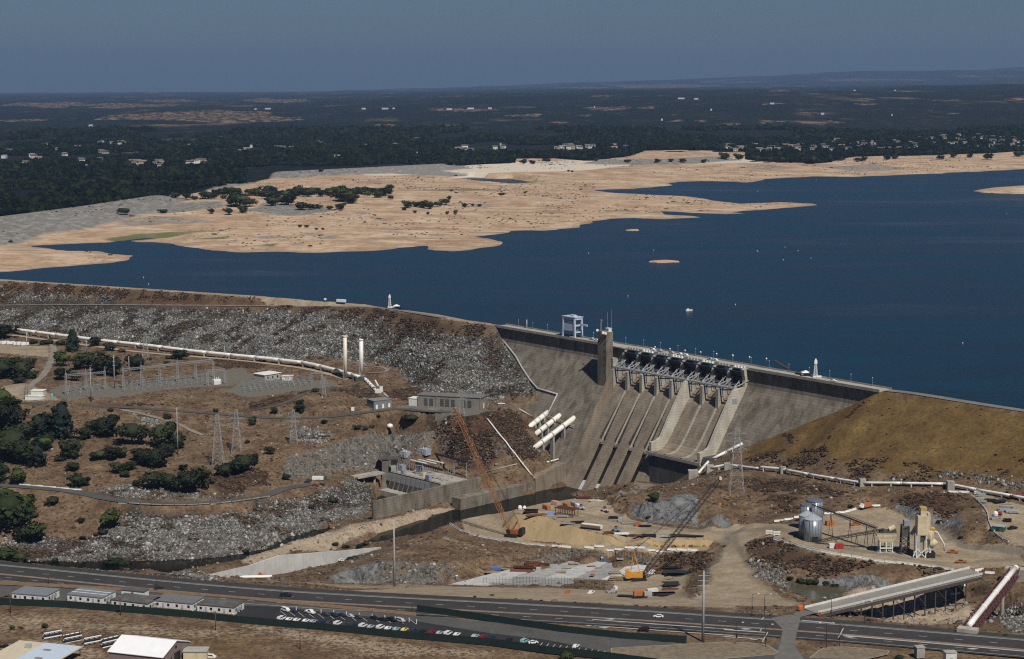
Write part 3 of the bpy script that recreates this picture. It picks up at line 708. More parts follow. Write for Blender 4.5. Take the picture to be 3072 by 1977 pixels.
# ---------------------------------------------------------------- ground material
def ground_material():
    m, n, l, b = new_mat('dry_ground')
    def att(nm):
        a = n.new('ShaderNodeAttribute'); a.attribute_name = nm
        s = n.new('ShaderNodeSeparateColor'); l.new(a.outputs['Color'], s.inputs[0]); return s.outputs
    a1, a2, a3 = att('m1'), att('m2'), att('m3')
    pos = wpos(n, l)
    mid, fine, tiny = noise(n, l, .07, pos, 4, .65), noise(n, l, .45, pos, 3, .7), noise(n, l, 1.6, pos, 2, .7)
    base = ramp(n, l, mid, [(.28, (.070, .046, .028)), (.46, (.132, .088, .052)), (.60, (.185, .130, .078)), (.76, (.25, .188, .122))])
    base = mixc(n, l, ramp(n, l, fine, [(.36, .75), (.55, 0.0)]), base, (.045, .028, .018))
    base = mixc(n, l, ramp(n, l, tiny, [(.62, 0.0), (.74, .6)]), base, (.33, .28, .22))
    def lay(c, fac, col, soft=.28):
        k = mth(n, l, 'ADD', fac, mth(n, l, 'MULTIPLY', mth(n, l, 'SUBTRACT', fine, .5), 1.1))
        k = mth(n, l, 'MULTIPLY', ramp(n, l, k, [(.5 - soft / 2, 0.0), (.5 + soft / 2, 1.0)]), ramp(n, l, fac, [(0, 0.0), (.06, 1.0)]))
        return mixc(n, l, k, c, col)
    red = ramp(n, l, fine, [(.3, (.028, .018, .013)), (.5, (.062, .034, .022)), (.72, (.12, .075, .045))])
    gold = ramp(n, l, mid, [(.3, (.095, .058, .021)), (.55, (.142, .091, .033)), (.75, (.19, .130, .052))])
    gold = mixc(n, l, ramp(n, l, fine, [(.36, .6), (.55, 0.0)]), gold, (.05, .033, .018))
    tan = ramp(n, l, mid, [(.3, (.23, .175, .115)), (.55, (.32, .26, .18)), (.75, (.38, .32, .24))])
    tan = mixc(n, l, ramp(n, l, fine, [(.36, .5), (.55, 0.0)]), tan, (.16, .12, .082))
    tan = mixc(n, l, ramp(n, l, noise(n, l, .03, pos, 4, .7), [(.52, 0.0), (.68, .55)]), tan, (.22, .195, .155))
    pad = ramp(n, l, fine, [(.3, (.10, .095, .08)), (.6, (.155, .145, .12))])
    vo = n.new('ShaderNodeTexVoronoi'); vo.inputs['Scale'].default_value = .85; l.new(pos, vo.inputs['Vector'])
    vcol = n.new('ShaderNodeSeparateColor'); l.new(vo.outputs['Color'], vcol.inputs[0])
    rip = ramp(n, l, vcol.outputs[0], [(.0, (.018, .017, .015)), (.5, (.048, .046, .042)), (.85, (.095, .093, .088)), (1.0, (.22, .218, .21))])
    rip = mixc(n, l, ramp(n, l, vo.outputs['Distance'], [(.45, 0.0), (.8, .85)]), rip, (.02, .018, .016))
    rip = mixc(n, l, ramp(n, l, noise(n, l, .06, wpos(n, l, (.35, .8, 2.5)), 4, .65), [(.46, 0.0), (.62, .85)]), rip, (.075, .055, .038))
    st = wpos(n, l, (1, 1, .35))
    ck = noise(n, l, .34, st, 5, .78, 1.4)
    clf = ramp(n, l, ck, [(.34, (.015, .014, .013)), (.45, (.085, .08, .07)), (.58, (.17, .158, .138)), (.8, (.28, .262, .23))])
    clf = mixc(n, l, ramp(n, l, mid, [(.5, 0.0), (.7, .7)]), clf, (.17, .115, .07))
    sand = ramp(n, l, noise(n, l, .3, wpos(n, l, (1, .3, .1)), 4), [(.3, (.30, .22, .115)), (.7, (.37, .28, .16))])
    pale = ramp(n, l, ck, [(.28, (.08, .062, .045)), (.5, (.31, .245, .175)), (.75, (.45, .37, .28))])
    shot = ramp(n, l, noise(n, l, .2, wpos(n, l, (1, .6, .22)), 5, .78, 1.0), [(.34, (.02, .02, .02)), (.44, (.10, .102, .102)), (.55, (.18, .184, .184)), (.75, (.27, .275, .27))])
    c = lay(base, a2[0], red)
    c = lay(c, a2[1], gold, .5)
    c = lay(c, a1[0], rip)
    c = lay(c, a1[2], clf)
    c = lay(c, a3[2], pale)
    c = lay(c, a1[1], tan, .35)
    c = lay(c, a2[2], pad)
    c = lay(c, a3[1], sand)
    c = lay(c, a3[0], shot)
    l.new(c, b.inputs['Base Color'])
    b.inputs['Roughness'].default_value = .95
    b.inputs['Specular IOR Level'].default_value = .15
    bp = n.new('ShaderNodeBump'); bp.inputs['Strength'].default_value = .7; bp.inputs['Distance'].default_value = .9
    hgt = mth(n, l, 'ADD', mth(n, l, 'MULTIPLY', fine, .7), mth(n, l, 'MULTIPLY', mth(n, l, 'ADD', mth(n, l, 'ADD', a1[0], a3[0]), a1[2]), mth(n, l, 'SUBTRACT', mth(n, l, 'MULTIPLY', ck, 1.6), vo.outputs['Distance'])))
    l.new(hgt, bp.inputs['Height']); l.new(bp.outputs[0], b.inputs['Normal'])
    return m
gm = ground_material()
keep = np.abs(GX) < GY * .2768 + 80
cell = keep[:-1, :-1] | keep[1:, 1:]
ids = np.arange(GX.size).reshape(GX.shape)
q = np.stack([ids[:-1, :-1][cell], ids[:-1, 1:][cell], ids[1:, 1:][cell], ids[1:, :-1][cell]], 1)
used = np.unique(q); remap = np.zeros(GX.size, np.int32); remap[used] = np.arange(len(used))
Vg = np.stack([GX.ravel(), GY.ravel(), GZ.ravel()], 1)[used]
gme = np_mesh('ground', Vg, remap[q], gm, {'m1': M1.reshape(-1, 3)[used], 'm2': M2.reshape(-1, 3)[used], 'm3': M3.reshape(-1, 3)[used]}, smooth=True)
struct(link('ground', gme))

# ---------------------------------------------------------------- roads laid on the ground
def road_mat(name, lo, hi, streak=0.0):
    m, n, l, b = new_mat(name)
    pos = wpos(n, l)
    c = ramp(n, l, noise(n, l, .5, pos, 5, .7), [(.3, lo), (.7, hi)])
    c = mixc(n, l, ramp(n, l, noise(n, l, .06, pos, 4), [(.35, .5), (.65, 0.0)]), c, tuple(x * .72 for x in lo))
    l.new(c, b.inputs['Base Color']); b.inputs['Roughness'].default_value = .9; b.inputs['Specular IOR Level'].default_value = .25
    MATS[name] = m
road_mat('asphalt_old', (.07, .069, .066), (.108, .106, .10))
road_mat('asphalt_dark', (.022, .023, .025), (.036, .036, .038))
road_mat('asphalt_hwy', (.036, .034, .033), (.058, .056, .053))
road_mat('gravel_road', (.15, .14, .125), (.21, .2, .18))
road_mat('dirt_pale', (.33, .26, .18), (.42, .34, .25))
road_mat('dirt_grey', (.20, .175, .14), (.27, .24, .2))
for name, p, w, mat, lift, build in ROADS:
    if not build: continue
    t = np.gradient(p, axis=0); t[:, 2] = 0; t /= np.linalg.norm(t, axis=1)[:, None]
    s = np.stack([t[:, 1], -t[:, 0], np.zeros(len(t))], 1)
    wob = (w / 2) * (1 + .12 * np.sin(np.arange(len(p)) * .9) * ('dirt' in mat))
    cols = []
    for k in (-1, -.5, 0, .5, 1):
        q_ = p + s * wob[:, None] * k
        g_ = np.asarray(ground(q_[:, 0], q_[:, 1]))
        q_[:, 2] = np.maximum(p[:, 2], g_) + lift
        cols.append(q_)
    mb = MB()
    for a, c in zip(cols[:-1], cols[1:]): mb.strip(a, c)
    struct(mb.build(name, MATS[mat]))

# ---------------------------------------------------------------- water: reservoir, river, ponds
LAKE_Z = -22.0
def water_mat(name, col, rough, wave, bumpd, streak=True):
    m, n, l, b = new_mat(name)
    pos = wpos(n, l)
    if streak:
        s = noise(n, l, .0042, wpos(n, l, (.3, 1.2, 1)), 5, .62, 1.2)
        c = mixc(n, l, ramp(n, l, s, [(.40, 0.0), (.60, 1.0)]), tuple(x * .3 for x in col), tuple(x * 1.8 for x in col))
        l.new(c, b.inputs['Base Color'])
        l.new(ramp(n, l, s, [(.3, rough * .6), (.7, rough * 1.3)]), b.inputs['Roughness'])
    else:
        b.inputs['Base Color'].default_value = (*col, 1); b.inputs['Roughness'].default_value = rough
    b.inputs['IOR'].default_value = 1.33
    if streak: b.inputs['Specular IOR Level'].default_value = .22
    bp = n.new('ShaderNodeBump'); bp.inputs['Strength'].default_value = .6; bp.inputs['Distance'].default_value = bumpd
    l.new(noise(n, l, wave, pos, 4, .65), bp.inputs['Height']); l.new(bp.outputs[0], b.inputs['Normal'])
    return m
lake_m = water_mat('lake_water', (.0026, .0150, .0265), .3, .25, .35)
river_m = water_mat('river_water', (.004, .005, .004), .05, .6, .06, False)
river_m.node_tree.nodes['Principled BSDF'].inputs['Specular IOR Level'].default_value = .2
pond_m = water_mat('pond_water', (.075, .07, .042), .12, .8, .04, False)
mb = MB(); a, b_ = dam(-9, -10, LAKE_Z), dam(402, -10, LAKE_Z)
lk = offs(cl, -14) + [a, b_, b_ + np.array([30, -20, 0]), np.array([900, 900, LAKE_Z]), np.array([1900, 3200, LAKE_Z]), np.array([2600, 6000, LAKE_Z]), np.array([-2500, 6000, LAKE_Z])]
mb.add([(*q_[:2], LAKE_Z) for q_ in lk], [tuple(range(len(lk)))])
struct(mb.build('lake', lake_m, fix=False))
mb = MB(); mb.add([(-700, 1000, -100), (-330, 1080, -100), (-160, 1070, -100), (-60, 1130, -100), (60, 1240, -100), (110, 1290, -100), (90, 1345, -100), tuple(dam(150, 40, -100)), (-20, 1400, -100), (-250, 1330, -100), (-700, 1330, -100)], [tuple(range(11))])
struct(mb.build('river', river_m, fix=False))
for nm, pts in (('pond', ((440, 900), (1000, 930), (1000, 1000), (800, 1110), (600, 1080))), ('pool', ((1950, 1190), (2200, 1150), (2340, 1230), (2200, 1300), (1990, 1260)))):
    z = -58.9 if nm == 'pond' else -60.0
    mb = MB(); mb.add([P('s4', x, y, z) for x, y in pts], [tuple(range(len(pts)))]); struct(mb.build(nm, pond_m, fix=False))
# ---------------------------------------------------------------- concrete gravity dam
def concrete_mat(name, lo, hi, stain, amount=.6, lines=True):
    m, n, l, b = new_mat(name)
    pos = wpos(n, l)
    c = ramp(n, l, noise(n, l, .09, pos, 6, .7), [(.3, lo), (.7, hi)])
    st = noise(n, l, .16, wpos(n, l, (1, 1, .3)), 5, .7, .5)
    c = mixc(n, l, mth(n, l, 'MULTIPLY', ramp(n, l, st, [(.42, 0.0), (.66, 1.0)]), amount), c, stain)
    lt = noise(n, l, .35, wpos(n, l, (1, 1, .6)), 4, .7)
    c = mixc(n, l, ramp(n, l, lt, [(.66, 0.0), (.78, .5)]), c, tuple(min(1, x * 1.7) for x in hi))
    if lines:
        sp = n.new('ShaderNodeSeparateXYZ'); l.new(pos, sp.inputs[0])
        zz = mth(n, l, 'FRACT', mth(n, l, 'MULTIPLY', sp.outputs[2], 1 / 1.9))
        k = mth(n, l, 'MULTIPLY', mth(n, l, 'LESS_THAN', zz, .22), ramp(n, l, noise(n, l, .25, pos, 2), [(.3, .1), (.6, .42)]))
        c = mixc(n, l, k, c, tuple(x * .45 for x in lo))
    l.new(c, b.inputs['Base Color']); b.inputs['Roughness'].default_value = .92; b.inputs['Specular IOR Level'].default_value = .2
    MATS[name] = m
    return m
con_face = concrete_mat('concrete_face', (.155, .138, .110), (.255, .230, .188), (.078, .057, .042), .8)
con_chute = concrete_mat('concrete_chute', (.195, .160, .120), (.285, .238, .184), (.125, .094, .068), .7)
con_pale = concrete_mat('concrete_pale', (.30, .285, .245), (.43, .41, .36), (.19, .165, .13), .5)
con_new = concrete_mat('concrete_new', (.40, .40, .385), (.55, .55, .53), (.28, .275, .26), .45, False)
con_wall = concrete_mat('concrete_wall', (.37, .345, .29), (.52, .49, .42), (.25, .215, .165), .45)
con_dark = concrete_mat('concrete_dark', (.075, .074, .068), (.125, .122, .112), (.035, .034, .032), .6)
con_road = concrete_mat('concrete_deck', (.30, .28, .24), (.40, .38, .33), (.22, .20, .17), .4, False)
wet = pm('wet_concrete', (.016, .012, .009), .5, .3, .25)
stain_m = concrete_mat('stained_concrete', (.045, .040, .034), (.085, .074, .060), (.022, .019, .016), .8)
foam = pm('white_water', (.55, .57, .58), .5, .9, .6)
steel_dk = pm('dark_steel', (.025, .028, .034), .3, .4, .55)
steel_lt = pm('light_grey_steel', (.36, .37, .37), .25, .8, .5)
steel_bl = pm('blue_grey_paint', (.24, .26, .33), .15, .8, .6)
white_p = pm('white_paint', (.74, .75, .73), .10, .5, .5)
con_plain = pm('plain_concrete', (.34, .325, .29), .3, .25, .9, stain=(.19, .17, .14))
class DMB(MB):
    """solids given as (along crest, downstream, elevation)"""
    def build(self, name, mat, parent=None, smooth=False):
        self.v = [tuple(dam(*q)) for q in self.v]
        return MB.build(self, name, mat, parent, smooth)
    def prof(self, poly, s0, s1):
        return self.prism([(s0, o, z) for o, z in poly], (s1 - s0, 0, 0))
DM = thing('concrete_dam', 'long grey concrete gravity dam with eight spillway gates holding back the lake', 'dam')
FACE = [(-10.5, -.02), (0, -.02), (0, -9), (.45, -12), (2.0, -15), (face_off(-40), -40), (face_off(-104), -104), (-10.5, -104)]
k = 0
for s0 in np.arange(-9, 151.0, 15.2):
    s1 = min(s0 + 15.2, 151)
    k += 1
    DMB().prof([(o - .03 * (k % 2) if o > 0 else o, z) for o, z in FACE], s0 + .06, s1 - .06).build('monolith', con_face, DM)
for s0 in np.arange(282.5, 404.0, 15.2):
    k += 1
    DMB().prof([(o - .03 * (k % 2) if o > 0 else o, z) for o, z in FACE], s0 + .06, min(s0 + 15.2, 404) - .06).build('monolith', con_face, DM)
# crest road with overhanging slab, parapets, brackets and dark drip line
DMB().prof([(-10.9, 0), (1.5, 0), (1.5, -.9), (-10.9, -.9)], -9, 151.5).build('crest_road', con_road, DM)
DMB().prof([(-10.9, 0), (1.5, 0), (1.5, -.9), (-10.9, -.9)], 281.5, 404).build('crest_road', con_road, DM)
DMB().prof([(-12.2, 0), (-3.4, 0), (-3.4, -2.4), (-12.2, -2.4)], 151.5, 281.5).build('spillway_bridge', con_road, DM)
for o0, o1, s0, s1 in ((1.1, 1.45, -9, 133), (1.1, 1.45, 284, 404), (-10.85, -10.5, -9, 151.4), (-10.85, -10.5, 281.6, 404), (-12.1, -11.8, 151.5, 281.5)):
    DMB().prof([(o0, .004), (o1, .004), (o1, 1.05), (o0, 1.05)], s0, s1).build('parapet', con_pale, DM)
br = MB(); br.box((0, 0, 0), (.9, .9, 1.3)); brm = None
for s in list(np.arange(2, 130, 10.1)) + list(np.arange(292, 400, 10.1)):
    DMB().box((s, .55, -2.3), (.7, 1.1, 1.35)).build('bracket', con_pale, DM)
# spillway: ogee blocks, chutes, ribs, outlets
OG = [(-10, -60), (-10, -22), (-6, -19.4), (-3, -18.8), (1, -19.4), (5, -22.4), (9, -26.7), (12, -30.2)]
PI = [150.7 + 16.15 * i for i in range(9)]
BASE = [(-10, -104), (-10, -20)]
def chute(s0, s1, z0, z1, lift=0.0):
    return [(face_off(z0) + lift, z0), (face_off(z1) + lift, z1)]
for i in range(5):
    a_, b_ = PI[i] + .55, PI[i + 1] - .55
    DMB().prof(OG[:-1] + [(face_off(-30.4), -30.4), (face_off(-64), -64), (face_off(-64) - 6, -64), (-10, -64)], a_, b_).build('spillway_chute', con_chute, DM)
    DMB().prof([(face_off(-64), -64.01), (face_off(-104), -104), (face_off(-104) - 4, -104), (face_off(-64) - 4, -64.01)], a_ + (2.3 if i else .8), b_ - (2.3 if i < 4 else .3)).build('spillway_chute', con_chute, DM)
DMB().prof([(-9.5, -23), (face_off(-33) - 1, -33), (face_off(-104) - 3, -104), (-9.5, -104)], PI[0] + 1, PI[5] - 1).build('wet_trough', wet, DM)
for i in range(1, 5):
    s = PI[i]
    DMB().prof([(face_off(-30), -30), (face_off(-30) + 1.5, -30), (face_off(-66) + 1.5, -66.5), (face_off(-66) + .3, -68), (face_off(-66) - 3, -66)], s - .4, s + .4).build('chute_rib', con_pale, DM)
    for k_, w0, w1 in ((-1, 1.6, 3.7 + .8 * (i % 2)), (1, .9, 2.2 + .6 * (i % 3))):
        q_ = [(face_off(z) + .05, z) for z in (-33, -44, -55, -64)]; sm = DMB()
        sm.strip([(s + k_ * .41, o, z) for o, z in q_], [(s + k_ * (w0 + (w1 - w0) * j / 3), o, z) for j, (o, z) in enumerate(q_)]); sm.build('water_stain', stain_m, DM)
    DMB().prof([(face_off(-66) - 3, -65), (face_off(-66) + .5, -65.5), (face_off(-68) + .3, -68), (face_off(-68) - 3, -68)], s - .9, s + .9).build('outlet_portal', con_face, DM)
    if i < 4: DMB().prof([(face_off(-94) - 2.9, -94), (face_off(-94) - 1.4, -94), (face_off(-100.5) - .6, -100.5), (face_off(-100.5) - 2.9, -100.5)], s - 1.5, s + 1.5).build('outlet_water', foam, DM)
# flip bucket of the three emergency bays
BK = OG[1:-1] + [(face_off(-30.4), -30.4), (27, -52.3), (31, -57.6), (35.5, -61.1), (41, -62.4), (46.5, -62.0), (46.5, -64.2), (44.5, -64.4), (20, -64.4), (-10, -64.4)]
for i in range(5, 8):
    DMB().prof(BK, PI[i] + .55 + (.8 if i == 5 else 0), PI[i + 1] - .55 - (.4 if i == 7 else 0)).build('spillway_chute', con_chute, DM)
for i in (6, 7):
    DMB().prof([(o + .9, z + .7) for o, z in BK[6:12]] + [(o - 1, z - .5) for o, z in BK[6:12]][::-1], PI[i] - .5, PI[i] + .5).build('chute_rib', con_pale, DM)
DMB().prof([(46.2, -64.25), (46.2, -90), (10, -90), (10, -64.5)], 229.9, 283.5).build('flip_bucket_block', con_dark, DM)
DMB().prof([(47.6, -62.4), (47.6, -64.6), (46.55, -64.6), (46.55, -62.4)], 229.5, 283.6).build('bucket_lip', con_pale, DM)
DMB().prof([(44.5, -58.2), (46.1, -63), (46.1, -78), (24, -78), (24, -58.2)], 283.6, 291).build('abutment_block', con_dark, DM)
WT = [(11, -14.2), (13.2, -14.6), (21.4, -27.4), (28.7, -38.9), (36.8, -52.7), (40.9, -55.0), (46.5, -55.5)]
DMB().prof(WT + [(46.5, -66), (0, -66), (0, -24)], 230.2, 232.6).build('training_wall', con_wall, DM)
DMB().prof([(1.4, -.02), (4.4, -.6), (2.6, -8), (3.2, -13.5)] + WT + [(46.5, -66), (-9, -66), (-9, -.02)], 279.6, 282.4).build('training_wall', con_wall, DM)
DMB().prof([(11, -14.5), (20.9, -30.9), (25.6, -38.2), (49.9, -81.6), (61.5, -101), (61.5, -105), (0, -105), (0, -24)], 149.3, 151.2).build('training_wall', con_chute, DM)
DMB().prof([(36, -84), (46.2, -84), (52, -102), (52, -108), (30, -108)], 226.5, 231).build('training_wall', con_face, DM)
DMB().box((282.55, 13, -24), (.12, 4.6, 3.4)).build('sign_panel', steel_bl, DM)
# piers, bridge seats, radial gates
for i in range(9):
    s = PI[i]; w = 2.7
    DMB().prof([(-10, -2.4), (-1.2, -2.4), (.4, -4.6), (1.6, -10), (2.4, -14.4), (10.2, -14.4), (12.1, -16), (12.1, -31), (4, -24), (-10, -21)], s - w / 2, s + w / 2).build('pier', con_pale, DM)
    if i < 8: DMB().box((s + w / 2 + .07, 8.6, -20.5), (.1, 3.0, 5.6)).build('pier_panel', steel_bl, DM)
for i in range(8):
    s0, s1 = PI[i] + 1.36, PI[i + 1] - 1.36; cy, cz, rr = 9.4, -14.2, 13.2
    g = DMB(); A_ = [math.radians(q) for q in range(203, 121, -9)]
    pts = [(cy + rr * math.cos(q), cz + rr * math.sin(q)) for q in A_]; pin = [(cy + (rr + .5) * math.cos(q), cz + (rr + .5) * math.sin(q)) for q in A_]
    g.prof(pts + pin[::-1], s0, s1)
    gt = g.build('radial_gate', steel_dk, DM)
    a = DMB()
    for s in (s0 + 2.0, s1 - 2.0):
        for q in (A_[2], A_[6]):
            a.beam((s + (1.2 if s < (s0 + s1) / 2 else -1.2) * 0, cy, cz), (s, cy + (rr - .2) * math.cos(q), cz + (rr - .2) * math.sin(q)), .42)
        a.beam((s, cy + rr * .62 * math.cos(A_[1]), cz + rr * .62 * math.sin(A_[1])), (s, cy + rr * .62 * math.cos(A_[7]), cz + rr * .62 * math.sin(A_[7])), .4)
    a.build('gate_arm', steel_lt, gt)
    h = DMB()
    for q in (A_[2], A_[4], A_[6]):
        h.beam((s0, cy + (rr - .5) * math.cos(q), cz + (rr - .5) * math.sin(q)), (s1, cy + (rr - .5) * math.cos(q), cz + (rr - .5) * math.sin(q)), .5)
    h.build('gate_girder', steel_dk, gt)
    # hoist and machinery deck over each gate
    h = DMB().box(((s0 + s1) / 2, -2.2, -1.2), (11.5, 2.0, .5))
    for q in (-4.6, -1.5, 1.5, 4.6): h.box(((s0 + s1) / 2 + q, -2.2, -.69), (1.5, 1.3, 1.2))
    h.build('gate_hoist', white_p if i % 2 else steel_lt, DM)
t = DMB(); t.beam((PI[0], 10.6, -14.0), (PI[8], 10.6, -14.0), 1.1, 1.2).beam((PI[0], 8.6, -13.3), (PI[8], 8.6, -13.3), .5)
for i in range(33): t.beam((PI[0] + i * 4.03, 8.7, -13.2), (PI[0] + i * 4.03, 10.6, -13.3), .3)
t.build('trunnion_girder', steel_lt, DM)
t = DMB(); t.beam((PI[0], 4.0, -12.6), (PI[8], 4.0, -12.6), .45).beam((PI[0], 4.0, -11.5), (PI[8], 4.0, -11.5), .16)
for i in range(65): t.beam((PI[0] + i * 2.0, 4.0, -12.6), (PI[0] + i * 2.0, 4.0, -11.5), .1)
t.build('walkway', steel_lt, DM)
t = DMB()
for i in range(9):
    s = PI[i]
    t.beam((s - 1, 10.4, -13.6), (s + 3.8, -.5, -8.2), .5).beam((s - 1.2, 10.0, -13.8), (s - 3.6, 3.0, -10), .4)
t.build('gate_strut', steel_lt, DM)
# elevator tower
tw = DMB().box((138.6, 8.6, -36), (10.0, 6.8, 48.0)).build('elevator_tower', con_face, DM)
DMB().box((139.2, 3.5, -36), (8.8, 6.9, 27)).build('tower_buttress', con_pale, DM)
for i in range(6): DMB().box((141.5, 12.05, 7 - i * 5.2), (.8, .15, 1.1)).build('tower_window', steel_dk, tw)
for x, z, r_ in ((133.9, 12.4, 1.1), (140.7, 11.2, 1.2), (143.4, 11.0, 1.1)):
    c_ = dam(x, 12.7, z); mb = MB(); mb.lathe((0, 0, 0), [(.05, -.35), (r_ * .7, -.25), (r_, 0.0), (r_ * .9, .25), (r_ * .3, .45)], 14)
    for q_ in range(len(mb.v)):
        vx, vy, vz = mb.v[q_]; mb.v[q_] = (c_[0] + vx, c_[1] - vz, c_[2] + vy)
    mb.build('dish_antenna', white_p, tw)
DMB().box((141.6, 8, 12.02), (3.6, 3.0, 2.4)).box((141.6, 8, 14.45), (4.2, 3.6, .3)).build('roof_cabin', white_p, tw)
DMB().beam((135, 10, 12), (135, 10, 21), .22).build('flag_pole', white_p, tw)
DMB().box((135.9, 10, 19.4), (1.7, .08, 1.2)).build('flag', pm('flag_cloth', (.6, .35, .35), .5, 1.2), tw)
DMB().beam((139, 7, 12), (139, 7, 27), .14).beam((142.8, 6, 12), (142.8, 6, 29), .16).build('mast', steel_lt, tw)
# seepage pipes on the left face
def facepipe(pts, r, lift, name, mat=steel_lt):
    w = []
    for t_, x, y in pts:
        s, o, z = on_face(t_, x, y); w.append(dam(s, o + lift, z + lift * .4))
    MB().tube(w, r, 8).build(name, mat, DM, True)
facepipe([('z5', 8, 283), ('z5', 60, 345), ('z5', 120, 420), ('z5', 170, 510), ('z5', 230, 600), ('z5', 285, 662), ('z5', 432, 703)], .75, .6, 'drain_pipe')
facepipe([('z5', 434, 700), ('z5', 390, 790), ('z5', 350, 870), ('z5', 330, 920)], .6, .7, 'drain_pipe')

# ---------------------------------------------------------------- gantry crane on the crest
gc = thing('gantry_crane', 'tall pale blue gantry crane straddling the dam crest beside the tower', 'gantry crane', dam(82, -6.2, 0))
gp = pm('pale_blue_paint', (.46, .52, .62), .12, .6, .55)
def gpart(nm, f):
    mb = DMB(); f(mb); o = mb.build(nm, gp, None); o.parent = gc; o.matrix_parent_inverse = Matrix.Translation(-Vector(gc.location)); return o
for s in (74.5, 89.4):
    for o in (-10, -2.6): gpart('leg', lambda m: m.beam((s, o, .05), (s + (.7 if s < 80 else -.7), o, 16.2), 1.3))
for z, h_ in ((5.6, 5.2), (14.4, 1.6)): gpart('side_panel', lambda m: m.box((82, -2.5, z), (13, .5, h_)))
for z, w in ((14.8, 1.3), (4.8, 1.0)): gpart('cross_beam', lambda m: m.beam((75, -10, z), (89, -10, z), w))
for s in (75, 89):
    for z, w in ((15.2, 1.4), (10, 1.2), (4.6, 1.0)): gpart('end_beam', lambda m: m.beam((s, -10, z), (s, -2.6, z), w))
gpart('roof', lambda m: m.box((82, -6.3, 16.2), (16, 9.0, .6)))
gpart('trolley', lambda m: m.box((83, -6, 16.81), (5, 3, 1.2)))
gpart('hoist', lambda m: m.box((82, -6.3, 10.6), (5, 4, 2.4)))
gpart('jib', lambda m: m.beam((89.5, -8, 10.6), (98, -8, 10.6), 1.0, 1.4))
# ---------------------------------------------------------------- far shore, forest plain and hills (with the earth's curvature)
RE = 6.37e6
shore = [P('a1', x, y, LAKE_Z)[:2] for x, y in ((-500, 1000), (0, 962), (250, 940), (520, 920), (600, 905), (635, 885), (560, 877), (250, 852), (130, 843), (150, 836), (450, 825), (520, 822), (600, 812), (650, 801), (720, 803), (640, 812), (850, 838), (950, 850), (1100, 866), (1250, 866), (1400, 871), (1580, 862), (1750, 856), (1850, 846), (2000, 836), (2010, 850), (2130, 861), (2230, 852), (2300, 838), (2345, 820), (2290, 806), (2230, 795), (2393, 770))]
shore += [P('a2', x, y, LAKE_Z)[:2] for x, y in ((0, 769), (150, 765), (300, 750), (370, 730), (440, 712), (560, 709), (700, 713), (870, 705), (850, 697), (720, 692), (690, 678), (800, 681), (1000, 690), (1100, 688), (1020, 680), (1200, 668), (1430, 648), (1400, 640), (1250, 635), (1150, 638), (1050, 643), (980, 630), (900, 620), (850, 610), (760, 605), (720, 603), (600, 597), (450, 590), (370, 575), (560, 570), (750, 555), (720, 545), (760, 537), (900, 535), (1000, 535), (1110, 542), (1180, 525), (1400, 512), (1600, 515), (1900, 502), (2200, 490), (2393, 478), (3000, 450), (3600, 430))]
land_poly = [tuple(p) for p in shore] + [(4500, 7000), (-4500, 7000), (-4500, 2500)]
ISL = []
for cx, cy, rx, ry in ((712, 911, 88, 7), (2380, 578, 216, 17), (570, 764, 42, 4), (1148, 861, 18, 3)):
    ISL.append([tuple(P('a2', cx + rx * math.cos(t) * (1 + .15 * math.sin(3 * t)), cy + ry * math.sin(t), LAKE_Z)[:2]) for t in np.linspace(0, 6.283, 16)[:-1]])
inlet = [tuple(P('a1', x, y, LAKE_Z)[:2]) for x, y in ((1800, 524), (2000, 512), (2200, 517), (2393, 527), (2560, 545), (2393, 556), (2250, 548), (2060, 530), (1900, 528))]
dikes = [[P('a1', -300, 745, 0), P('a1', 0, 703, 0), P('a1', 400, 652, 0), P('a1', 735, 602, 0)], [P('a1', 985, 560, -3), P('a1', 1115, 520, -3)], [P('a1', 1320, 490, 2), P('a1', 1700, 472, 2), P('a1', 2060, 454, 2)], [P('a2', 440, 436, 0), P('a2', 700, 432, 0), P('a2', 950, 420, 0)]]
def far_z(x, y):
    r = np.hypot(x, y); az = x / np.maximum(y, 1)
    ridge = np.interp(az, [-.45, -.27, -.12, 0, .1, .2, .3, .45], [0, 2, 20, 75, 110, 130, 165, 190])
    up = np.clip((r - 6500) / 7000, 0, 1); up = up * up * (3 - 2 * up)
    z = ridge * up * (.75 + .5 * fbm(x / 2600, y / 2600, 3, 61))
    z = z + np.clip((r - 4500) / 5000, 0, 1) * 42 * (fbm(x / 900, y / 900, 3, 51) - .42)
    mt = np.interp(az, [-.45, -.1, 0, .1, .18, .27, .45], [0, 0, 100, 260, 400, 560, 640])
    z = z + mt * np.clip((r - 32000) / 16000, 0, 1) * (.7 + .6 * fbm(x / 4200, y / 9000, 3, 81))
    return z - r * r / (2 * RE)
fs = 9.0
fx = np.arange(-1800, 1900, fs); fy = np.arange(1950, 5700, fs)
FX, FY = np.meshgrid(fx, fy)
FZ = np.full(FX.shape, -32.0)
wx = FX + 26 * (fbm(FX / 45, FY / 60, 3, 14) - .5); wy = FY + 46 * (fbm(FX / 60, FY / 90, 3, 15) - .5)
ins = inside(wx, wy, land_poly); d, _ = dist_line(wx, wy, [tuple(p) for p in shore])
sd = np.where(ins, d, -d)
FZ = LAKE_Z + np.where(sd > 0, np.minimum(13.0, sd * .018 + np.sqrt(np.maximum(sd, 0)) * .12), np.maximum(-8, sd * .06))
FZ += np.where(sd > 0, (fbm(FX / 70, FY / 110, 4, 18) - .5) * np.minimum(3.2, sd * .03), 0)
for I in ISL:
    i_ = inside(FX, FY, I); d_, _ = dist_line(FX, FY, I, True); FZ = np.where(i_, np.maximum(FZ, LAKE_Z + .4 + d_ * .1), FZ)
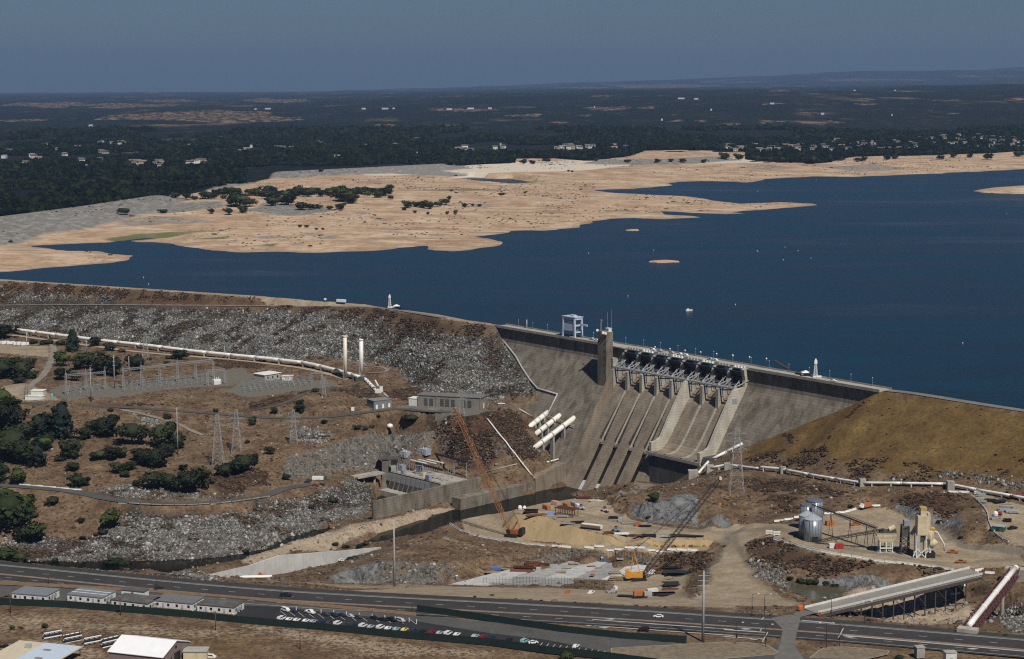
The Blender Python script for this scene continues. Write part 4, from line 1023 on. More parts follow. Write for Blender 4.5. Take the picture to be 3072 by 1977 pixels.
i_ = inside(wx, wy, inlet); d_, _ = dist_line(wx, wy, inlet, True); FZ = np.where(i_ | (d_ < 10), np.minimum(FZ, LAKE_Z + np.where(i_, -.6, .5)), FZ)
DK = np.zeros(FX.shape)
for D in dikes:
    d_, z_ = dist_line(FX, FY, [tuple(q) for q in D]); k = z_ - np.maximum(d_ - 8, 0) * .16
    DK = np.maximum(DK, np.clip((k - FZ) / 1.5, 0, 1) * (d_ < 140)); FZ = np.maximum(FZ, np.where(d_ < 160, k, -99))
wood_line = [P('a1', x, y, -3)[:2] for x, y in ((-700, 745), (0, 700), (735, 600), (900, 580), (1000, 560), (1140, 535), (1320, 492), (2060, 455), (2393, 440))] + [P('a2', x, y, -9)[:2] for x, y in ((0, 428), (200, 430), (350, 440), (540, 418), (900, 408), (980, 425), (1150, 440), (1450, 445), (1600, 420), (2000, 410), (2393, 395), (3200, 350))]
wood_poly = [tuple(p) for p in wood_line] + [(4500, 7500), (-4500, 7500)]
WD = inside(wx, wy, wood_poly)
FZ = FZ + np.where(WD, far_z(FX, FY) + FX * 0, 0) * np.clip((FY - 3000) / 1500, 0, 1)
fm1 = np.zeros(FX.shape + (3,))
def fzone(ch, pts, val=1.0, tg='a1'):
    poly = [tuple(P(tg, x, y, -15)[:2]) for x, y in pts]
    fm1[..., ch] = np.maximum(fm1[..., ch], inside(wx, wy, poly) * val)
fm1[..., 0] = DK
fzone(0, ((640, 680), (700, 660), (1050, 645), (1040, 670), (760, 690))); fzone(0, ((1160, 680), (1240, 655), (1420, 660), (1580, 680), (1400, 700), (1250, 695)))
fzone(0, ((510, 720), (700, 700), (980, 715), (1000, 725), (600, 735)), .7); fzone(0, ((1480, 500), (1600, 478), (2050, 462), (1990, 475), (1700, 508)), .9)
for q in ((1250, 785, 90), (1450, 780, 80), (1780, 710, 60), (1800, 750, 50), (2060, 765, 70), (1550, 790, 60), (1380, 815, 60), (2250, 650, 80), (1700, 690, 50)):
    fzone(0, ((q[0] - q[2], q[1]), (q[0], q[1] - 7), (q[0] + q[2], q[1]), (q[0], q[1] + 7)), .7)
fzone(0, ((1450, 470), (1700, 455), (1850, 470), (1650, 485)), .7, 'a2'); fzone(0, ((1050, 470), (1200, 462), (1350, 470), (1200, 480)), .6, 'a2')
fzone(1, ((480, 790), (600, 768), (940, 752), (930, 762), (640, 795))); fzone(1, ((880, 790), (1060, 782), (1050, 792))); fzone(1, ((1200, 815), (1290, 808), (1280, 822))); fzone(1, ((1900, 585), (2200, 570), (2393, 575), (2100, 585)), .8)
fzone(1, ((620, 665), (680, 658), (720, 668), (660, 672)), 1, 'a2'); fzone(1, ((0, 525), (120, 520), (150, 535), (0, 545)), .8, 'a2'); fzone(1, ((420, 660), (560, 655), (580, 666), (450, 668)), .8, 'a2')
fzone(2, ((1560, 510), (1800, 500), (2050, 470), (2393, 462), (2393, 500), (2000, 515), (1750, 522))); fzone(2, ((0, 455), (350, 450), (560, 470), (300, 490), (0, 500)), 1, 'a2'); fzone(2, ((900, 440), (1100, 430), (1150, 455), (900, 460)), .9, 'a2')
fm2 = np.zeros(FX.shape + (3,)); fm2[..., 0] = WD; fm2[..., 1] = np.clip(1 - np.abs(sd) / 14, 0, 1) * (sd > -20)
fzone_b = [tuple(P('a2', x, y, -9)[:2]) for x, y in ((540, 420), (620, 390), (780, 385), (960, 385), (1100, 395), (1100, 440), (900, 415))]
fm2[..., 0] *= ~inside(FX, FY, fzone_b)
kp = (np.abs(FX) < FY * .2768 + 260) & (FZ > LAKE_Z - 5)
def grid_mesh(X, Y, Z, kp, name, mat, attrs):
    cell = kp[:-1, :-1] | kp[1:, 1:] | kp[1:, :-1] | kp[:-1, 1:]
    ids = np.arange(X.size).reshape(X.shape)
    q = np.stack([ids[:-1, :-1][cell], ids[:-1, 1:][cell], ids[1:, 1:][cell], ids[1:, :-1][cell]], 1)
    used = np.unique(q); rm = np.zeros(X.size, np.int32); rm[used] = np.arange(len(used))
    V = np.stack([X.ravel(), Y.ravel(), Z.ravel()], 1)[used]
    return np_mesh(name, V, rm[q], mat, {k: v.reshape(-1, 3)[used] for k, v in attrs.items()}, smooth=True)
def far_material():
    m, n, l, b = new_mat('far_land')
    def att(nm):
        a = n.new('ShaderNodeAttribute'); a.attribute_name = nm
        s = n.new('ShaderNodeSeparateColor'); l.new(a.outputs['Color'], s.inputs[0]); return s.outputs
    a1, a2 = att('m1'), att('m2')
    pos = wpos(n, l, (1, .55, 1))
    big, mid, fine = noise(n, l, .0045, pos, 4), noise(n, l, .018, pos, 4, .65), noise(n, l, .09, pos, 3, .7)
    c = ramp(n, l, mid, [(.3, (.30, .195, .122)), (.5, (.45, .315, .205)), (.7, (.56, .43, .30))])
    c = mixc(n, l, ramp(n, l, fine, [(.3, .55), (.52, 0.0)]), c, (.20, .145, .095))
    c = mixc(n, l, ramp(n, l, big, [(.55, 0.0), (.7, .45)]), c, (.33, .20, .13))
    c = mixc(n, l, mth(n, l, 'MULTIPLY', a2[1], ramp(n, l, mid, [(.4, .2), (.6, .9)])), c, (.20, .13, .085))
    sp = n.new('ShaderNodeSeparateXYZ'); l.new(wpos(n, l), sp.inputs[0])
    bandz = mth(n, l, 'ADD', mth(n, l, 'MULTIPLY', sp.outputs[2], 1.7), mth(n, l, 'MULTIPLY', mid, 4.0))
    c = mixc(n, l, ramp(n, l, mth(n, l, 'FRACT', bandz), [(.0, .5), (.3, 0.0), (.8, 0.0), (1.0, .5)]), c, (.27, .185, .12))
    c = mixc(n, l, ramp(n, l, noise(n, l, .3, wpos(n, l), 3, .7), [(.62, 0.0), (.74, .7)]), c, (.13, .105, .08))
    c = mixc(n, l, ramp(n, l, noise(n, l, .02, wpos(n, l, (.5, 1.6, 1)), 4, .7), [(.52, 0.0), (.68, .7)]), c, (.60, .50, .38))
    c = mixc(n, l, ramp(n, l, noise(n, l, .014, wpos(n, l, (.6, 1.8, 1)), 4, .7), [(.33, .75), (.46, 0.0)]), c, (.235, .165, .115))
    c = mixc(n, l, a1[2], c, (.56, .49, .40))
    c = mixc(n, l, mth(n, l, 'MULTIPLY', a1[0], ramp(n, l, fine, [(.25, .5), (.5, 1.0)])), c, ramp(n, l, fine, [(.35, (.10, .10, .095)), (.7, (.29, .285, .27))]))
    c = mixc(n, l, mth(n, l, 'MULTIPLY', a1[1], ramp(n, l, mid, [(.3, 0.2), (.55, .9)])), c, (.10, .12, .045))
    fl = ramp(n, l, mid, [(.3, (.007, .010, .008)), (.60, (.016, .019, .013)), (.72, (.12, .085, .052))])
    fl = mixc(n, l, ramp(n, l, noise(n, l, .0011, wpos(n, l, (1, .4, 1)), 4, .6), [(.56, 0.0), (.64, .8)]), fl, (.20, .14, .085))
    fl = mixc(n, l, ramp(n, l, noise(n, l, .004, wpos(n, l, (1, .3, 1)), 5, .7), [(.46, .95), (.62, 0.0)]), fl, (.006, .010, .009))
    fl = mixc(n, l, mth(n, l, 'MULTIPLY', a2[2], ramp(n, l, noise(n, l, .03, wpos(n, l, (1, .4, 1)), 3, .7), [(.46, .05), (.58, 1.0)])), fl, ramp(n, l, mid, [(.3, (.15, .092, .052)), (.65, (.25, .17, .10))]))
    c = mixc(n, l, a2[0], c, fl)
    l.new(c, b.inputs['Base Color']); b.inputs['Roughness'].default_value = 1.0; b.inputs['Specular IOR Level'].default_value = .1
    return m
# dry-grass clearings of the plain and the settled strip by the shore, as surveyed
def plain_pt(t, x, y):
    d = ray(t, x, y); Y = np.concatenate([np.arange(2500.0, 9000, 10), np.arange(9000.0, 40000, 40)]); X = d[0] / d[1] * Y; Z = HC + d[2] / d[1] * Y
    m = np.nonzero(np.where(Y < 5600, -8.0, -9 + far_z(X, Y)) >= Z)[0]; k = m[0] if len(m) else len(Y) - 1
    return X[k], Y[k]
CLEAR = []
for t, x, y, w, h in (('a1', 930, 236, 460, 26), ('a1', 220, 178, 200, 12), ('a1', 600, 182, 220, 10), ('a1', 110, 252, 110, 7), ('a1', 1300, 158, 150, 10), ('a1', 780, 160, 120, 7), ('a1', 2150, 202, 150, 6), ('a1', 1800, 272, 60, 5), ('a1', 700, 455, 90, 8), ('a1', 900, 452, 50, 6), ('a1', 80, 530, 45, 9), ('a1', 270, 600, 25, 6), ('a1', 160, 540, 30, 5), ('a1', 30, 606, 18, 6), ('a1', 1060, 430, 40, 5), ('a2', 60, 228, 90, 8), ('a2', 450, 196, 110, 9), ('a2', 640, 192, 40, 4), ('a2', 220, 262, 50, 4), ('a2', 760, 255, 45, 5), ('a2', 1030, 272, 60, 8), ('a2', 1200, 258, 75, 8), ('a2', 1440, 260, 95, 7), ('a2', 1220, 175, 45, 6), ('a2', 1640, 152, 50, 6), ('a2', 2030, 160, 75, 6), ('a2', 2370, 152, 60, 7), ('a2', 1650, 176, 50, 4), ('a2', 1260, 112, 50, 4), ('a2', 700, 90, 260, 9), ('a2', 330, 98, 120, 4), ('a2', 1050, 70, 160, 5), ('a2', 1700, 62, 300, 5), ('a2', 2050, 218, 30, 4), ('a2', 1380, 216, 40, 4), ('a2', 340, 228, 30, 4), ('a2', 880, 255, 40, 4), ('a2', 2200, 45, 160, 4)):
    CLEAR.append([plain_pt(t, x + w * math.cos(a) * (1 + .25 * math.sin(5 * a + x)), y + h * math.sin(a) * (1 + .3 * math.cos(3 * a + y))) for a in np.linspace(0, 6.283, 15)[:-1]])
def clearing(x, y):
    r = np.hypot(x, y); k = np.zeros(x.shape, bool); wx_ = x + r * .006 * (fbm(x / 160, y / 300, 3, 201) - .5); wy_ = y + r * .02 * (fbm(x / 200, y / 300, 3, 202) - .5)
    for c in CLEAR: k |= inside(wx_, wy_, c)
    return k
TOWN = [[P('a2', x, y, -8)[:2] for x, y in q] for q in (((950, 405), (1000, 368), (1500, 345), (1900, 320), (2500, 300), (2500, 385), (1900, 398), (1500, 408)), ((180, 394), (220, 368), (560, 368), (570, 394)))] + [[P('a1', x, y, -8)[:2] for x, y in q] for q in (((600, 480), (620, 450), (790, 445), (780, 478)), ((440, 374), (470, 350), (640, 350), (620, 376)), ((850, 466), (870, 435), (980, 432), (970, 464)), ((2120, 402), (2140, 376), (2450, 372), (2450, 400)))]
fmat = far_material()
fm1[..., 0] = np.where(WD, 0, fm1[..., 0]); cz = clearing(FX, FY) & WD; fm2[..., 2] = cz
struct(link('shore_land', grid_mesh(FX, FY, FZ, kp, 'shore_land', fmat, {'m1': fm1, 'm2': fm2})))
rr = np.exp(np.linspace(math.log(5450), math.log(60000), 330)); aa = np.linspace(-.40, .40, 620)
AA, RR = np.meshgrid(aa, rr); PX, PY = AA * RR, RR
PZ = -9 + far_z(PX, PY) + (fbm(PX / 300, PY / 300, 3, 91) - .5) * 14 * np.clip((RR - 6000) / 5000, 0, 1)
one = np.zeros(PX.shape + (3,)); one[..., 0] = 1; one[..., 2] = clearing(PX, PY)
struct(link('plain_and_hills', grid_mesh(PX, PY, PZ, np.ones(PX.shape, bool), 'plain_and_hills', fmat, {'m1': one * 0, 'm2': one})))
def far_ground(x, y):
    x, y = np.asarray(x, float), np.asarray(y, float)
    i = np.clip(((x - fx[0]) / fs).astype(int), 0, len(fx) - 1); j = np.clip(((y - fy[0]) / fs).astype(int), 0, len(fy) - 1)
    return np.where(y < 5600, FZ[j, i], -9 + far_z(x, y))

# ---------------------------------------------------------------- foliage
def leaf_mat(name, a, b_, c_, sc_=.55):
    m, n, l, b = new_mat(name)
    oi = n.new('ShaderNodeObjectInfo')
    g = noise(n, l, sc_, wpos(n, l), 3, .7)
    k = mth(n, l, 'ADD', mth(n, l, 'MULTIPLY', g, .55), mth(n, l, 'MULTIPLY', oi.outputs['Random'], .5))
    l.new(ramp(n, l, k, [(.25, a), (.55, b_), (.85, c_)]), b.inputs['Base Color'])
    b.inputs['Roughness'].default_value = .8; b.inputs['Specular IOR Level'].default_value = .2
    MATS[name] = m
    return m
leaf_oak = leaf_mat('oak_leaves', (.010, .014, .007), (.022, .029, .012), (.048, .057, .023))
leaf_green = leaf_mat('green_leaves', (.016, .026, .009), (.036, .052, .014), (.062, .082, .022))
leaf_pine = leaf_mat('pine_needles', (.008, .014, .010), (.014, .023, .016), (.024, .034, .022))
leaf_far = leaf_mat('woodland_leaves', (.003, .005, .003), (.007, .0105, .0055), (.024, .029, .011), .006)
leaf_far.node_tree.nodes['Principled BSDF'].inputs['Specular IOR Level'].default_value = 0
bark = pm('bark', (.07, .05, .035), .4, 1.0, .95)
def ico(sub=1):
    import bmesh
    bm = bmesh.new(); bmesh.ops.create_icosphere(bm, subdivisions=sub, radius=1.0)
    v = np.array([q.co[:] for q in bm.verts]); f = np.array([[w.index for w in q.verts] for q in bm.faces]); bm.free()
    return v, f
I1, I2 = ico(1), ico(2)
def far_tree(seed, tall):
    rg = np.random.default_rng(seed); V, Fc, k = [], [], 0
    for i in range(4):
        v, f = I1; c = np.array([rg.uniform(-.32, .32), rg.uniform(-.32, .32), .45 + rg.uniform(-.15, .3) * tall]); s = rg.uniform(.3, .5)
        v = v * (1 + rg.uniform(-.25, .25, (len(v), 1))) * s * np.array([1, 1, tall]) + c
        V.append(v); Fc.append(f + k); k += len(v)
    return np_mesh('woodland_tree', np.concatenate(V), np.concatenate(Fc), leaf_far)
ftv = [far_tree(i, 1.0 if i < 4 else 1.6) for i in range(6)]
n = 560000
r_ = np.sqrt(RNG.uniform(2400 ** 2, 15500 ** 2, n)); a_ = RNG.uniform(-.30, .30, n)
x_, y_ = a_ * r_, r_
w_ = inside(x_ + 30 * (fbm(x_ / 60, y_ / 60, 2, 8) - .5), y_, wood_poly)
dn = fbm(x_ / 420, y_ / 700, 4, 23); cl_ = fbm(x_ / 2500, y_ / 1800, 3, 33)
sparse = np.clip((r_ - 6800) / 2500, 0, 1)
w_ &= (dn > .44 + .10 * sparse * (cl_ > .5) + .05 * (fbm(x_ / 120, y_ / 260, 2, 29) > .62)) & ~inside(x_, y_, fzone_b)
w_ &= RNG.uniform(0, 1, n) < np.clip(1.2 - sparse * .35, .3, 1)
w_ &= ~(clearing(x_, y_) & (RNG.uniform(0, 1, n) < .62))
for q in TOWN: w_ &= ~(inside(x_, y_, q) & (RNG.uniform(0, 1, n) < .62))
x_, y_, r_ = x_[w_], y_[w_], r_[w_]
z_ = far_ground(x_, y_)
sz = RNG.uniform(4.5, 10.5, len(x_)) * (1 + np.clip((r_ - 5000) / 8000, 0, 1.3)) * np.where(RNG.uniform(0, 1, len(x_)) < .06, 1.5, 1)
wood = scatter('woodland', np.stack([x_, y_, z_ - 1], 1), np.stack([sz * 1.15, sz * 1.15, sz], 1), ftv)
# ---------------------------------------------------------------- builders shared by the things below
ORD = ['first', 'second', 'third', 'fourth', 'fifth', 'sixth', 'seventh', 'eighth', 'ninth', 'tenth', 'eleventh', 'twelfth', 'thirteenth', 'fourteenth', 'fifteenth', 'sixteenth', 'seventeenth', 'eighteenth', 'nineteenth', 'twentieth']
def ordw(i):
    if i < 20: return ORD[i]
    t = ('twenty', 'thirty', 'forty', 'fifty', 'sixty', 'seventy', 'eighty', 'ninety')[(i + 1) // 10 - 2]
    u = (i + 1) % 10
    return t + '-' + ORD[u - 1] if u else {'twenty': 'twentieth', 'thirty': 'thirtieth', 'forty': 'fortieth', 'fifty': 'fiftieth', 'sixty': 'sixtieth', 'seventy': 'seventieth', 'eighty': 'eightieth', 'ninety': 'ninetieth'}[t]
def part(T, name, mb, mat, smooth=False, parent=None):
    """a part modelled at its map position, hung under its thing"""
    o = Vector(T.location); c, s = math.cos(-T.rotation_euler[2]), math.sin(-T.rotation_euler[2])
    out = []
    for x, y, z in mb.v:
        x, y, z = x - o[0], y - o[1], z - o[2]; out.append((x * c - y * s, x * s + y * c, z))
    mb.v = out
    return mb.build(name, mat, parent or T, smooth)
def mono(name, label, cat, loc, mb, mat, group=None, rz=0.0, smooth=False):
    """a thing that is one mesh, modelled about its own base"""
    o = mb.build(name, mat, None, smooth); o.location = tuple(map(float, loc)); o.rotation_euler = (0, 0, rz)
    return tag(o, label, cat, group)
def hp(t, n, Y): return n * ZT[t][2] * Y / F
def ang(a, b): return math.atan2(b[1] - a[1], b[0] - a[0])
steel_gv = pm('galvanised_steel', (.30, .31, .32), .2, .7, .5)
steel_pole = pm('weathered_pole_steel', (.34, .35, .36), .2, .5, .55)
wood = pm('pole_wood', (.075, .055, .04), .3, 1.0, .9)
rust = pm('rusty_steel', (.17, .062, .03), .4, .8, .85)
black = pm('black_paint', (.018, .018, .02), .3, .8, .5)
orange_p = pm('orange_paint', (.42, .145, .04), .2, .6, .5)
blue_p = pm('blue_paint', (.05, .17, .42), .2, .6, .5)
red_p = pm('red_paint', (.35, .03, .03), .2, .6, .5)
cream_p = pm('cream_paint', (.58, .49, .33), .15, .5, .6, stain=(.34, .27, .17))
white_s = pm('weathered_white', (.66, .66, .63), .12, .5, .55, stain=(.5, .47, .42))
grey_blk = pm('grey_block_wall', (.17, .18, .19), .2, .5, .85)
grey_con = pm('grey_building_concrete', (.21, .20, .175), .2, .3, .9, stain=(.13, .12, .10))
glass = pm('dark_glass', (.02, .024, .03), .3, .5, .15)
tire = pm('tyre_rubber', (.012, .012, .012), .2, 1, .9)
timber = pm('stacked_timber', (.33, .25, .16), .3, .8, .9)
tarp_b = pm('blue_tarp', (.10, .18, .42), .2, .8, .6)
dark_mat = pm('black_rebar_mats', (.02, .02, .021), .4, 1.5, .8)
green_f = pm('dark_green_screen', (.003, .016, .013), .25, .3, .85)

def pole(name, label, t, x, yb, yt, r0=.55, r1=.25, mat=None, group=None, arms=(), base=None):
    b = G(t, x, yb) if base is None else base
    h = hp(t, yb - yt, b[1])
    T = thing(name, label, 'pole', b, group=group)
    part(T, 'shaft', MB().tube([b + [0, 0, -.3], b + [0, 0, h]], r0, 8, r1=r1), mat or steel_pole, True)
    for zf, w in arms:
        part(T, 'crossarm', MB().beam(b + [-w, 0, h * zf], b + [w, 0, h * zf], .22), mat or steel_pole)
    return T
def lattice(T, b, h, w0, w1, n=8, th=.28, name='lattice_frame', mat=None):
    mb = MB()
    cor = lambda f: [b + np.array([i * (w0 + (w1 - w0) * f) / 2, j * (w0 + (w1 - w0) * f) / 2, h * f]) for i, j in ((-1, -1), (1, -1), (1, 1), (-1, 1))]
    for k in range(4): mb.beam(cor(0)[k], cor(1)[k], th)
    fs_ = [1 - (1 - i / n) ** 1.25 for i in range(n + 1)]
    for a, c in zip(fs_[:-1], fs_[1:]):
        A, Bc = cor(a), cor(c)
        for k in range(4):
            mb.beam(A[k], Bc[(k + 1) % 4], th * .6).beam(A[(k + 1) % 4], Bc[k], th * .6).beam(Bc[k], Bc[(k + 1) % 4], th * .5)
    return part(T, name, mb, mat or steel_gv)
def pylon(label, t, x, yb, yt, group=None):
    b = G(t, x, yb); h = hp(t, yb - yt, b[1])
    T = thing('lattice_pylon', label, 'pylon', b, group=group)
    lattice(T, b, h, h * .22, h * .05, 9, .2)
    for f, w in ((.66, .15), (.78, .19), (.9, .15)):
        mb = MB(); z = h * f
        for s in (-1, 1):
            mb.beam(b + [0, 0, z], b + [s * h * w, 0, z + .3], .2).beam(b + [0, 0, z + h * .045], b + [s * h * w, 0, z + .3], .15)
            mb.beam(b + [s * h * w, 0, z + .3], b + [s * h * w, 0, z - 2], .16)
        part(T, 'crossarm', mb, steel_gv)
    return T
CARM = {}
def car_paint(nm, col):
    if nm in CARM: return CARM[nm]
    m, n, l, b = new_mat('car_paint_' + nm); b.inputs['Base Color'].default_value = (*col, 1); b.inputs['Roughness'].default_value = .32
    c = ramp(n, l, noise(n, l, 2.0, wpos(n, l), 2), [(.3, tuple(x * .85 for x in col)), (.7, col)]); l.new(c, b.inputs['Base Color'])
    CARM[nm] = m
    return m
CC = {'white': (.72, .72, .72), 'silver': (.40, .41, .42), 'black': (.015, .015, .017), 'dark blue': (.02, .03, .07), 'dark grey': (.05, .052, .055), 'red': (.20, .015, .018), 'pale blue': (.25, .45, .50), 'yellow': (.62, .58, .16), 'orange': (.42, .14, .03)}
def prof_solid(mb, prof, w, inset=0.0):
    n = len(prof); vs = [(x, -w / 2 + inset * (z > .9), z) for x, z in prof] + [(x, w / 2 - inset * (z > .9), z) for x, z in prof]
    return mb.add(vs, [tuple(range(n))[::-1], tuple(range(n, 2 * n))] + [(i, (i + 1) % n, n + (i + 1) % n, n + i) for i in range(n)])
CAR_MESH = {}
def car_meshes(kind):
    if kind in CAR_MESH: return CAR_MESH[kind]
    body, glz = MB(), MB()
    if kind == 'sedan':
        L_, w = 4.7, 1.85
        prof_solid(body, [(-2.35, .35), (2.3, .35), (2.35, .62), (2.2, .8), (1.15, .92), (.45, 1.38), (-.95, 1.42), (-1.75, 1.0), (-2.3, .92)], w, .18)
        prof_solid(glz, [(1.02, .95), (.42, 1.34), (-.93, 1.37), (-1.6, 1.0)], w - .26, 0)
    elif kind == 'van':
        L_, w = 5.0, 2.0
        prof_solid(body, [(-2.45, .4), (2.45, .4), (2.5, .95), (1.75, 1.15), (1.0, 1.8), (-2.3, 1.85), (-2.5, 1.1)], w, .12)
        prof_solid(glz, [(1.62, 1.15), (1.0, 1.72), (-2.25, 1.75), (-2.35, 1.2)], w - .14, 0)
    elif kind == 'pickup':
        L_, w = 5.8, 2.0
        prof_solid(body, [(-2.9, .5), (2.9, .5), (2.9, 1.05), (1.45, 1.15), (.85, 1.85), (-.75, 1.88), (-.95, 1.15), (-1.0, .75), (-2.75, .75), (-2.8, 1.15), (-2.9, 1.15)], w, .12)
        prof_solid(glz, [(1.32, 1.18), (.82, 1.75), (-.72, 1.78), (-.85, 1.2)], w - .14, 0)
        for s in (-1, 1): body.box((-1.9, s * .93, .7), (1.9, .1, .5))
    wh = MB(); wh.tube([(0, -.13, 0), (0, .13, 0)], .36, 12)
    r = (body, glz, wh, L_, w)
    CAR_MESH[kind] = {'glass': glz.mesh('window_band', glass), 'wheel': wh.mesh('wheel', tire, True), 'L': L_, 'w': w, 'body': body, 'c': {}}
    return CAR_MESH[kind]
def car(label, loc, rz, color='white', kind='sedan', group=None, name=None):
    M_ = car_meshes(kind)
    if color not in M_['c']: M_['c'][color] = M_['body'].mesh(kind + '_body', car_paint(color, CC[color]))
    T = thing(name or {'sedan': 'parked_car', 'van': 'parked_van', 'pickup': 'pickup_truck'}[kind], label, {'sedan': 'car', 'van': 'van', 'pickup': 'pickup'}[kind], loc, rz, group)
    link('body', M_['c'][color], T); link('window_band', M_['glass'], T)
    for x in (-M_['L'] * .31, M_['L'] * .31):
        for y in (-1, 1): link('wheel', M_['wheel'], T, (x, y * (M_['w'] / 2 - .1), .36))
    return T
def container(label, loc, rz, mat, L_=6.1, name='shipping_container', cat='container', group=None, door=True):
    T = thing(name, label, cat, loc, rz, group)
    MB().box((0, 0, .15), (L_, 2.44, 2.45)).build('shell', mat, T)
    mb = MB()
    for i in range(int(L_ / .6)): mb.box((-L_ / 2 + .4 + i * .6, -1.25, .35), (.2, .06, 2.0))
    o = mb.build('corrugation', mat, T); o['kind'] = 'stuff'
    for s in (-1, 1): MB().box((L_ / 2 + .03, s * .6, .3), (.06, 1.1, 2.15)).build('door', mat, T)
    return T
def bld(name, label, a, b, depth, h, wall_m, roof_m, roof='flat', over=.3, slope=.0, cat='building', h_b=None):
    """building whose front runs from map point a to b, its depth away to the back"""
    a, b = np.array(a, float), np.array(b, float)
    L_ = np.linalg.norm((b - a)[:2]); rz = ang(a, b)
    T = thing(name, label, cat, ((a + b) / 2)[:3] * [1, 1, 0] + [0, 0, min(a[2], b[2])], rz)
    MB().box((0, depth / 2, -1.0), (L_, depth, h + 1.0)).build('wall', wall_m, T)
    if roof == 'flat':
        MB().box((0, depth / 2, h + .003), (L_ + 2 * over, depth + 2 * over, .35)).build('roof', roof_m, T)
    elif roof == 'gable':       # ridge along the front
        rh = slope * depth / 2; x = L_ / 2 + over
        MB().prism([(-x, -over, h - over * slope), (-x, depth / 2, h + rh), (-x, depth + over, h - over * slope), (-x, depth + over, h - over * slope + .25), (-x, depth / 2, h + rh + .25), (-x, -over, h - over * slope + .25)], (2 * x, 0, 0)).build('roof', roof_m, T)
        for s in (-1, 1): MB().prism([(s * L_ / 2, 0, h), (s * L_ / 2, depth / 2, h + rh), (s * L_ / 2, depth, h)], (-s * .3, 0, 0)).build('gable', wall_m, T)
    T['L'] = L_
    return T
def opening(T, x, z, w, h, mat=None, name='window', y=-.06, frame=None, side=None, depth=0):
    """a pane on the front (or on the right-hand end, side=1)"""
    if side: MB().box((T['L'] / 2 + .06, x, z), (.12, w, h)).build(name, mat or glass, T)
    else: MB().box((x, y, z), (w, .12, h)).build(name, mat or glass, T)
BARR = {}
def barriers(line, label_, group, mat, L_=6.0, gap=.35, h=.95, w=.65, name='concrete_barrier', lift=0.0):
    """a run of separate barrier blocks along a line"""
    p = densify(smooth_line(line, 1), .5); acc = []; d = 0.0
    cum = np.concatenate([[0], np.cumsum([np.linalg.norm((q - r)[:2]) for q, r in zip(p[1:], p[:-1])])]); P_ = np.array(p)
    key = (L_, h, w, mat.name)
    if key not in BARR:
        mb = MB(); mb.prism([(-L_ / 2, -w / 2, 0), (-L_ / 2, -w / 4, h * .4), (-L_ / 2, -w / 5, h), (-L_ / 2, w / 5, h), (-L_ / 2, w / 4, h * .4), (-L_ / 2, w / 2, 0)], (L_, 0, 0)); BARR[key] = mb.mesh(name, mat)
    s = L_ / 2; n = 0
    while s < cum[-1]:
        q = [np.interp(s + e, cum, P_[:, k]) for e in (-1, 1) for k in (0, 1)]
        x, y = np.interp(s, cum, P_[:, 0]), np.interp(s, cum, P_[:, 1])
        o = link(name, BARR[key], None, (x, y, float(ground(x, y)) + lift), math.atan2(q[3] - q[1], q[2] - q[0]))
        tag(o, f'{label_}, {ordw(n)} along', 'barrier', group); s += L_ + gap; n += 1
    return n
# ---------------------------------------------------------------- highway, frontage road, car park
HW_Z = -43.70
hw = smooth_line([q * [1, 1, 0] + [0, 0, HW_Z] for q in hw_far], 2)
hw = densify(hw, 6.0)
def hoff(d, dz=0.0): return [q + [0, 0, dz] for q in offs(hw, d)]
HW = struct(MB().strip(hoff(-.5), hoff(33.5)).build('highway', MATS['asphalt_hwy'], fix=False))
paint_w = pm('road_paint_white', (.40, .40, .385), .25, 1.2, .8)
paint_y = pm('road_paint_median', (.20, .15, .11), .3, .6, .9)
worn = pm('worn_concrete_strip', (.13, .125, .118), .25, .4, .9)
def hpart(nm, d0, d1, mat, dz): MB().strip(hoff(d0, dz), hoff(d1, dz)).build(nm, mat, HW, fix=False)
hpart('shoulder_strip', 5.2, 7.2, worn, .004)
hpart('edge_line', 7.3, 7.65, paint_w, .008)
hpart('median_strip', 20.6, 22.8, paint_y, .004)
hpart('edge_line', 31.2, 31.5, paint_w, .008)
for d in (14.6, 26.6):
    cl_d = np.array(densify(hoff(d, .008), .5)); tg = np.gradient(cl_d, axis=0); tg /= np.linalg.norm(tg, axis=1)[:, None]
    sd_ = np.stack([tg[:, 1], -tg[:, 0], np.zeros(len(tg))], 1) * .17
    for k in range(0, len(cl_d) - 9, 29):
        if abs(cl_d[k][0]) > 330: continue
        MB().strip(cl_d[k:k + 8] - sd_[k:k + 8], cl_d[k:k + 8] + sd_[k:k + 8]).build('lane_dash', paint_w, HW, fix=False)
# turn lanes and stop lines at the junction
def mark(t, pts, nm='road_marking', dz=.008):
    MB().add([P(t, x, y, HW_Z + dz) for x, y in pts], [tuple(range(len(pts)))]).build(nm, paint_w, HW, fix=False)
for t, (x0, y0), (x1, y1), w in (('s3', (1270, 1216), (2393, 1296), 5), ('s3', (1220, 1262), (2393, 1345), 5), ('s4', (0, 1296), (330, 1318), 6), ('s4', (0, 1352), (310, 1372), 6), ('s4', (950, 1342), (2393, 1468), 6), ('s4', (620, 1222), (880, 1245), 5)):
    mark(t, ((x0, y0), (x1, y1), (x1, y1 + w), (x0, y0 + w)), 'lane_line')
for x, y in ((1300, 1270), (1380, 1285), (1430, 1215)): mark('s3', ((x - 70, y), (x - 10, y - 6), (x + 25, y - 1), (x - 8, y + 5)), 'turn_arrow')
for x, y in ((180, 1294), (250, 1375), (1010, 1358), (1990, 1452)): mark('s4', ((x - 55, y), (x - 10, y - 6), (x + 45, y), (x - 5, y + 6)), 'turn_arrow')
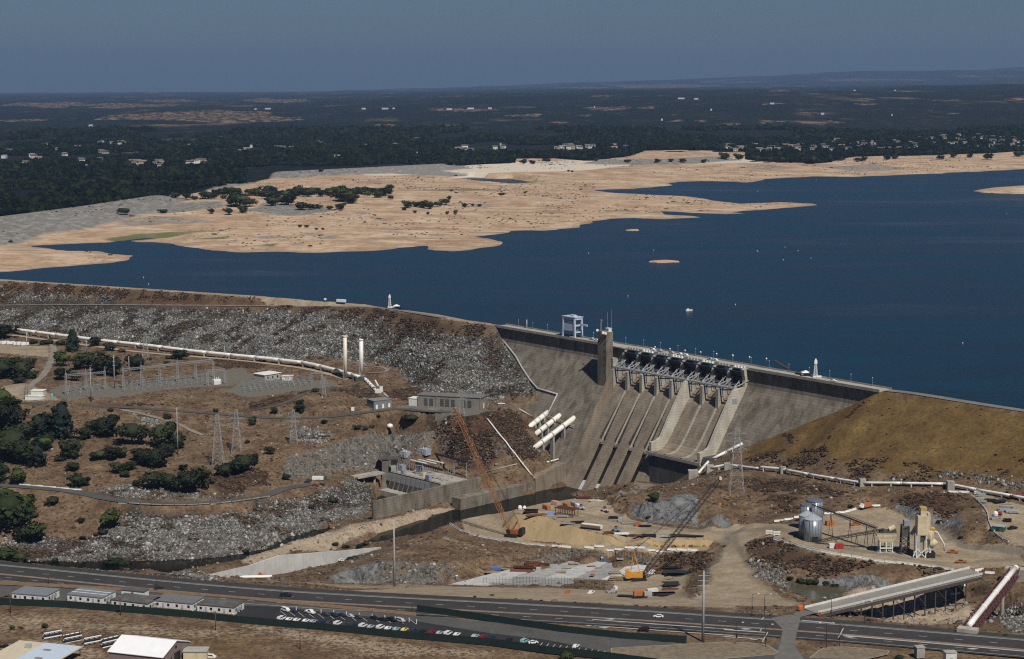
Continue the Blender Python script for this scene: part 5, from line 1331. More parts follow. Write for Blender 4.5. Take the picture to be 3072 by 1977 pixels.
for x0, y0, x1, y1 in ((345, 1318, 300, 1400), (948, 1288, 908, 1365), (312, 1200, 296, 1222), (858, 1240, 846, 1258), (296, 1290, 284, 1310)): mark('s4', ((x0, y0), (x0 + 9, y0), (x1 + 9, y1), (x1, y1)), 'stop_line')
# side road over the junction
junc = [P('s4', x, y, HW_Z + .012) for x, y in ((380, 1205), (560, 1170), (640, 1140), (740, 1165), (610, 1200), (600, 1250), (560, 1420), (640, 1534), (400, 1534), (440, 1430), (470, 1300))]
struct(MB().add(junc, [tuple(range(len(junc)))]).build('junction_road', pm('junction_asphalt', (.125, .12, .112), .25, .35, .9), fix=False))
def sheet(name, pts, mat, z):
    q = [P(t, x, y, z) for t, x, y in pts]
    return struct(MB().add(q, [tuple(range(len(q)))]).build(name, mat, fix=False))
sheet('frontage_road', [('s5', -300, 470), ('s5', 0, 468), ('s5', 700, 500), ('s5', 1400, 535), ('s6', 0, 440), ('s6', 1000, 535), ('s6', 1640, 590), ('s3', 0, 1195), ('s3', 1000, 1290), ('s3', 2000, 1420), ('s3', 2393, 1450), ('s4', 440, 1420), ('s4', 700, 1534), ('s3', 1900, 1560), ('s3', 0, 1370), ('s6', 1500, 720), ('s6', 100, 590), ('s5', 1500, 720), ('s5', 0, 610), ('s5', -300, 590)], MATS['asphalt_old'], HW_Z + .004)
sheet('parking_lot', [('s6', 120, 500), ('s6', 430, 510), ('s6', 1000, 575), ('s6', 1650, 640), ('s6', 2300, 745), ('s3', 900, 1380), ('s3', 1300, 1460), ('s3', 1500, 1520), ('s3', 900, 1475), ('s6', 2300, 832), ('s6', 1000, 695), ('s6', 0, 600), ('s6', 0, 520)], MATS['asphalt_dark'], HW_Z + .012)
for i in range(13):          # angled bay lines
    x, y = 418 + i * 78 + i * i * 1.6, 545 + i * 6.6
    a, b_ = P('s6', x, y, HW_Z + .02), P('s6', x + 55, y + 42, HW_Z + .02)
    MB().strip([a, b_], [a + [.3, 0, 0], b_ + [.3, 0, 0]]).build('bay_line', paint_w, HW, fix=False)
for i in range(14):
    x = 850 + i * 50
    a, b_ = P('s3', x + 18, 1403 + i * 6.6, HW_Z + .02), P('s3', x, 1425 + i * 6.6, HW_Z + .02)
    MB().strip([a, b_], [a + [.35, 0, 0], b_ + [.35, 0, 0]]).build('bay_line', paint_w, HW, fix=False)

# screened fences: posts and cloth panels
def screen_fence(name, label, pts, h, mat, post=6.0):
    line = densify([P(t, x, y, -43.9) for t, x, y in pts], post)
    T = thing(name, label, 'fence', line[0])
    pm_ = MB().tube([(0, .2, 0), (0, .2, h + .1)], .06, 6).mesh('post', black)
    o_ = line[0]
    for a, b_ in zip(line[:-1], line[1:]):
        link('post', pm_, T, a - o_)
        d = (b_ - a) / np.linalg.norm(b_ - a); s = np.array([-d[1], d[0], 0])
        sag = random.uniform(0, .12)
        part(T, 'screen_panel', MB().prism([a + [0, 0, .1], b_ + [0, 0, .1], b_ + [0, 0, h], (a + b_) / 2 + [0, 0, h - sag], a + [0, 0, h]], s * .05), mat)
    return T
screen_fence('screen_fence', 'long dark green screened fence between the brown field and the parked cars', [('s5', -350, 605), ('s5', 0, 640), ('s5', 600, 668), ('s5', 1200, 715), ('s5', 1800, 765), ('s6', 0, 650), ('s6', 700, 712), ('s6', 1500, 790), ('s6', 2300, 858), ('s3', 900, 1490), ('s3', 1400, 1540), ('s3', 2000, 1620)], 3.4, green_f)
screen_fence('screen_fence', 'dark green screened fence between the highway and the frontage road', [('s6', 1648, 555), ('s6', 2000, 600), ('s6', 2300, 645), ('s3', 1000, 1320), ('s3', 1500, 1375), ('s3', 2020, 1408)], 3.4, green_f)
# dry verge strip between highway and frontage road
sheet('verge', [('s5', -300, 445), ('s5', 0, 425), ('s5', 700, 462), ('s5', 1400, 505), ('s6', 0, 408), ('s6', 700, 470), ('s6', 1640, 560), ('s6', 1640, 590), ('s6', 700, 500), ('s6', 0, 430), ('s5', 1400, 530), ('s5', 700, 492), ('s5', 0, 460), ('s5', -300, 465)], pm('dry_verge', (.17, .11, .06), .4, .7, .95), HW_Z + .03)
# ---------------------------------------------------------------- parked and moving cars
near = [('white', 432, 'van'), ('white', 500, 'sedan'), ('white', 568, 'sedan'), ('white', 650, 'sedan'), ('silver', 715, 'sedan'), ('dark blue', 788, 'sedan'), ('dark grey', 862, 'sedan'), ('white', 935, 'van'), ('dark grey', 1000, 'sedan'), ('dark blue', 1075, 'sedan'), ('white', 1162, 'van'), ('silver', 1232, 'sedan'), ('white', 1318, 'van'), ('white', 1388, 'sedan'), ('pale blue', 1462, 'sedan'), ('yellow', 1535, 'sedan'), ('dark blue', 1620, 'sedan'), ('black', 1695, 'sedan'), ('red', 1780, 'sedan'), ('silver', 1850, 'sedan'), ('white', 1925, 'van'), ('white', 2005, 'sedan'), ('silver', 2165, 'sedan'), ('red', 2238, 'sedan'), ('dark blue', 2315, 'sedan')]
for i, (c, x, k) in enumerate(near):
    y = 625 + (x - 432) * .0905
    car(f'{c} {"van" if k == "van" else "car"}, {ordw(i)} from the trailers in the fence row', P('s6', x, y, HW_Z + .02), R(62), c, k, 'cars parked along the fence')
for i, (c, x, y, k) in enumerate((('silver', 60, 1330, 'sedan'), ('white', 125, 1340, 'van'), ('silver', 190, 1352, 'sedan'), ('silver', 335, 1362, 'sedan'), ('red', 395, 1370, 'sedan'), ('dark blue', 465, 1370, 'sedan'), ('black', 605, 1390, 'sedan'), ('pale blue', 725, 1402, 'van'))):
    if i < 3: continue
    car(f'{c} {"van" if k == "van" else "car"} at the far end of the fence row, {ordw(i - 3)} of the last five', P('s3', x, y, HW_Z + .02), R(62), c, k, 'cars parked along the fence')
far_row = [('white', 470, 548, 'van'), ('dark blue', 540, 556, 'sedan'), ('white', 690, 568, 'pickup'), ('dark grey', 830, 585, 'sedan'), ('dark blue', 905, 590, 'sedan'), ('dark blue', 975, 594, 'sedan'), ('silver', 1050, 602, 'sedan'), ('dark grey', 1120, 610, 'sedan'), ('black', 1265, 618, 'sedan'), ('black', 1345, 632, 'sedan'), ('black', 1415, 636, 'pickup'), ('silver', 1500, 644, 'van')]
for i, (c, x, y, k) in enumerate(far_row):
    car(f'{c} {"car" if k == "sedan" else k}, {ordw(i)} from the trailers in the angled middle row', P('s6', x, y, HW_Z + .02), R(-42), c, k, 'cars in the angled middle row')
car('white boat trailer rig at the far end of the car park fence row', P('s3', 795, 1410, HW_Z + .02), R(20), 'white', 'sedan')
car('lone white car in the empty bays beyond the parked row', P('s3', 1138, 1440, HW_Z + .02), R(62), 'white', 'sedan')
car('white car driving on the highway in front of the excavation', P('s3', 1795, 1202, HW_Z + .02), R(176), 'white', 'sedan', name='moving_car')
car('black car waiting in the turn lane of the highway', P('s3', 1678, 1308, HW_Z + .02), R(176), 'black', 'van', name='moving_car')
car('black pickup driving on the highway past the lamp pole', P('s6', 472, 415, HW_Z + .02), R(-4), 'black', 'pickup', name='moving_pickup')
# white wheel stops / bollards along the car park's far edge
bm_ = MB().box((0, 0, 0), (.28, .28, 2.0)).mesh('white_bollard', white_p)
for i, (x, y) in enumerate(((565, 545), (788, 568), (902, 576), (1016, 588), (1130, 600), (1246, 612), (1360, 622), (1453, 632), (1578, 645), (1645, 660))):
    tag(link('white_bollard', bm_, None, P('s6', x, y, HW_Z)), f'white post at the head of an angled parking bay, {ordw(i)} from the trailers', 'bollard', 'white posts in the car park')
car('black car parked by the office trailers on the frontage road', P('s5', 1425, 500, HW_Z + .03), R(10), 'black', 'sedan')
for c, x, y, lb in (('black', 45, 1035, 'nearer the rusty racks'), ('black', 10, 1085, 'nearer the metal roofs')): car(f'black pickup at the edge of the yard, {lb}', P('s5', x, y, -44.9), R(-8), c, 'pickup')
car('white van parked beside the gabled shed', P('s5', 1890, 1120, -44.9), R(-10), 'white', 'van')
# ---------------------------------------------------------------- office trailers
roof_g = pm('grey_trailer_roof', (.17, .19, .21), .15, .5, .7); roof_d = pm('dark_trailer_roof', (.085, .082, .076), .25, .5, .85, stain=(.15, .14, .125))
trailers = [((108, 602), (420, 628), (550, 568), 'with a plain blue grey roof, farthest from the car park', roof_g, 0), ((605, 612), (918, 645), (1042, 585), 'with two pale stripes along its roof', roof_g, 2), ((1002, 660), (1325, 700), (1410, 640), 'with a stepped dark roof and three windows', roof_d, 0), ((1380, 668), (1728, 700), (1848, 640), 'with a wide mid grey roof', pm('mid_trailer_roof', (.14, .142, .145), .2, .5, .8), 0), ((1770, 705), (2100, 735), (2207, 678), 'with a dark seamed roof beside the parked cars', roof_d, 3)]
for (ax, ay), (bx, by), (cx, cy), lb, rm, stripes in trailers:
    a, b_, c_ = (P('s5', q[0], q[1], HW_Z) for q in ((ax, ay), (bx, by), (cx, cy)))
    dp = np.linalg.norm(c_ - b_)
    T = bld('office_trailer', 'white office trailer ' + lb, a, b_, dp, 3.5, white_s, rm, over=.25, cat='trailer')
    L_ = T['L']
    MB().box((0, -.03, -.02), (L_ + .1, .1, .75)).build('skirt', white_p, T)
    for f in ((-.4, -.12, .1, .4) if L_ > 15 else (-.35, 0, .35)): opening(T, f * L_, 1.5, 1.15, 1.2)
    for f in (-.26, .24): opening(T, f * L_, .6, .95, 2.2, pm('grey_door', (.34, .36, .42), .1), 'door')
    for f in (.2, .45, .7): opening(T, dp * f, 1.3, 1.2, 1.3, side=1)
    for f in (.33, .58): MB().box((T['L'] / 2 + .5, dp * f, 1.0), (.8, 1.1, 1.6)).build('air_conditioner', pm('ac_grey', (.30, .30, .29), .2), T)
    if stripes == 2:
        for f in (.36, .66): MB().box((0, dp * f, 3.86), (L_ + .4, .5, .06)).build('roof_stripe', white_p, T)
    if stripes == 3:
        for f in (.3, .55, .8): MB().box((0, dp * f, 3.86), (L_ + .4, .18, .08)).build('roof_seam', rm, T)
    deck = MB().box((0, -1.3, .5), (L_, 1.8, .12))
    for f in np.linspace(-.48, .48, 10): deck.box((f * L_, -2.15, .0), (.12, .12, 1.6))
    deck.beam((-L_ / 2, -2.15, 1.55), (L_ / 2, -2.15, 1.55), .1)
    deck.build('timber_walkway', pm('walkway_timber', (.15, .10, .065), .3, .8), T)
a, b_ = P('s5', 1090, 565, HW_Z), P('s5', 1290, 585, HW_Z)
T = bld('site_cabin', 'low white cabin behind the trailer with the stepped roof', a, b_, 5.0, 3.2, white_s, roof_d, cat='cabin'); opening(T, 0, 1.4, 1.2, 1.1)
T = thing('timber_stair', 'brown timber stair and ramp at the first office trailer', 'stair', P('s5', 60, 575, HW_Z))
for i in range(6): part(T, 'step', MB().box(P('s5', 20 + i * 14, 572, HW_Z) + [0, 0, .25 + .28 * i], (1.4, 2.2, .14)), pm('walkway_timber', (.15, .10, .065)))
part(T, 'handrail', MB().beam(P('s5', 10, 572, HW_Z) + [0, -1.1, 1.2], P('s5', 95, 576, HW_Z) + [0, -1.1, 2.9], .14), pm('walkway_timber', (.15, .10, .065)))
# ---------------------------------------------------------------- sheds and racks in the near corner
a, b_ = P('s5', 980, 1185, -45), P('s5', 1462, 1240, -45)
T = bld('gabled_shed', 'mauve metal shed with a bright white gabled roof', a, b_, 23.5, 6.2, pm('mauve_siding', (.20, .155, .145), .15, .6), pm('bright_white_roof', (.80, .81, .83), .05, .3, .5), 'gable', .5, .32, cat='shed')
MB().box((T['L'] / 2 + .08, 12.5, 0), (.16, 5.2, 5.0)).build('door', black, T)
opening(T, 7.5, 3.2, .9, .9, side=1); MB().box((T['L'] / 2 + .1, 11.6, 7.0), (.2, 1.4, .8)).build('vent', black, T)
MB().box((-2, -.1, 2.2), (1.0, .2, 1.0)).build('window', black, T)
a, b_ = P('s5', -150, 1240, -45), P('s5', 420, 1300, -45)
T = bld('carport', 'open carport with a cream and pale blue metal roof and dark posts', a, b_, 29, 4.6, pm('carport_shade', (.10, .10, .10), .2), pm('cream_roof', (.55, .48, .36), .12, .4, .6), over=.4, cat='carport')
for ch in [c for c in T.children if c.name.startswith('wall')]: bpy.data.objects.remove(ch)
L_ = T['L']
MB().box((L_ * .2, 14.5, 4.96), (L_ * .58, 29.6, .06)).build('roof_sheet', pm('pale_blue_roof', (.50, .58, .68), .08, .4, .5), T)
for fx_ in (-.48, 0, .48):
    for fy_ in (.3, 14, 28.5): MB().box((fx_ * L_, fy_, -.5), (.3, .3, 5.1)).build('post', black, T)
MB().box((-L_ * .2, 21, 5.0), (2.4, 2.0, 1.7)).build('roof_unit', pm('roof_unit_grey', (.36, .36, .35), .15), T)
for x, y in ((.12, 20), (.2, 9)): MB().box((L_ * x, y, 5.03), (3.4, 1.6, .25)).build('skylight', pm('skylight_grey', (.20, .19, .18), .2), T)
a, b_ = P('s5', 1645, 1150, -45), P('s5', 1855, 1150, -45)
T = bld('cream_hut', 'small cream hut with rooftop air units beside the gabled shed', a, b_, 6.5, 4.2, cream_p, pm('hut_roof', (.36, .35, .32), .2), cat='hut')
for i in range(4): MB().box((-2.4 + 1.6 * i, 3.3, 4.4), (1.1, 1.4, .7)).build('air_unit', steel_lt, T)
rk_b = pm('bundled_pipe_black', (.022, .022, .024), .4, 1.2); rk_w = pm('bundled_pipe_white', (.62, .62, .60), .2, 1.2)
for i, (x, y, x1, y1, lb) in enumerate(((390, 975, 550, 945, 'nearest the timber pile'), (575, 1000, 730, 968, 'second from the timber pile'), (750, 1022, 905, 992, 'third from the timber pile'), (915, 1038, 1075, 1000, 'against the gabled shed'))):
    a, b_ = P('s5', x, y, -44.9), P('s5', x1, y1, -44.9)
    T = thing('pipe_rack', 'dark pipe rack stacked in tiers, ' + lb, 'rack', (a + b_) / 2, ang(a, b_)); L_ = np.linalg.norm(b_ - a)
    for xx in (-L_ * .42, -L_ * .14, L_ * .14, L_ * .42): MB().box((xx, 0, 0), (.3, .35, 4.6)).box((xx, 0, 0), (.3, 2.6, .25)).build('upright', black, T)
    for lv in range(4):
        for s in (-1, 1):
            MB().tube([(-L_ / 2, s * .65, .6 + lv * 1.15), (L_ / 2, s * .65, .6 + lv * 1.15)], .34, 6).build('pipe_bundle', rk_w if (lv + i + (s > 0)) % 2 else rk_b, T)
T = thing('timber_pile', 'low pile of black timbers lying in the field', 'pile', P('s5', 490, 890, -44.9))
for i in range(6): part(T, 'timber', MB().beam(P('s5', 355 + i * 5, 880 + i * 5, -44.6 + .25 * (i % 3)), P('s5', 615 + i * 3, 905 + i * 4, -44.6 + .25 * (i % 3)), .5), black)
# ---------------------------------------------------------------- poles, lamps and signals along the road
for t, x, yb, yt, lb in (('s6', 600, 895, 700, 'first'), ('s6', 1382, 1060, 870, 'second'), ('s5', 1083, 740, 560, 'fourth'), ('s5', 1935, 875, 685, 'third'), ('s5', 95, 715, 545, 'fifth')):
    T = pole('utility_pole', f'dark wooden utility pole in the brown field, {lb} of the row', t, x, yb, yt, .22, .14, wood, 'utility poles in the field', ((.93, 1.1), (.84, .9)))
for t, x, yb, yt, lb in (('s5', 435, 455, 290, 'behind the first trailers'), ('s5', 1408, 490, 320, 'with a white box behind the middle trailers'), ('s6', 435, 450, 275, 'beside the black pickup'), ('s6', 1605, 550, 395, 'at the end of the green fence'), ('s3', 775, 1460, 1290, 'standing in the parked row'), ('s3', 1410, 1515, 1365, 'beside the empty parking bays')):
    pole('roadside_pole', 'thin dark roadside pole ' + lb, t, x, yb, yt, .14, .09, wood, 'thin poles along the frontage road', ((.97, .7),), base=P(t, x, yb, HW_Z))
pole('transmission_pole', 'very tall grey steel transmission pole beside the highway junction', 's3', 2150, 1395, 795, .75, .3, None, None, ((.93, 2.6), (.86, 2.6), (.79, 2.6), (.7, 2.2)), base=P('s3', 2150, 1395, -44))
pole('transmission_pole', 'tall grey steel pole beyond the highway in front of the rock cut', 's2', 1150, 1540, 975, .75, .3, None, None, ((.97, 1.6),))
for t, x, yb, yt, s, lb in (('s4', 95, 1415, 1235, 1, 'on the near island'), ('s4', 330, 1440, 1250, 1, 'beside the stop line'), ('s4', 815, 1450, 1235, -1, 'on the far corner island'), ('s4', 922, 1435, 1240, -1, 'farthest along the highway'), ('s4', 222, 1185, 1005, 1, 'before the dirt road'), ('s4', 322, 1180, 1010, 1, 'beside the dirt road fence'), ('s4', 1122, 1250, 1065, 1, 'in front of the bridge columns'), ('s4', 855, 1215, 1040, -1, 'at the bridge end')):
    b_ = P(t, x, yb, HW_Z); h = hp(t, yb - yt, b_[1])
    T = thing('signal_mast', 'dark traffic signal mast ' + lb, 'signal', b_, group='signal masts at the junction')
    part(T, 'shaft', MB().tube([b_, b_ + [0, 0, h]], .16, 6, r1=.1), black); part(T, 'lamp_arm', MB().beam(b_ + [0, 0, h - .2], b_ + [s * 2.6, 0, h + .3], .12), black)
    part(T, 'lamp_head', MB().box(b_ + [s * 2.9, 0, h + .2], (.9, .4, .22)), white_p); part(T, 'signal_head', MB().box(b_ + [s * .3, -.25, h * .3], (.45, .4, 1.3)), black)
for x, yb, w, h, lb in ((1558, 1518, 3.6, 4.6, 'dark sided'), (1800, 1560, 4.8, 4.6, 'white')):
    b_ = P('s4', x, yb, -44); T = thing('utility_cabinet', f'{lb} concrete utility cabinet in the near right corner', 'cabinet', b_, R(8))
    MB().box((0, 0, 0), (w, 3.6, h)).build('body', con_plain if lb != 'white' else white_s, T); MB().box((0, 0, h + .003), (w + .4, 4.0, .25)).build('roof', con_plain, T)
    MB().box((0, -1.85, .3), (1.1, .1, 2.1)).build('door', steel_gv, T)
# islands with kerbs
for nm, pts in (('near_island', ((-900, 1450), (0, 1400), (200, 1405), (350, 1425), (432, 1480), (400, 1500), (0, 1534), (-900, 1534))), ('corner_island', ((680, 1530), (760, 1465), (830, 1440), (960, 1438), (1180, 1455), (1320, 1470), (1300, 1500), (1150, 1534)))):
    pts_ = [P('s4', x, y, HW_Z) for x, y in pts]
    MBk = MB().add([q + [0, 0, .14] for q in pts_] + pts_, [tuple(range(len(pts_)))] + [(i, (i + 1) % len(pts_), len(pts_) + (i + 1) % len(pts_), len(pts_) + i) for i in range(len(pts_))])
    o = struct(MBk.build('kerbed_island', pm('island_soil', (.19, .15, .10), .4, .5, .95, stain=(.10, .08, .05))))
    rim = densify(pts_ + [pts_[0]], 3.0); rim = [q + [0, 0, .15] for q in rim]
    MB().strip(offs(rim, -.25), offs(rim, .25)).build('kerb', con_pale, o, fix=False)
# ---------------------------------------------------------------- white pipelines
def pipeline(name, label, pts, r, mat, sup_every, collar_every, sup_mat, blocks=(), anchor_mat=None):
    """pts are map positions of the pipe's axis"""
    line = densify(pts, 2.0); P_ = np.array(line)
    cum = np.concatenate([[0], np.cumsum(np.linalg.norm(np.diff(P_, axis=0), axis=1))])
    at = lambda s: np.array([np.interp(s, cum, P_[:, k]) for k in range(3)])
    T = thing(name, label, 'pipeline', at(0))
    s = 0.0
    while s < cum[-1] - 1:
        e = min(s + collar_every, cum[-1])
        part(T, 'pipe_section', MB().tube([at(q) for q in np.linspace(s, e, max(3, int((e - s) / 4)))], r, 12), mat, True)
        if e < cum[-1] - 1: part(T, 'collar', MB().tube([at(e) - (at(e + .5) - at(e - .5)) * .35, at(e) + (at(e + .5) - at(e - .5)) * .35], r * 1.13, 12), mat, True)
        s = e
    for q in np.arange(sup_every / 2, cum[-1], sup_every):
        p = at(q); g = float(ground(p[0], p[1])) - .5; d = at(min(q + .5, cum[-1])) - at(q - .5)
        part(T, 'support', MB().box((p[0], p[1], g), (r * .7, r * 2.1, max(.3, p[2] - r * .7 - g)), ang((0, 0), d)), sup_mat)
    for t, x, y, w, h in blocks:
        p = G(t, x, y); part(T, 'anchor_block', MB().box(p + [0, 0, -1], (w, w, h + 1)), anchor_mat or con_pale)
    return T
pipe_w = pm('white_pipe_coating', (.74, .74, .71), .08, .3, .5, stain=(.6, .57, .5))
def lifted(t, r, *pts):
    """pipe axis seen at these picture points, lying a set height over the ground below it"""
    out = []
    for x, y in pts:
        lo = G(t, x, y + 2.4 * r / ZT[t][2] * F / 1650); out.append(at_depth(t, x, y, lo[1]))
    return out
pl1 = lifted('z3', 1.6, (-500, 512), (110, 558), (580, 614), (890, 652), (1300, 700), (1700, 746), (2100, 790), (2369, 815)) + lifted('z4', 1.6, (440, 765), (560, 794), (740, 838), (870, 880))
pl1 = [np.array([q[0], q[1], z]) for q, z in zip(pl1, np.convolve(np.pad([q[2] for q in pl1], 1, mode='edge'), [.25, .5, .25], 'valid'))]
pipeline('water_pipeline', 'big white water pipeline along the foot of the rock embankment', pl1, 1.5, pipe_w, 28.0, 27.0, con_pale)
b0 = G('z4', 890, 905)
mono('valve_vault', 'dark concrete vault where the white pipeline meets the right standpipe', 'vault', b0, MB().box((0, 0, -2), (9.5, 7, 5.5)), con_dark)
pipeline('water_pipeline', 'short white pipe descending from the vault to the small grey building', [b0 + [3, -3, 1.6], G('z4', 1010, 1003) + [0, 0, 1.2]], 1.5, pipe_w, 40, 9.0, con_pale)
mb = MB(); q0, q1 = G('z4', 1015, 985), G('z4', 1030, 1030)
mono('valve_station', 'small white valve station at the lower end of the short pipe', 'valve station', (q0 + q1) / 2, MB().box((0, 0, 0), (5, 4, 3)).box((2.5, 3, 0), (2.5, 3, 4.5)).tube([(0, 3, 5), (-3, 8, 9)], .7), white_s)
T = thing('chute_stair', 'pale concrete stair strip beside the short pipe', 'stair', G('z4', 1090, 1040))
part(T, 'stair_flight', MB().strip([p + [-1.1, 0, .35] for p in GL('z4', (1035, 955), (1060, 1000), (1100, 1045))], [p + [1.1, 0, .35] for p in GL('z4', (1035, 955), (1060, 1000), (1100, 1045))]), con_pale)
# standpipes
for t, x, yb, yt, w, lb, m_ in (('z4', 762, 898, 545, 31, 'cream, the one standing on open ground', pm('cream_pipe', (.68, .63, .52), .08, .2, .5)), ('z4', 888, 862, 555, 33, 'bright white, rising from the dark vault', pipe_w)):
    b_ = G(t, x, yb) if lb[0] == 'c' else b0 + [0, 0, 3.4]
    r_ = hp(t, w, b_[1]) / 2; h = hp(t, yb - yt, b_[1]) + (0 if lb[0] == 'c' else -1)
    T = thing('standpipe', f'tall surge standpipe, {lb}', 'standpipe', b_)
    part(T, 'shaft', MB().lathe(b_ + [0, 0, -.5], [(r_, 0), (r_, h + .5)], 20), m_, True)
    part(T, 'rim', MB().lathe(b_ + [0, 0, h - .9], [(r_ * 1.12, 0), (r_ * 1.12, 1.2)], 20), m_, True); part(T, 'footing', MB().lathe(b_ + [0, 0, -.6], [(r_ * 1.5, 0), (r_ * 1.5, 1.0)], 12), con_pale)
    part(T, 'ladder', MB().beam(b_ + [-r_ * .9, -r_ * .6, 0], b_ + [-r_ * .9, -r_ * .6, h], .3), steel_lt)
# right-hand pipeline on saddles
pr = lifted('zb', 1.3, (1800, 822), (2000, 785), (2390, 800)) + lifted('s4', 1.3, (270, 4), (450, 22), (730, 70), (1100, 128), (1400, 130), (1790, 132), (2050, 190), (2393, 250), (2900, 340))
pr = [np.array([q[0], q[1], z]) for q, z in zip(pr, np.convolve(np.pad([q[2] for q in pr], 1, mode='edge'), [.2, .6, .2], 'valid'))]
pipeline('white_pipeline', 'long white pipeline on saddles below the golden grass slope', pr, .85, pipe_w, 12.5, 25.0, white_s, [('zb', 1795, 860, 5, 4.6), ('zb', 2000, 835, 4.2, 4.6), ('s4', 470, 52, 3.6, 4.2), ('s4', 1105, 152, 3.6, 4.2), ('s4', 1805, 182, 4.2, 5)], con_plain)
pa = [dam(*on_face('zb', 2185, 528)) + [0, 0, .5], at_depth('zb', 1790, 722, G('zb', 1790, 745)[1]), at_depth('zb', 1660, 872, G('zb', 1650, 890)[1])]
pipeline('white_pipeline', 'white pipe climbing from a concrete block to the right dam face', pa, 1.0, pipe_w, 16, 13, white_s, [('zb', 1590, 935, 6.5, 5.5)], con_plain)
# penstocks on the dam face
pen_m = pm('cream_penstock', (.74, .73, .67), .08, .3, .45)
for i, ((x0, y0), (x1, y1)) in enumerate((((345, 848), (232, 935)), ((440, 868), (268, 998)), ((545, 888), (254, 1104)))):
    s, o, z = on_face('z5', x0, y0); a = dam(s, o - 1.5, z + 1.0); g = G('z5', x1, y1); b_ = at_depth('z5', x1, y1, g[1] + 1)
    d = (b_ - a) / np.linalg.norm(b_ - a); b2 = b_ + d * 7
    T = thing('penstock', f'fat cream penstock pipe leaving the dam face, {("shortest", "middle", "longest")[i]} of three', 'penstock', b_, group='penstocks below the left dam face')
    part(T, 'pipe', MB().tube([a, a + (b2 - a) * .33, a + (b2 - a) * .66, b2], 2.1, 16), pen_m, True)
    for f in (.28, .55, .8):
        p = a + (b_ - a) * f; part(T, 'ring_girder', MB().tube([p - d * .5, p + d * .5], 2.5, 16), pm('penstock_ring', (.45, .43, .36), .15), True)
        part(T, 'pedestal', MB().box((p[0], p[1], float(ground(p[0], p[1])) - 1), (1.4, 3.6, max(.5, p[2] - 1.5 - float(ground(p[0], p[1])) + 1)), R(40)), con_plain)
def gpipe(name, label, r, mat, *pts):
    q = [p if not isinstance(p[0], str) else G(*p) + [0, 0, r + .9] for p in pts]
    o = MB().tube(q, r, 8).build(name, mat, None, True); return tag(o, label, 'pipe')
gpipe('slope_pipe', 'thin white pipe running straight down the dark slope to the river wall', .55, white_s, *[('s2', 1890 + 37.2 * k, 220 + 47 * k) for k in range(11)])
gpipe('drain_pipe', 'white pipe coming down between the penstocks and the river wall', .6, white_s, ('z5', 400, 1060), ('z5', 450, 1100), ('z5', 465, 1195), ('z5', 350, 1225))
gpipe('drain_pipe', 'grey pipe sloping over the terrace wall towards the penstocks', .7, steel_lt, P('z5', 110, 795, -50.5), ('z5', 170, 845), ('z5', 240, 885))
mono('catwalk', 'thin catwalk strung across the tops of the penstocks', 'catwalk', dam(110, 34, -58), MB().beam(dam(92, 32, -57) - dam(110, 34, -58), dam(132, 34, -60) - dam(110, 34, -58), .5).beam(dam(92, 32, -56) - dam(110, 34, -58), dam(132, 34, -59) - dam(110, 34, -58), .15), cream_p)
# terrace retaining wall running into the dam
def wall(name, label, base, tops, th, mat, cat='wall', back=None):
    """base: map points along the foot; tops: elevation of the top at each"""
    T = thing(name, label, cat, base[0])
    for i, (a, b_) in enumerate(zip(base[:-1], base[1:])):
        d = (b_ - a) * [1, 1, 0]; d = d / np.linalg.norm(d); n_ = np.array([-d[1], d[0], 0]) * th
        n_ = n_ if n_[1] > 0 else -n_
        L_ = np.linalg.norm((b_ - a)[:2]); m = max(1, int(round(L_ / 9)))
        for k in range(m):
            p, q = a + (b_ - a) * (k / m), a + (b_ - a) * ((k + 1) / m); z0, z1 = tops[i] + (tops[i + 1] - tops[i]) * k / m, tops[i] + (tops[i + 1] - tops[i]) * (k + 1) / m
            e = d * .03
            part(T, 'wall_panel', MB().prism([p + e, q - e, np.array([*(q - e)[:2], z1]), np.array([*(p + e)[:2], z0])], n_), mat)
    return T
wb = [P('z4', 1960, 1152, -52), P('z4', 2060, 1185, -62), P('z4', 2200, 1190, -66), P('z4', 2330, 1180, -70)]
wb = [np.array([*P('z4', x, y, z)[:2], -75.0]) for x, y, z in ((1935, 1150, -49.7), (2050, 1128, -49.3), (2200, 1098, -49), (2300, 1078, -48.5))]
wall('retaining_wall', 'concrete retaining wall of the terrace running into the dam face', wb, [-49.4, -49, -48.7, -48.2], 1.2, con_face)
# ---------------------------------------------------------------- buildings on the terrace
a, b_ = P('z4', 1338, 1113, -50), P('z4', 1845, 1140, -50)
T = bld('pump_building', 'long flat grey concrete building with tall dark windows on the terrace', a, b_, 14, hp('z4', 92, a[1]), grey_con, pm('flat_roof_grey', (.15, .15, .14), .2), over=.5)
L_ = T['L']
win_m = pm('steel_window', (.05, .055, .06), .3)
for x in (1403, 1447, 1532, 1575, 1620, 1705, 1752):
    f = (x - 1338) / 507 - .5; MB().box((f * L_, -.07, 1.0), (3.0, .14, 5.6)).build('window', win_m, T)
    for k in range(3): MB().box((f * L_, -.16, 2.4 + 1.5 * k), (3.1, .12, .14)).build('glazing_bar', grey_con, T)
for f in (-.49, -.2, .2, .49): MB().box((f * L_, -.25, -.5), (.8, .5, hp('z4', 92, a[1]) + .4)).build('pilaster', grey_con, T)
MB().box((L_ / 2 + .06, 6, 0), (.12, 3.0, 4.2)).build('door', white_p, T)
T = bld('white_shed', 'white metal shed at the left end of the long grey building', P('z4', 1266, 1108, -50), P('z4', 1330, 1113, -50), 9, hp('z4', 60, a[1]), white_s, white_p, cat='shed')
T = bld('block_garage', 'small blue grey block building with white doors on the terrace road', P('z4', 988, 1138, -51), P('z4', 1130, 1118, -50.6), 11, hp('z4', 66, a[1]), grey_blk, pm('garage_roof', (.19, .20, .20), .2), cat='garage')
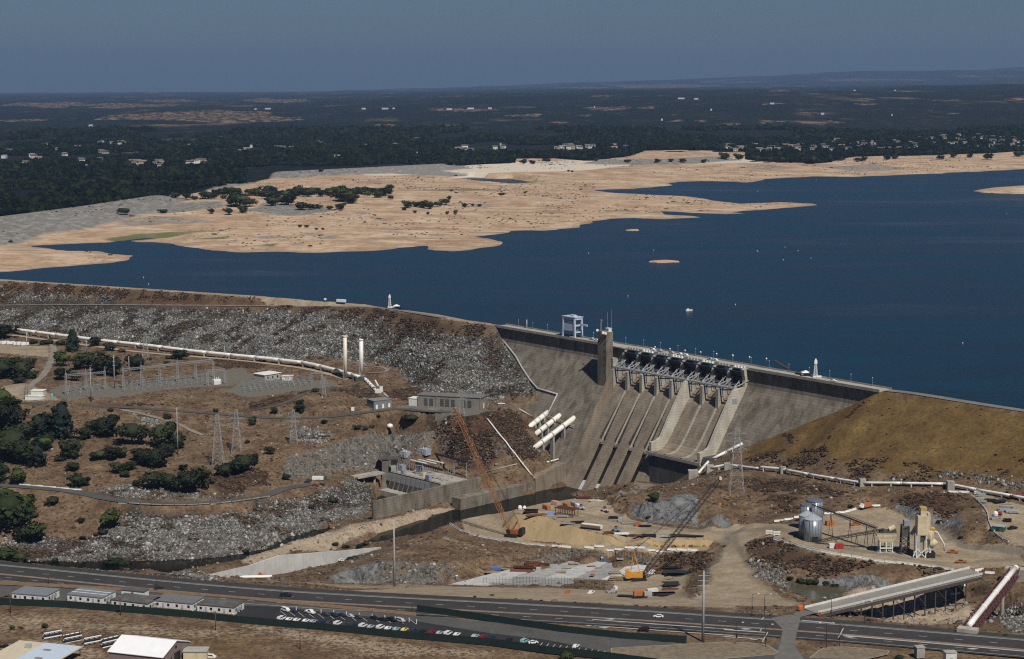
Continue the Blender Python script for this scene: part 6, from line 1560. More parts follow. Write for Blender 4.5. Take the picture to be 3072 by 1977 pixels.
for x in (-.34, .02, .36): MB().box((x * T['L'], -.07, 0), (1.7, .14, 3.4)).build('door', white_p, T)
car('white pickup parked on the terrace near the dam', G('z4', 2005, 1100), R(10), 'white', 'pickup')
mono('white_crate', 'small white crate beside the terrace road bend', 'crate', G('z4', 820, 1150), MB().box((0, 0, 0), (2.4, 2.0, 2.6)), white_p)
# small white building and fuel tanks at the left
a, b_ = G('z3', 222, 1183), G('z3', 372, 1180); b_[2] = a[2]
T = bld('white_office', 'low white building with a long white front wall at the yard entrance', a, b_, 5, hp('z3', 32, a[1]), white_p, white_p)
a, b_ = G('z3', 275, 1142), G('z3', 385, 1142); b_[2] = a[2]
T = bld('white_shed', 'white shed with a sloping roof behind the low white building', a, b_, 8, hp('z3', 38, a[1]), white_s, white_p, cat='shed')
for i, x in enumerate((218, 232, 246)): pole('thin_pole', f'thin dark pole beside the low white building, {ordw(i)} of three', 'z3', x, 1180, 1010 + 12 * i, .2, .15, wood, 'thin poles at the yard entrance')
mono('green_tank', 'small turquoise tank beside the switchyard entrance', 'tank', G('z3', 462, 1160), MB().lathe((0, 0, 0), [(1.2, 0), (1.2, 2.4), (.6, 3.0)], 12), pm('turquoise_paint', (.12, .36, .38), .15))
for i, x in enumerate((20, 45, 95, 150, 185, 220)): container(f'white storage trailer, {ordw(i)} from the left in the dirt lot', G('z3', x, 684 + x * .06), R(35), white_p, 7.5, 'storage_trailer', 'trailer', 'white trailers in the dirt lot')
# ---------------------------------------------------------------- switchyards
def gantry(label, t, posts, ybeam, group):
    b = [G(t, x, yb) for x, yb, yt in posts]
    for q in b: q[2] = b[0][2]
    T = thing('switchyard_gantry', label, 'gantry', b[0], group=group)
    tops = []
    for q, (x, yb, yt) in zip(b, posts):
        h = hp(t, yb - yt, q[1]); w = .9
        mb = MB()
        for i, j in ((-1, -1), (1, -1), (1, 1), (-1, 1)): mb.beam(q + [i * w, j * w, 0], q + [i * .4, j * .4, h * .85], .2)
        for k in range(7):
            z0, z1 = h * .85 * k / 7, h * .85 * (k + 1) / 7; mb.beam(q + [-w, -w, z0], q + [w, -w, z1], .14).beam(q + [w, w, z0], q + [-w, w, z1], .14)
        mb.beam(q + [0, 0, h * .8], q + [0, 0, h], .22)
        part(T, 'column', mb, steel_gv); tops.append(q + [0, 0, hp(t, yb - ybeam(x), q[1])])
    for a, c in zip(tops[:-1], tops[1:]):
        mb = MB(); n = 9
        for dz in (-.7, .7):
            for dy in (-.6, .6): mb.beam(a + [0, dy, dz], c + [0, dy, dz], .2)
        for k in range(n):
            p, q = a + (c - a) * k / n, a + (c - a) * (k + 1) / n; mb.beam(p + [0, -.6, -.7], q + [0, -.6, .7], .13).beam(p + [0, .6, .7], q + [0, .6, -.7], .13)
        part(T, 'truss_beam', mb, steel_gv)
    return T
gantry('three post grey steel gantry at the left end of the switchyard', 'z3', ((590, 1140, 905), (765, 1100, 890), (935, 1095, 870)), lambda x: 960 - (x - 590) * .1, 'switchyard gantries')
gantry('long six column steel gantry along the back of the switchyard', 'z3', ((1098, 1085, 862), (1258, 1062, 838), (1420, 1040, 848), (1580, 1025, 808), (1740, 1000, 822), (1895, 985, 812)), lambda x: 912 - (x - 1098) * .108, 'switchyard gantries')
gantry('two column steel gantry beside the white transformer', 'z3', ((1845, 1060, 912), (2000, 1040, 902)), lambda x: 925 - (x - 1845) * .08, 'switchyard gantries')
gantry('low steel gantry at the right of the second switchyard', 'z4', ((490, 920, 840), (575, 905, 830)), lambda x: 845, 'switchyard gantries')
# bus supports and switches: one of each, then copies
ins = pm('brown_grey_insulator', (.16, .17, .19), .3, 2, .4)
T0 = thing('bus_switch', 'x', 'switch', (0, 0, -500))
MB().box((0, 0, 0), (.28, .28, 2.6)).build('post', steel_gv, T0); MB().box((0, 0, 2.6), (3.2, .35, .25)).build('base_beam', steel_gv, T0)
for x in (-1.4, 0, 1.4): MB().tube([(x, 0, 2.85), (x, 0, 4.5)], .17, 6).build('insulator', ins, T0)
MB().beam((-1.6, 0, 4.6), (1.6, 0, 4.7), .14).build('blade', steel_lt, T0)
KIDS[T0.name] = list(T0.children)
T1 = thing('bus_support', 'x', 'bus support', (0, 0, -500))
MB().box((0, 0, 0), (.3, .3, 3.4)).build('post', steel_gv, T1); MB().tube([(0, 0, 3.4), (0, 0, 5.2)], .2, 6).build('insulator', ins, T1); MB().beam((-3, 0, 5.25), (3, 0, 5.25), .16).build('bus_bar', steel_lt, T1)
KIDS[T1.name] = list(T1.children)
rot = ang(G('z3', 1100, 1085), G('z3', 1900, 1000))
def yard(t, o, ex, ey, nx, ny, lab):
    A, B, D_ = G(t, *o), G(t, *ex), G(t, *ey)
    for i in range(nx):
        for j in range(ny):
            p = A + (B - A) * (i + random.uniform(-.15, .15)) / (nx - 1) + (D_ - A) * (j / max(1, ny - 1)); p[2] = float(ground(p[0], p[1])) - .05
            s_ = (i + j) % 2 == 0
            q = dup(T0 if s_ else T1, p, rot + (0 if s_ else math.pi / 2), f'grey {"three pole switch" if s_ else "bus support post"} in {lab}, row {("one", "two", "three", "four")[j]}, {ordw(i)} along', ('switches in ' if s_ else 'bus posts in ') + lab)
yard('z3', (1110, 1110), (1850, 1035), (1120, 1045), 15, 4, 'the long switchyard')
yard('z3', (610, 1150), (880, 1120), (620, 1080), 6, 4, 'the left switchyard bay')
yard('z4', (-60, 960), (460, 905), (-40, 1005), 13, 4, 'the right switchyard')
for q in (T0, T1):
    for ch in list(q.children): bpy.data.objects.remove(ch)
    bpy.data.objects.remove(q)
wt = thing('transformer', 'big white transformer with fins in the long switchyard', 'transformer', G('z3', 1925, 1050), rot)
MB().box((0, 0, .3), (6.4, 3.6, 4.4)).build('tank', white_p, wt)
for i in range(6): MB().box((-2.6 + i * 1.05, -2.1, .6), (.5, .8, 3.2)).build('radiator', white_p, wt)
for x in (-1.8, 0, 1.8): MB().tube([(x, 0, 4.7), (x, 0, 6.6)], .3, 8).build('bushing', white_s, wt)
a, b_ = G('z4', 118, 912), G('z4', 245, 897); b_[2] = a[2]
T = bld('control_house', 'white roofed control house in the right switchyard', a, b_, 14, 4.8, pm('control_wall', (.36, .35, .32), .15), white_p, over=.6)
for f in (-.3, 0, .3): opening(T, f * T['L'], 1.2, 1.2, 2.2)
mono('control_annex', 'small white roofed annex beside the control house', 'building', G('z4', 300, 905), MB().box((0, 0, 0), (9, 6, 3.6)).box((0, 0, 3.61), (10, 7, .3)), white_s)
sheetroad = [G('z3', x, y) for x, y in ((610, 1203), (1000, 1163), (1500, 1090), (1800, 1072), (2000, 1058), (2180, 1030))]
for x, yb, yt, t, lb in ((245, 895, 560, 'z3', 'standing in the oaks at the far left'), (810, 1205, 885, 'z3', 'in front of the left switchyard bay'), (1018, 1080, 775, 'z3', 'with three short arms in the switchyard'), (1148, 965, 790, 'z3', 'among the oaks behind the switchyard'), (768, 755, 640, 'z3', 'beside the pine below the pipeline'), (1580, 545, 110, 's1', 'on the hillside below the terrace road'), (1997, 800, 700, 'z3', 'crossing in front of the white pipeline')):
    pole('steel_pole', 'tall grey steel pole ' + lb, t, x, yb, yt, .5, .22, None, 'steel line poles', ((.92, 1.3), (.8, 1.3), (.68, 1.3)) if x == 1018 else ())
pylon('lattice pylon left of two on the brown hillside', 's1', 1940, 640, 170); pylon('lattice pylon right of two on the brown hillside', 's1', 2105, 520, 130)
pylon('lattice pylon below the terrace road bend', 's2', 350, 400, 125); pylon('small lattice pylon at the corner of the right switchyard', 'z4', 590, 1035, 880)
pylon('lattice pylon against the rock embankment behind the pipeline', 'z3', 1295, 835, 575); pylon('big lattice pylon on the knoll right of the spillway', 'zb', 2110, 1095, 300)
pylon('thin lattice pylon beside the long grey terrace building', 'z4', 1690, 1185, 985)
# ---------------------------------------------------------------- powerhouse and tailrace walls
def topz(t, x, y, p): return float(at_depth(t, x, y, p[1])[2])
A = P('q1', 0, 1560, -98); B_ = P('q1', 700, 1390, -98); zt = topz('q1', 0, 1210, A)
C2 = P('q1', 1912, 782, zt); base = [A, A + (C2 - A) * .5 * [1, 1, 0], np.array([*C2[:2], -98.0])]
wall('tailrace_wall', 'long pale stained tailrace wall in front of the powerhouse', base, [zt] * 3, 1.6, con_face)
E0, E1 = P('q1', 1545, 1375, -100.3), P('s2', 2268, 795, -100.3); zt2 = topz('q1', 1545, 1165, E0)
bk = np.array([*P('q1', 1400, 1130, zt2)[:2], -103.0]); d_ = (bk - E0) * [1, 1, 0]
T = thing('training_block', 'low flat topped concrete block wall standing in the river', 'wall', E0)
n_ = 9
for i in range(n_):
    p, q = E0 + (E1 - E0) * (i / n_ + .0008), E0 + (E1 - E0) * ((i + 1) / n_ - .0008)
    part(T, 'wall_block', MB().prism([p - [0, 0, 3], q - [0, 0, 3], np.array([*q[:2], zt2]), np.array([*p[:2], zt2])], d_), con_face)
tb = [P('z5', 265, 1432, -100.3), P('z5', 415, 1402, -100.3), P('z5', 548, 1384, -100.3)]; tb[2] = dam(151, 58, -100.3)
tp = [topz('z5', 262, 1330, tb[0]), topz('z5', 402, 1245, tb[1]), topz('z5', 545, 1215, tb[2])]
wall('river_wall', 'brown stained river wall rising to the foot of the spillway', [q - [0, 0, 4] for q in tb], tp, 9.0, con_chute)
PH = thing('powerhouse', 'concrete powerhouse with a slim tower, row of gates and cluttered deck', 'powerhouse', P('q1', 600, 720, -84))
tA = P('q1', 240, 1020, -98); tz = topz('q1', 240, 470, tA); zdeck = topz('q1', 250, 690, tA)
part(PH, 'tower', MB().box(tA + [-1.2, 2.5, -6], (4.6, 4.5, tz - tA[2] + 6)), con_face)
part(PH, 'tower_shaft', MB().box(tA + [5.5, 5.0, -6], (5.0, 4.5, tz - tA[2] + 5.7)), con_pale)
part(PH, 'tower_cap', MB().box(tA + [1.8, 3.8, tz - tA[2] + .003], (16.5, 8.5, .9)), con_dark)
f0 = np.array([*tA[:2], zdeck]) + [1.2, 1, 0]; f1 = P('q1', 1190, 910, zdeck); dv = (f1 - f0) / np.linalg.norm(f1 - f0); bkv = np.array([-dv[1], dv[0], 0]); bkv = bkv if bkv[1] > 0 else -bkv
part(PH, 'deck_block', MB().prism([f0 - [0, 0, 16], f1 - [0, 0, 16], f1, f0], bkv * 26), con_plain)
for i in range(9):
    p, q = f0 + (f1 - f0) * (i / 11 + .012), f0 + (f1 - f0) * ((i + 1) / 11 - .012)
    part(PH, 'gate_panel', MB().prism([p - bkv * .2 + [0, 0, -.6], q - bkv * .2 + [0, 0, -.6], q - bkv * 2.0 + [0, 0, -5.4], p - bkv * 2.0 + [0, 0, -5.4]], -bkv * .4 + np.array([0, 0, -.2])), pm('gate_grey', (.15, .16, .165), .25, .5))
part(PH, 'apron', MB().prism([f0 + [0, 0, -12] - bkv * 9, f1 + [0, 0, -12] - bkv * 9, f1 + [0, 0, -12], f0 + [0, 0, -12]], (0, 0, -5)), con_plain)
part(PH, 'deck_rail', MB().beam(f0 + [0, 0, 1.1] + bkv * .3, f1 + [0, 0, 1.1] + bkv * .3, .2).beam(f0 + [0, 0, .1] + bkv * .3, f1 + [0, 0, .1] + bkv * .3, .6), black)
def deck(u, v): return f0 + (f1 - f0) * u + bkv * v
for u, v, w, d, h, lb in ((.06, 10, 5, 4, 4.5, 'cabinet'), (.3, 17, 6, 5, 5, 'cabinet'), (.72, 3, 4, 3, 4, 'crate'), (.5, 9, 3.4, 3.4, 3, 'tank'), (.2, 5, 3, 3, 2.5, 'cabinet')):
    part(PH, lb, MB().box(deck(u, v), (w, d, h), ang(f0, f1)), steel_bl if lb != 'tank' else cream_p)
for i in range(11):
    u, v = .08 + .085 * i, 5 + (i * 7) % 16
    mb = MB().beam(deck(u, v), deck(u, v) + [0, 0, 7 + i % 3], .35).beam(deck(u - .05, v) + [0, 0, 6.5], deck(u + .05, v) + [0, 0, 6.5], .25)
    for k in (-.04, 0, .04): mb.tube([deck(u + k, v) + [0, 0, 4.4], deck(u + k, v) + [0, 0, 6.4]], .22, 5)
    part(PH, 'bus_structure', mb, steel_gv)
for u, v, L_ in ((.15, 14, .3), (.2, 19, .34), (.28, 24, .3)):
    part(PH, 'bus_duct', MB().box(deck(u + L_ / 2, v) + [0, 0, 8.2], (np.linalg.norm(f1 - f0) * L_, 1.6, .5), ang(f0, f1)), white_s)
for t, x, y, w in (('q1', 570, 390, 7), ('q1', 915, 340, 8)):
    p = G(t, x, y) - [0, 0, 1.6]; T = thing('transformer', 'grey transformer on the ledge above the powerhouse, ' + ('nearer the tower' if x < 700 else 'farther from the tower'), 'transformer', p, ang(f0, f1))
    MB().box((0, 0, 0), (w, 5.5, 4.6)).build('tank', pm('transformer_grey', (.30, .31, .36), .15), T)
    for k in (-1, 1): MB().tube([(k * 1.6 + 1, -1, 4.6), (k * 1.6 + 1, -1, 6)], .4, 8).build('bushing', white_s, T)
    for k in range(4): MB().box((-w / 2 + .9 + k * w / 4.4, -3.0, .5), (.6, .6, 3.2)).build('radiator', pm('transformer_grey', (.30, .31, .36)), T)
for i, (x0, y0, x1, y1, h) in enumerate(((1010, 440, 1660, 620, 11), (760, 590, 1240, 720, 9))):
    a, b_ = P('q1', x0, y0 + 150, zdeck - 1), P('q1', x1, y1 + 150, zdeck - 1); mb = MB()
    T = thing('bus_gallery', f'dark elevated bus gallery on posts behind the powerhouse, {("upper", "lower")[i]} one', 'gallery', a)
    part(T, 'girder', MB().beam(a + [0, 0, h], b_ + [0, 0, h], 1.2, 1.4), steel_dk)
    for f in (0, .33, .66, 1): part(T, 'post', MB().beam(a + (b_ - a) * f - [0, 0, 4], a + (b_ - a) * f + [0, 0, h - .7], .5), steel_gv)
gpipe('penstock_road_kerb', 'thin grey kerb line climbing the slope above the river wall', .5, con_pale, ('s2', 1880, 640), ('s2', 2100, 585), ('s2', 2390, 512))
T = thing('rock_chute', 'dark steel chute climbing the grey cliff above the powerhouse', 'chute', G('s2', 1190, 490))
q0, q1 = G('s2', 1190, 480) + [0, -1, 1.2], G('s2', 1130, 290) + [0, -1, 1.5]
part(T, 'trough', MB().beam(q0, q1, 3.0, 1.0), pm('chute_brown', (.10, .075, .055), .3)); part(T, 'side_rail', MB().beam(q0 + [-1.6, 0, .8], q1 + [-1.6, 0, .8], .5), black)
mono('white_tank', 'round white tank at the head of the steel chute', 'tank', G('s2', 1115, 284), MB().lathe((0, 0, 0), [(.6, 0), (2.0, .6), (2.4, 1.8), (2.0, 3.2), (.5, 3.8)], 14), white_p, smooth=True)
# deck bridge from the road to the powerhouse
a, b_ = P('s2', 830, 668, -82), P('s2', 1045, 628, -82)
T = thing('access_bridge', 'short concrete road bridge to the powerhouse tower', 'bridge', a)
part(T, 'deck', MB().beam(a + [0, 2, -.5], b_ + [0, 2, -.5], 9, 1.2), con_plain); part(T, 'kerb', MB().beam(a + [0, -2.2, .45], b_ + [0, -2.2, .45], .4, .7), con_pale)
for f in (.35, .75): part(T, 'pier', MB().box(a + (b_ - a) * f + [0, 2, -12], (1.4, 5, 11)), con_plain)
container('white box truck body parked on the powerhouse road', G('s2', 540, 690), R(-8), white_p, 8.0, 'box_truck', 'truck'); container('dark green bin beside the white box truck', G('s2', 588, 685), R(-8), pm('dull_green_paint', (.05, .10, .08)), 4.0, 'skip_bin', 'bin')
for i, (c, x, y) in enumerate((('dark grey', 470, 700), ('red', 520, 738), ('black', 570, 730), ('dark blue', 455, 712))): car(f'{c} car parked on the powerhouse road beside the box truck', G('s2', x, y), R(-6 + 3 * i), c, 'sedan')
barriers(GL('s1', (160, 812), (430, 835), (690, 860)), 'white barrier rail along the inside of the powerhouse road', 'barriers on the powerhouse road', white_p, 9.0, .2, .9, .5)
barriers(GL('s1', (1050, 985), (1350, 1000), (1600, 1006), (2000, 985), (2369, 925)), 'pale kerb block along the outer edge of the powerhouse road', 'kerb blocks on the powerhouse road', con_pale, 7.0, .8, .8, .5)
# pale retaining wall by the river
zt = [topz('s5', 1840, 372, wall_base[0]), topz('s2', 0, 1372, wall_base[1]), topz('s2', 240, 1292, wall_base[1] + (wall_base[2] - wall_base[1]) * .7), topz('s2', 700, 1258, wall_base[3]), topz('s2', 1040, 1226, wall_base[4])]
wall('channel_wall', 'bright new concrete channel wall tapering towards the river', [wall_base[0] - [0, 0, 2], wall_base[1] - [0, 0, 2], wall_base[1] + (wall_base[2] - wall_base[1]) * .7 - [0, 0, 2], wall_base[3] - [0, 0, 2], wall_base[4] - [0, 0, 2]], zt, 1.3, con_new)
p = G('s2', 255, 1405); container('long blue container tilted against the new channel wall', p, ang(G('s2', 175, 1425), G('s2', 335, 1390)), blue_p, 12.2)
for i, (c, x, y) in enumerate((('black', 545, 1378), ('white', 575, 1362), ('black', 628, 1358), ('red', 690, 1345), ('white', 735, 1335), ('black', 800, 1322), ('dark grey', 838, 1312))): car(f'{c} car, {ordw(i)} from the blue container below the new wall', G('s2', x, y), R(20), c, 'sedan', 'cars below the new channel wall')
mono('white_pipe_stack', 'white pipes lying at the foot of the new channel wall', 'pipes', G('s2', 40, 1475), MB().tube([(-8, 0, .6), (8, 1, .6)], .6).tube([(-7, 1.4, .6), (9, 2.4, .6)], .6), white_p)
mono('orange_loader', 'small orange loader at the foot of the new channel wall', 'loader', G('s2', 90, 1470), MB().box((0, 0, .5), (3.6, 1.9, 1.2)).box((-.6, 0, 1.7), (1.4, 1.6, 1.2)).beam((1.6, 0, 1.4), (3.4, 0, .5), .5).tube([(-1.1, -1.1, .5), (-1.1, 1.1, .5)], .55).tube([(1.1, -1.1, .5), (1.1, 1.1, .5)], .55), orange_p)
# ---------------------------------------------------------------- small things on the crest and lake
def beacon(label, p, h):
    T = thing('light_tower', label, 'light tower', p)
    lattice(T, p, h, 2.6, 1.2, 6, .22, 'mast', white_p)
    part(T, 'cage', MB().box(p + [0, 0, h], (2.0, 2.0, 2.2)).box(p + [0, 0, h + 2.2], (1.1, 1.1, 1.2)), white_p)
    part(T, 'trailer_base', MB().box(p + [1.2, 0, .1], (6.0, 2.4, 1.0)), white_p)
    return T
beacon('white lattice light tower where the berm road meets the crest', P('z4', 1115, 328, .1), hp('z4', 78, 1630)); beacon('white lattice light tower on the dam right of the spillway', dam(339, -8, 0), 9.5)
def canopy(label, p):
    T = thing('canopy_tent', label, 'tent', p)
    part(T, 'top', MB().add([p + q for q in ((-3, -3, 2.4), (3, -3, 2.4), (3, 3, 2.4), (-3, 3, 2.4), (0, 0, 3.9))], [(0, 1, 4), (1, 2, 4), (2, 3, 4), (3, 0, 4), (3, 2, 1, 0)]), white_p)
    for i in (-2.8, 2.8):
        for j in (-2.8, 2.8): part(T, 'leg', MB().beam(p + [i, j, 0], p + [i, j, 2.4], .15), steel_lt)
p = P('z4', 1168, 334, .1); canopy('white canopy tent beside the left light tower', p); car('black van parked beside the left canopy tent', P('z4', 1190, 338, .1), R(-30), 'black', 'van'); car('black car nearest the dam on the wing dam crest', P('z4', 1212, 343, .1), R(-30), 'black')
canopy('white canopy tent on the dam beside the right light tower', dam(330, -8, 0)); car('black car parked left of the right canopy tent', dam(323, -8, 0), R(-52), 'black'); car('white car parked on the dam road near its right end', dam(358, -5, 0), R(-52), 'white')
for i, s in enumerate((104, 112, 121, 128)): car(f'{("silver", "white", "dark grey", "white")[i]} service truck, {ordw(i)} from the gantry crane on the crest', dam(s, -8 + (i % 2) * 2, 0), R(-52), ('silver', 'white', 'dark grey', 'white')[i], 'pickup')
for i, s in enumerate((176, 184, 197, 206, 212, 238, 243)): car(f'{("white", "silver", "silver", "white", "white", "silver", "white")[i]} truck, {ordw(i)} from the tower on the spillway bridge', dam(s, -6.4, 0), R(-52), ('white', 'silver', 'silver', 'white', 'white', 'silver', 'white')[i], 'pickup' if i % 2 else 'van')
container('long white trailer on the wing dam crest', P('z4', 728, 283, .3), R(155), white_p, 9, 'white_trailer', 'trailer'); mono('white_sign', 'small white sign on the wing dam crest', 'sign', P('z4', 600, 275, .2), MB().box((0, 0, 0), (.2, .2, 1.4)).box((0, 0, 1.2), (2.2, .2, 1.6)), white_p)
lm = MB().tube([(0, 0, 0), (0, 0, 4.6)], .08, 6).mesh('shaft', steel_lt); lg = MB().lathe((0, 0, 4.5), [(.1, 0), (.26, .2), (.26, .4), (.1, .6)], 8).mesh('lamp_globe', white_p, True)
for i, s in enumerate(np.arange(8, 400, 19.0)):
    T = thing('crest_lamp', f'white globe lamp post on the lake side of the crest, {ordw(i)} from the left', 'lamp', dam(s, -10.3 if not 150 < s < 282 else -11.6, .9), group='lamp posts on the dam crest')
    link('shaft', lm, T); link('lamp_globe', lg, T)
rm_ = MB().box((0, 0, 0), (.09, .09, 1.1)).mesh('rail_post', steel_lt)
pole('crest_pole', 'white pole on the crest left of the gantry crane', 'z4', 2012, 458, 388, .3, .2, white_p, base=dam(20, -9.6, .1))
T = thing('log_boom', 'dark floating boom in the lake off the dam', 'boom', dam(290, -60, LAKE_Z))
for i in range(16): a = P('z6', 330 + i * 7, 226 + i * 4.2, LAKE_Z); part(T, 'float', MB().tube([a + [0, 0, .2], a + [2.2, -1.2, .2]], .7, 6), pm('boom_float', (.05, .035, .03), .4))
bu = MB().lathe((0, 0, 0), [(.3, -.5), (1.1, 0), (1.2, .7), (.8, 1.5), (.2, 1.9)], 10).mesh('buoy', white_p, True)
for i, (t, x, y) in enumerate([('za', q, w) for q, w in ((885, 299), (1100, 325), (1317, 349), (1540, 372), (1770, 397), (2005, 420), (2242, 443))] + [('z6', 133, 200), ('z6', 272, 212)]):
    tag(link('float_buoy', bu, None, P(t, x, y, LAKE_Z), scale=.6), f'white round buoy in the line just off the dam, {ordw(i)} from the left', 'buoy', 'buoys off the dam')
for i, (t, x, y) in enumerate((('z3', 1275, 97), ('z3', 1320, 157), ('p', 2355, 742), ('p', 2433, 775), ('p', 2066, 931), ('p', 1961, 751), ('p', 2394, 753), ('p', 2350, 780), ('p', 1766, 760), ('p', 1884, 889), ('p', 2206, 914), ('p', 2888, 1030), ('p', 3020, 640), ('p', 2448, 540), ('p', 2160, 571), ('p', 2273, 575))):
    tag(link('lake_buoy', bu, None, P(t, x, y, LAKE_Z), scale=.45), f'tiny white buoy far out on the open lake, number {ordw(i)} of the scattered ones', 'buoy', 'buoys out on the lake')
T = thing('motor_boat', 'small white motor boat on the lake beyond the spillway', 'boat', P('z5', 1405, 80, LAKE_Z), R(10)); MB().prism([(-3, -1.1, 0), (3, -.9, .1), (4.2, 0, .4), (3, .9, .1), (-3, 1.1, 0)], (0, 0, 1.0)).build('hull', white_p, T); MB().box((-.6, 0, 1.0), (2.4, 1.6, 1.1)).build('cabin', white_s, T)
# ---------------------------------------------------------------- excavation works
def crawler(label, t, xb, yb, tip, dy, boom_m, body_m, cnt_m, mast):
    b = G(t, xb, yb); tipP = at_depth(t, *tip, b[1] + dy)
    v = (tipP - b); az = math.atan2(v[1], v[0])
    T = thing('crawler_crane', label, 'crane', b)
    ca, sa = math.cos(az), math.sin(az)
    def loc(x, y, z): return b + [x * ca - y * sa, x * sa + y * ca, z]
    for s in (-1, 1):
        part(T, 'crawler_track', MB().prism([loc(-4.4, s * 2.9 - .6, .9), loc(-3.6, s * 2.9 - .6, 0), loc(3.6, s * 2.9 - .6, 0), loc(4.4, s * 2.9 - .6, .9), loc(3.6, s * 2.9 - .6, 1.6), loc(-3.6, s * 2.9 - .6, 1.6)], loc(0, 1.2, 0) - loc(0, 0, 0)), black)
    part(T, 'carbody', MB().box(loc(0, 0, .7), (4.5, 5.0, 1.0), az), black)
    part(T, 'house', MB().box(loc(-1.8, 0, 1.75), (7.6, 3.4, 2.6), az), body_m)
    part(T, 'cab', MB().box(loc(2.2, 1.9, 1.9), (2.2, 1.5, 2.4), az), glass)
    part(T, 'counterweight', MB().box(loc(-6.4, 0, 1.7), (2.0, 4.6, 4.2), az), cnt_m)
    foot = loc(2.0, 0, 2.6); d = tipP - foot; L_ = np.linalg.norm(d); d = d / L_
    s = np.cross(d, [0, 0, 1.0]); s /= np.linalg.norm(s); u = np.cross(s, d)
    mb = MB(); W = lambda f: 1.15 * min(1, .35 + f * 9, .35 + (1 - f) * 9)
    n = int(L_ / 2.3); pt = lambda f, i, j: foot + d * L_ * f + s * i * W(f) + u * j * W(f)
    cor = ((-1, -1), (1, -1), (1, 1), (-1, 1))
    for k in range(n):
        f0, f1 = k / n, (k + 1) / n
        for i in range(4):
            mb.beam(pt(f0, *cor[i]), pt(f1, *cor[i]), .26); a, c = cor[i], cor[(i + 1) % 4]
            mb.beam(pt(f0, *(a if k % 2 else c)), pt(f1, *(c if k % 2 else a)), .17)
    part(T, 'lattice_boom', mb, boom_m)
    mt = loc(-3.2, 0, mast)
    mm = MB()
    for q in (-1, 1): mm.beam(loc(1.0, q * 1.2, 2.8), mt + (loc(0, q * .8, 0) - b), .35)
    mm.beam(loc(-4.6, 1.2, 4.0), mt, .25).beam(loc(-4.6, -1.2, 4.0), mt, .25)
    part(T, 'mast', mm, body_m)
    part(T, 'pendant_line', MB().beam(mt, tipP, .12).beam(mt + [.5, .5, 0], tipP, .12), black)
    part(T, 'tip_sheave', MB().tube([tipP - s * 1.4, tipP + s * 1.4], .8, 10), white_s if dy == 0 else boom_m)
    part(T, 'hoist_line', MB().beam(tipP, [tipP[0], tipP[1], tipP[2] - 14], .1), black)
    part(T, 'hook_block', MB().box([tipP[0], tipP[1], tipP[2] - 15.5], (.9, .5, 1.5)), body_m)
    return T
crawler('tall crawler crane with an orange lattice boom on the river bench', 's2', 2095, 1140, (1632, 120), 20, pm('orange_boom', (.30, .135, .055), .25, .5, .6), pm('rust_orange_body', (.32, .10, .03), .3, .6), black, 10)
crawler('yellow bodied crawler crane with a dark lattice boom in the excavation', 's3', 1640, 905, (2290, 92), 0, pm('dark_boom', (.055, .045, .04), .3, .8, .6), pm('yellow_body', (.58, .27, .03), .15, .6, .5), pm('yellow_weight', (.55, .25, .03), .15), 17)
# concrete floor slabs, poured separately
sl_m = [pm(f'slab_concrete_{i}', c, .15, .35, .9, stain=tuple(x * .6 for x in c)) for i, c in enumerate(((.42, .42, .41), (.33, .33, .32), (.50, .50, .49), (.27, .27, .265)))]
rows = [[(1080, 752), (1230, 752), (1390, 760), (1550, 770), (1705, 785)], [(980, 790), (1150, 790), (1330, 797), (1510, 808), (1690, 822)], [(840, 825), (1040, 828), (1250, 835), (1450, 845), (1620, 858)], [(640, 880), (880, 885), (1120, 892), (1330, 900), (1440, 905)]]
k = 0
for r0, r1 in zip(rows[:-1], rows[1:]):
    for i in range(4):
        zz = -75.0 + (.9, .1, .55, -.3)[(i * 3 + k) % 4]; k += 1
        q = [P('s3', *p, zz) for p in (r1[i], r1[i + 1], r0[i + 1], r0[i])]; c = sum(q) / 4; q = [c + (p - c) * .95 for p in q]
        o = MB().prism([p - c - [0, 0, 2.5] for p in q], (0, 0, 2.5)); o = o.build('floor_slab', sl_m[(i * 2 + k) % 4]); o.location = tuple(c)
        tag(o, f'poured concrete floor slab, {ordw(i)} from the left in the {("back", "middle", "front")[(k - 1) // 4]} row', 'slab', 'floor slabs in the excavation')
for nm, pts, zz, m_, lb in (('ramp_slab', ((120, 940), (480, 848), (700, 800), (860, 800), (640, 880), (380, 945)), -74.2, sl_m[0], 'sloping pale concrete apron at the left of the excavation'), ('ramp_slab', ((380, 948), (640, 882), (1330, 905), (1370, 985), (900, 958)), -75.2, sl_m[3], 'grey concrete base slab under the scaffold frames')):
    q = [P('s3', x, y, zz) for x, y in pts]; c = sum(q) / len(q); o = MB().prism([p - c - [0, 0, 3] for p in q], (0, 0, 3)).build(nm, m_); o.location = tuple(c); tag(o, lb, 'slab')
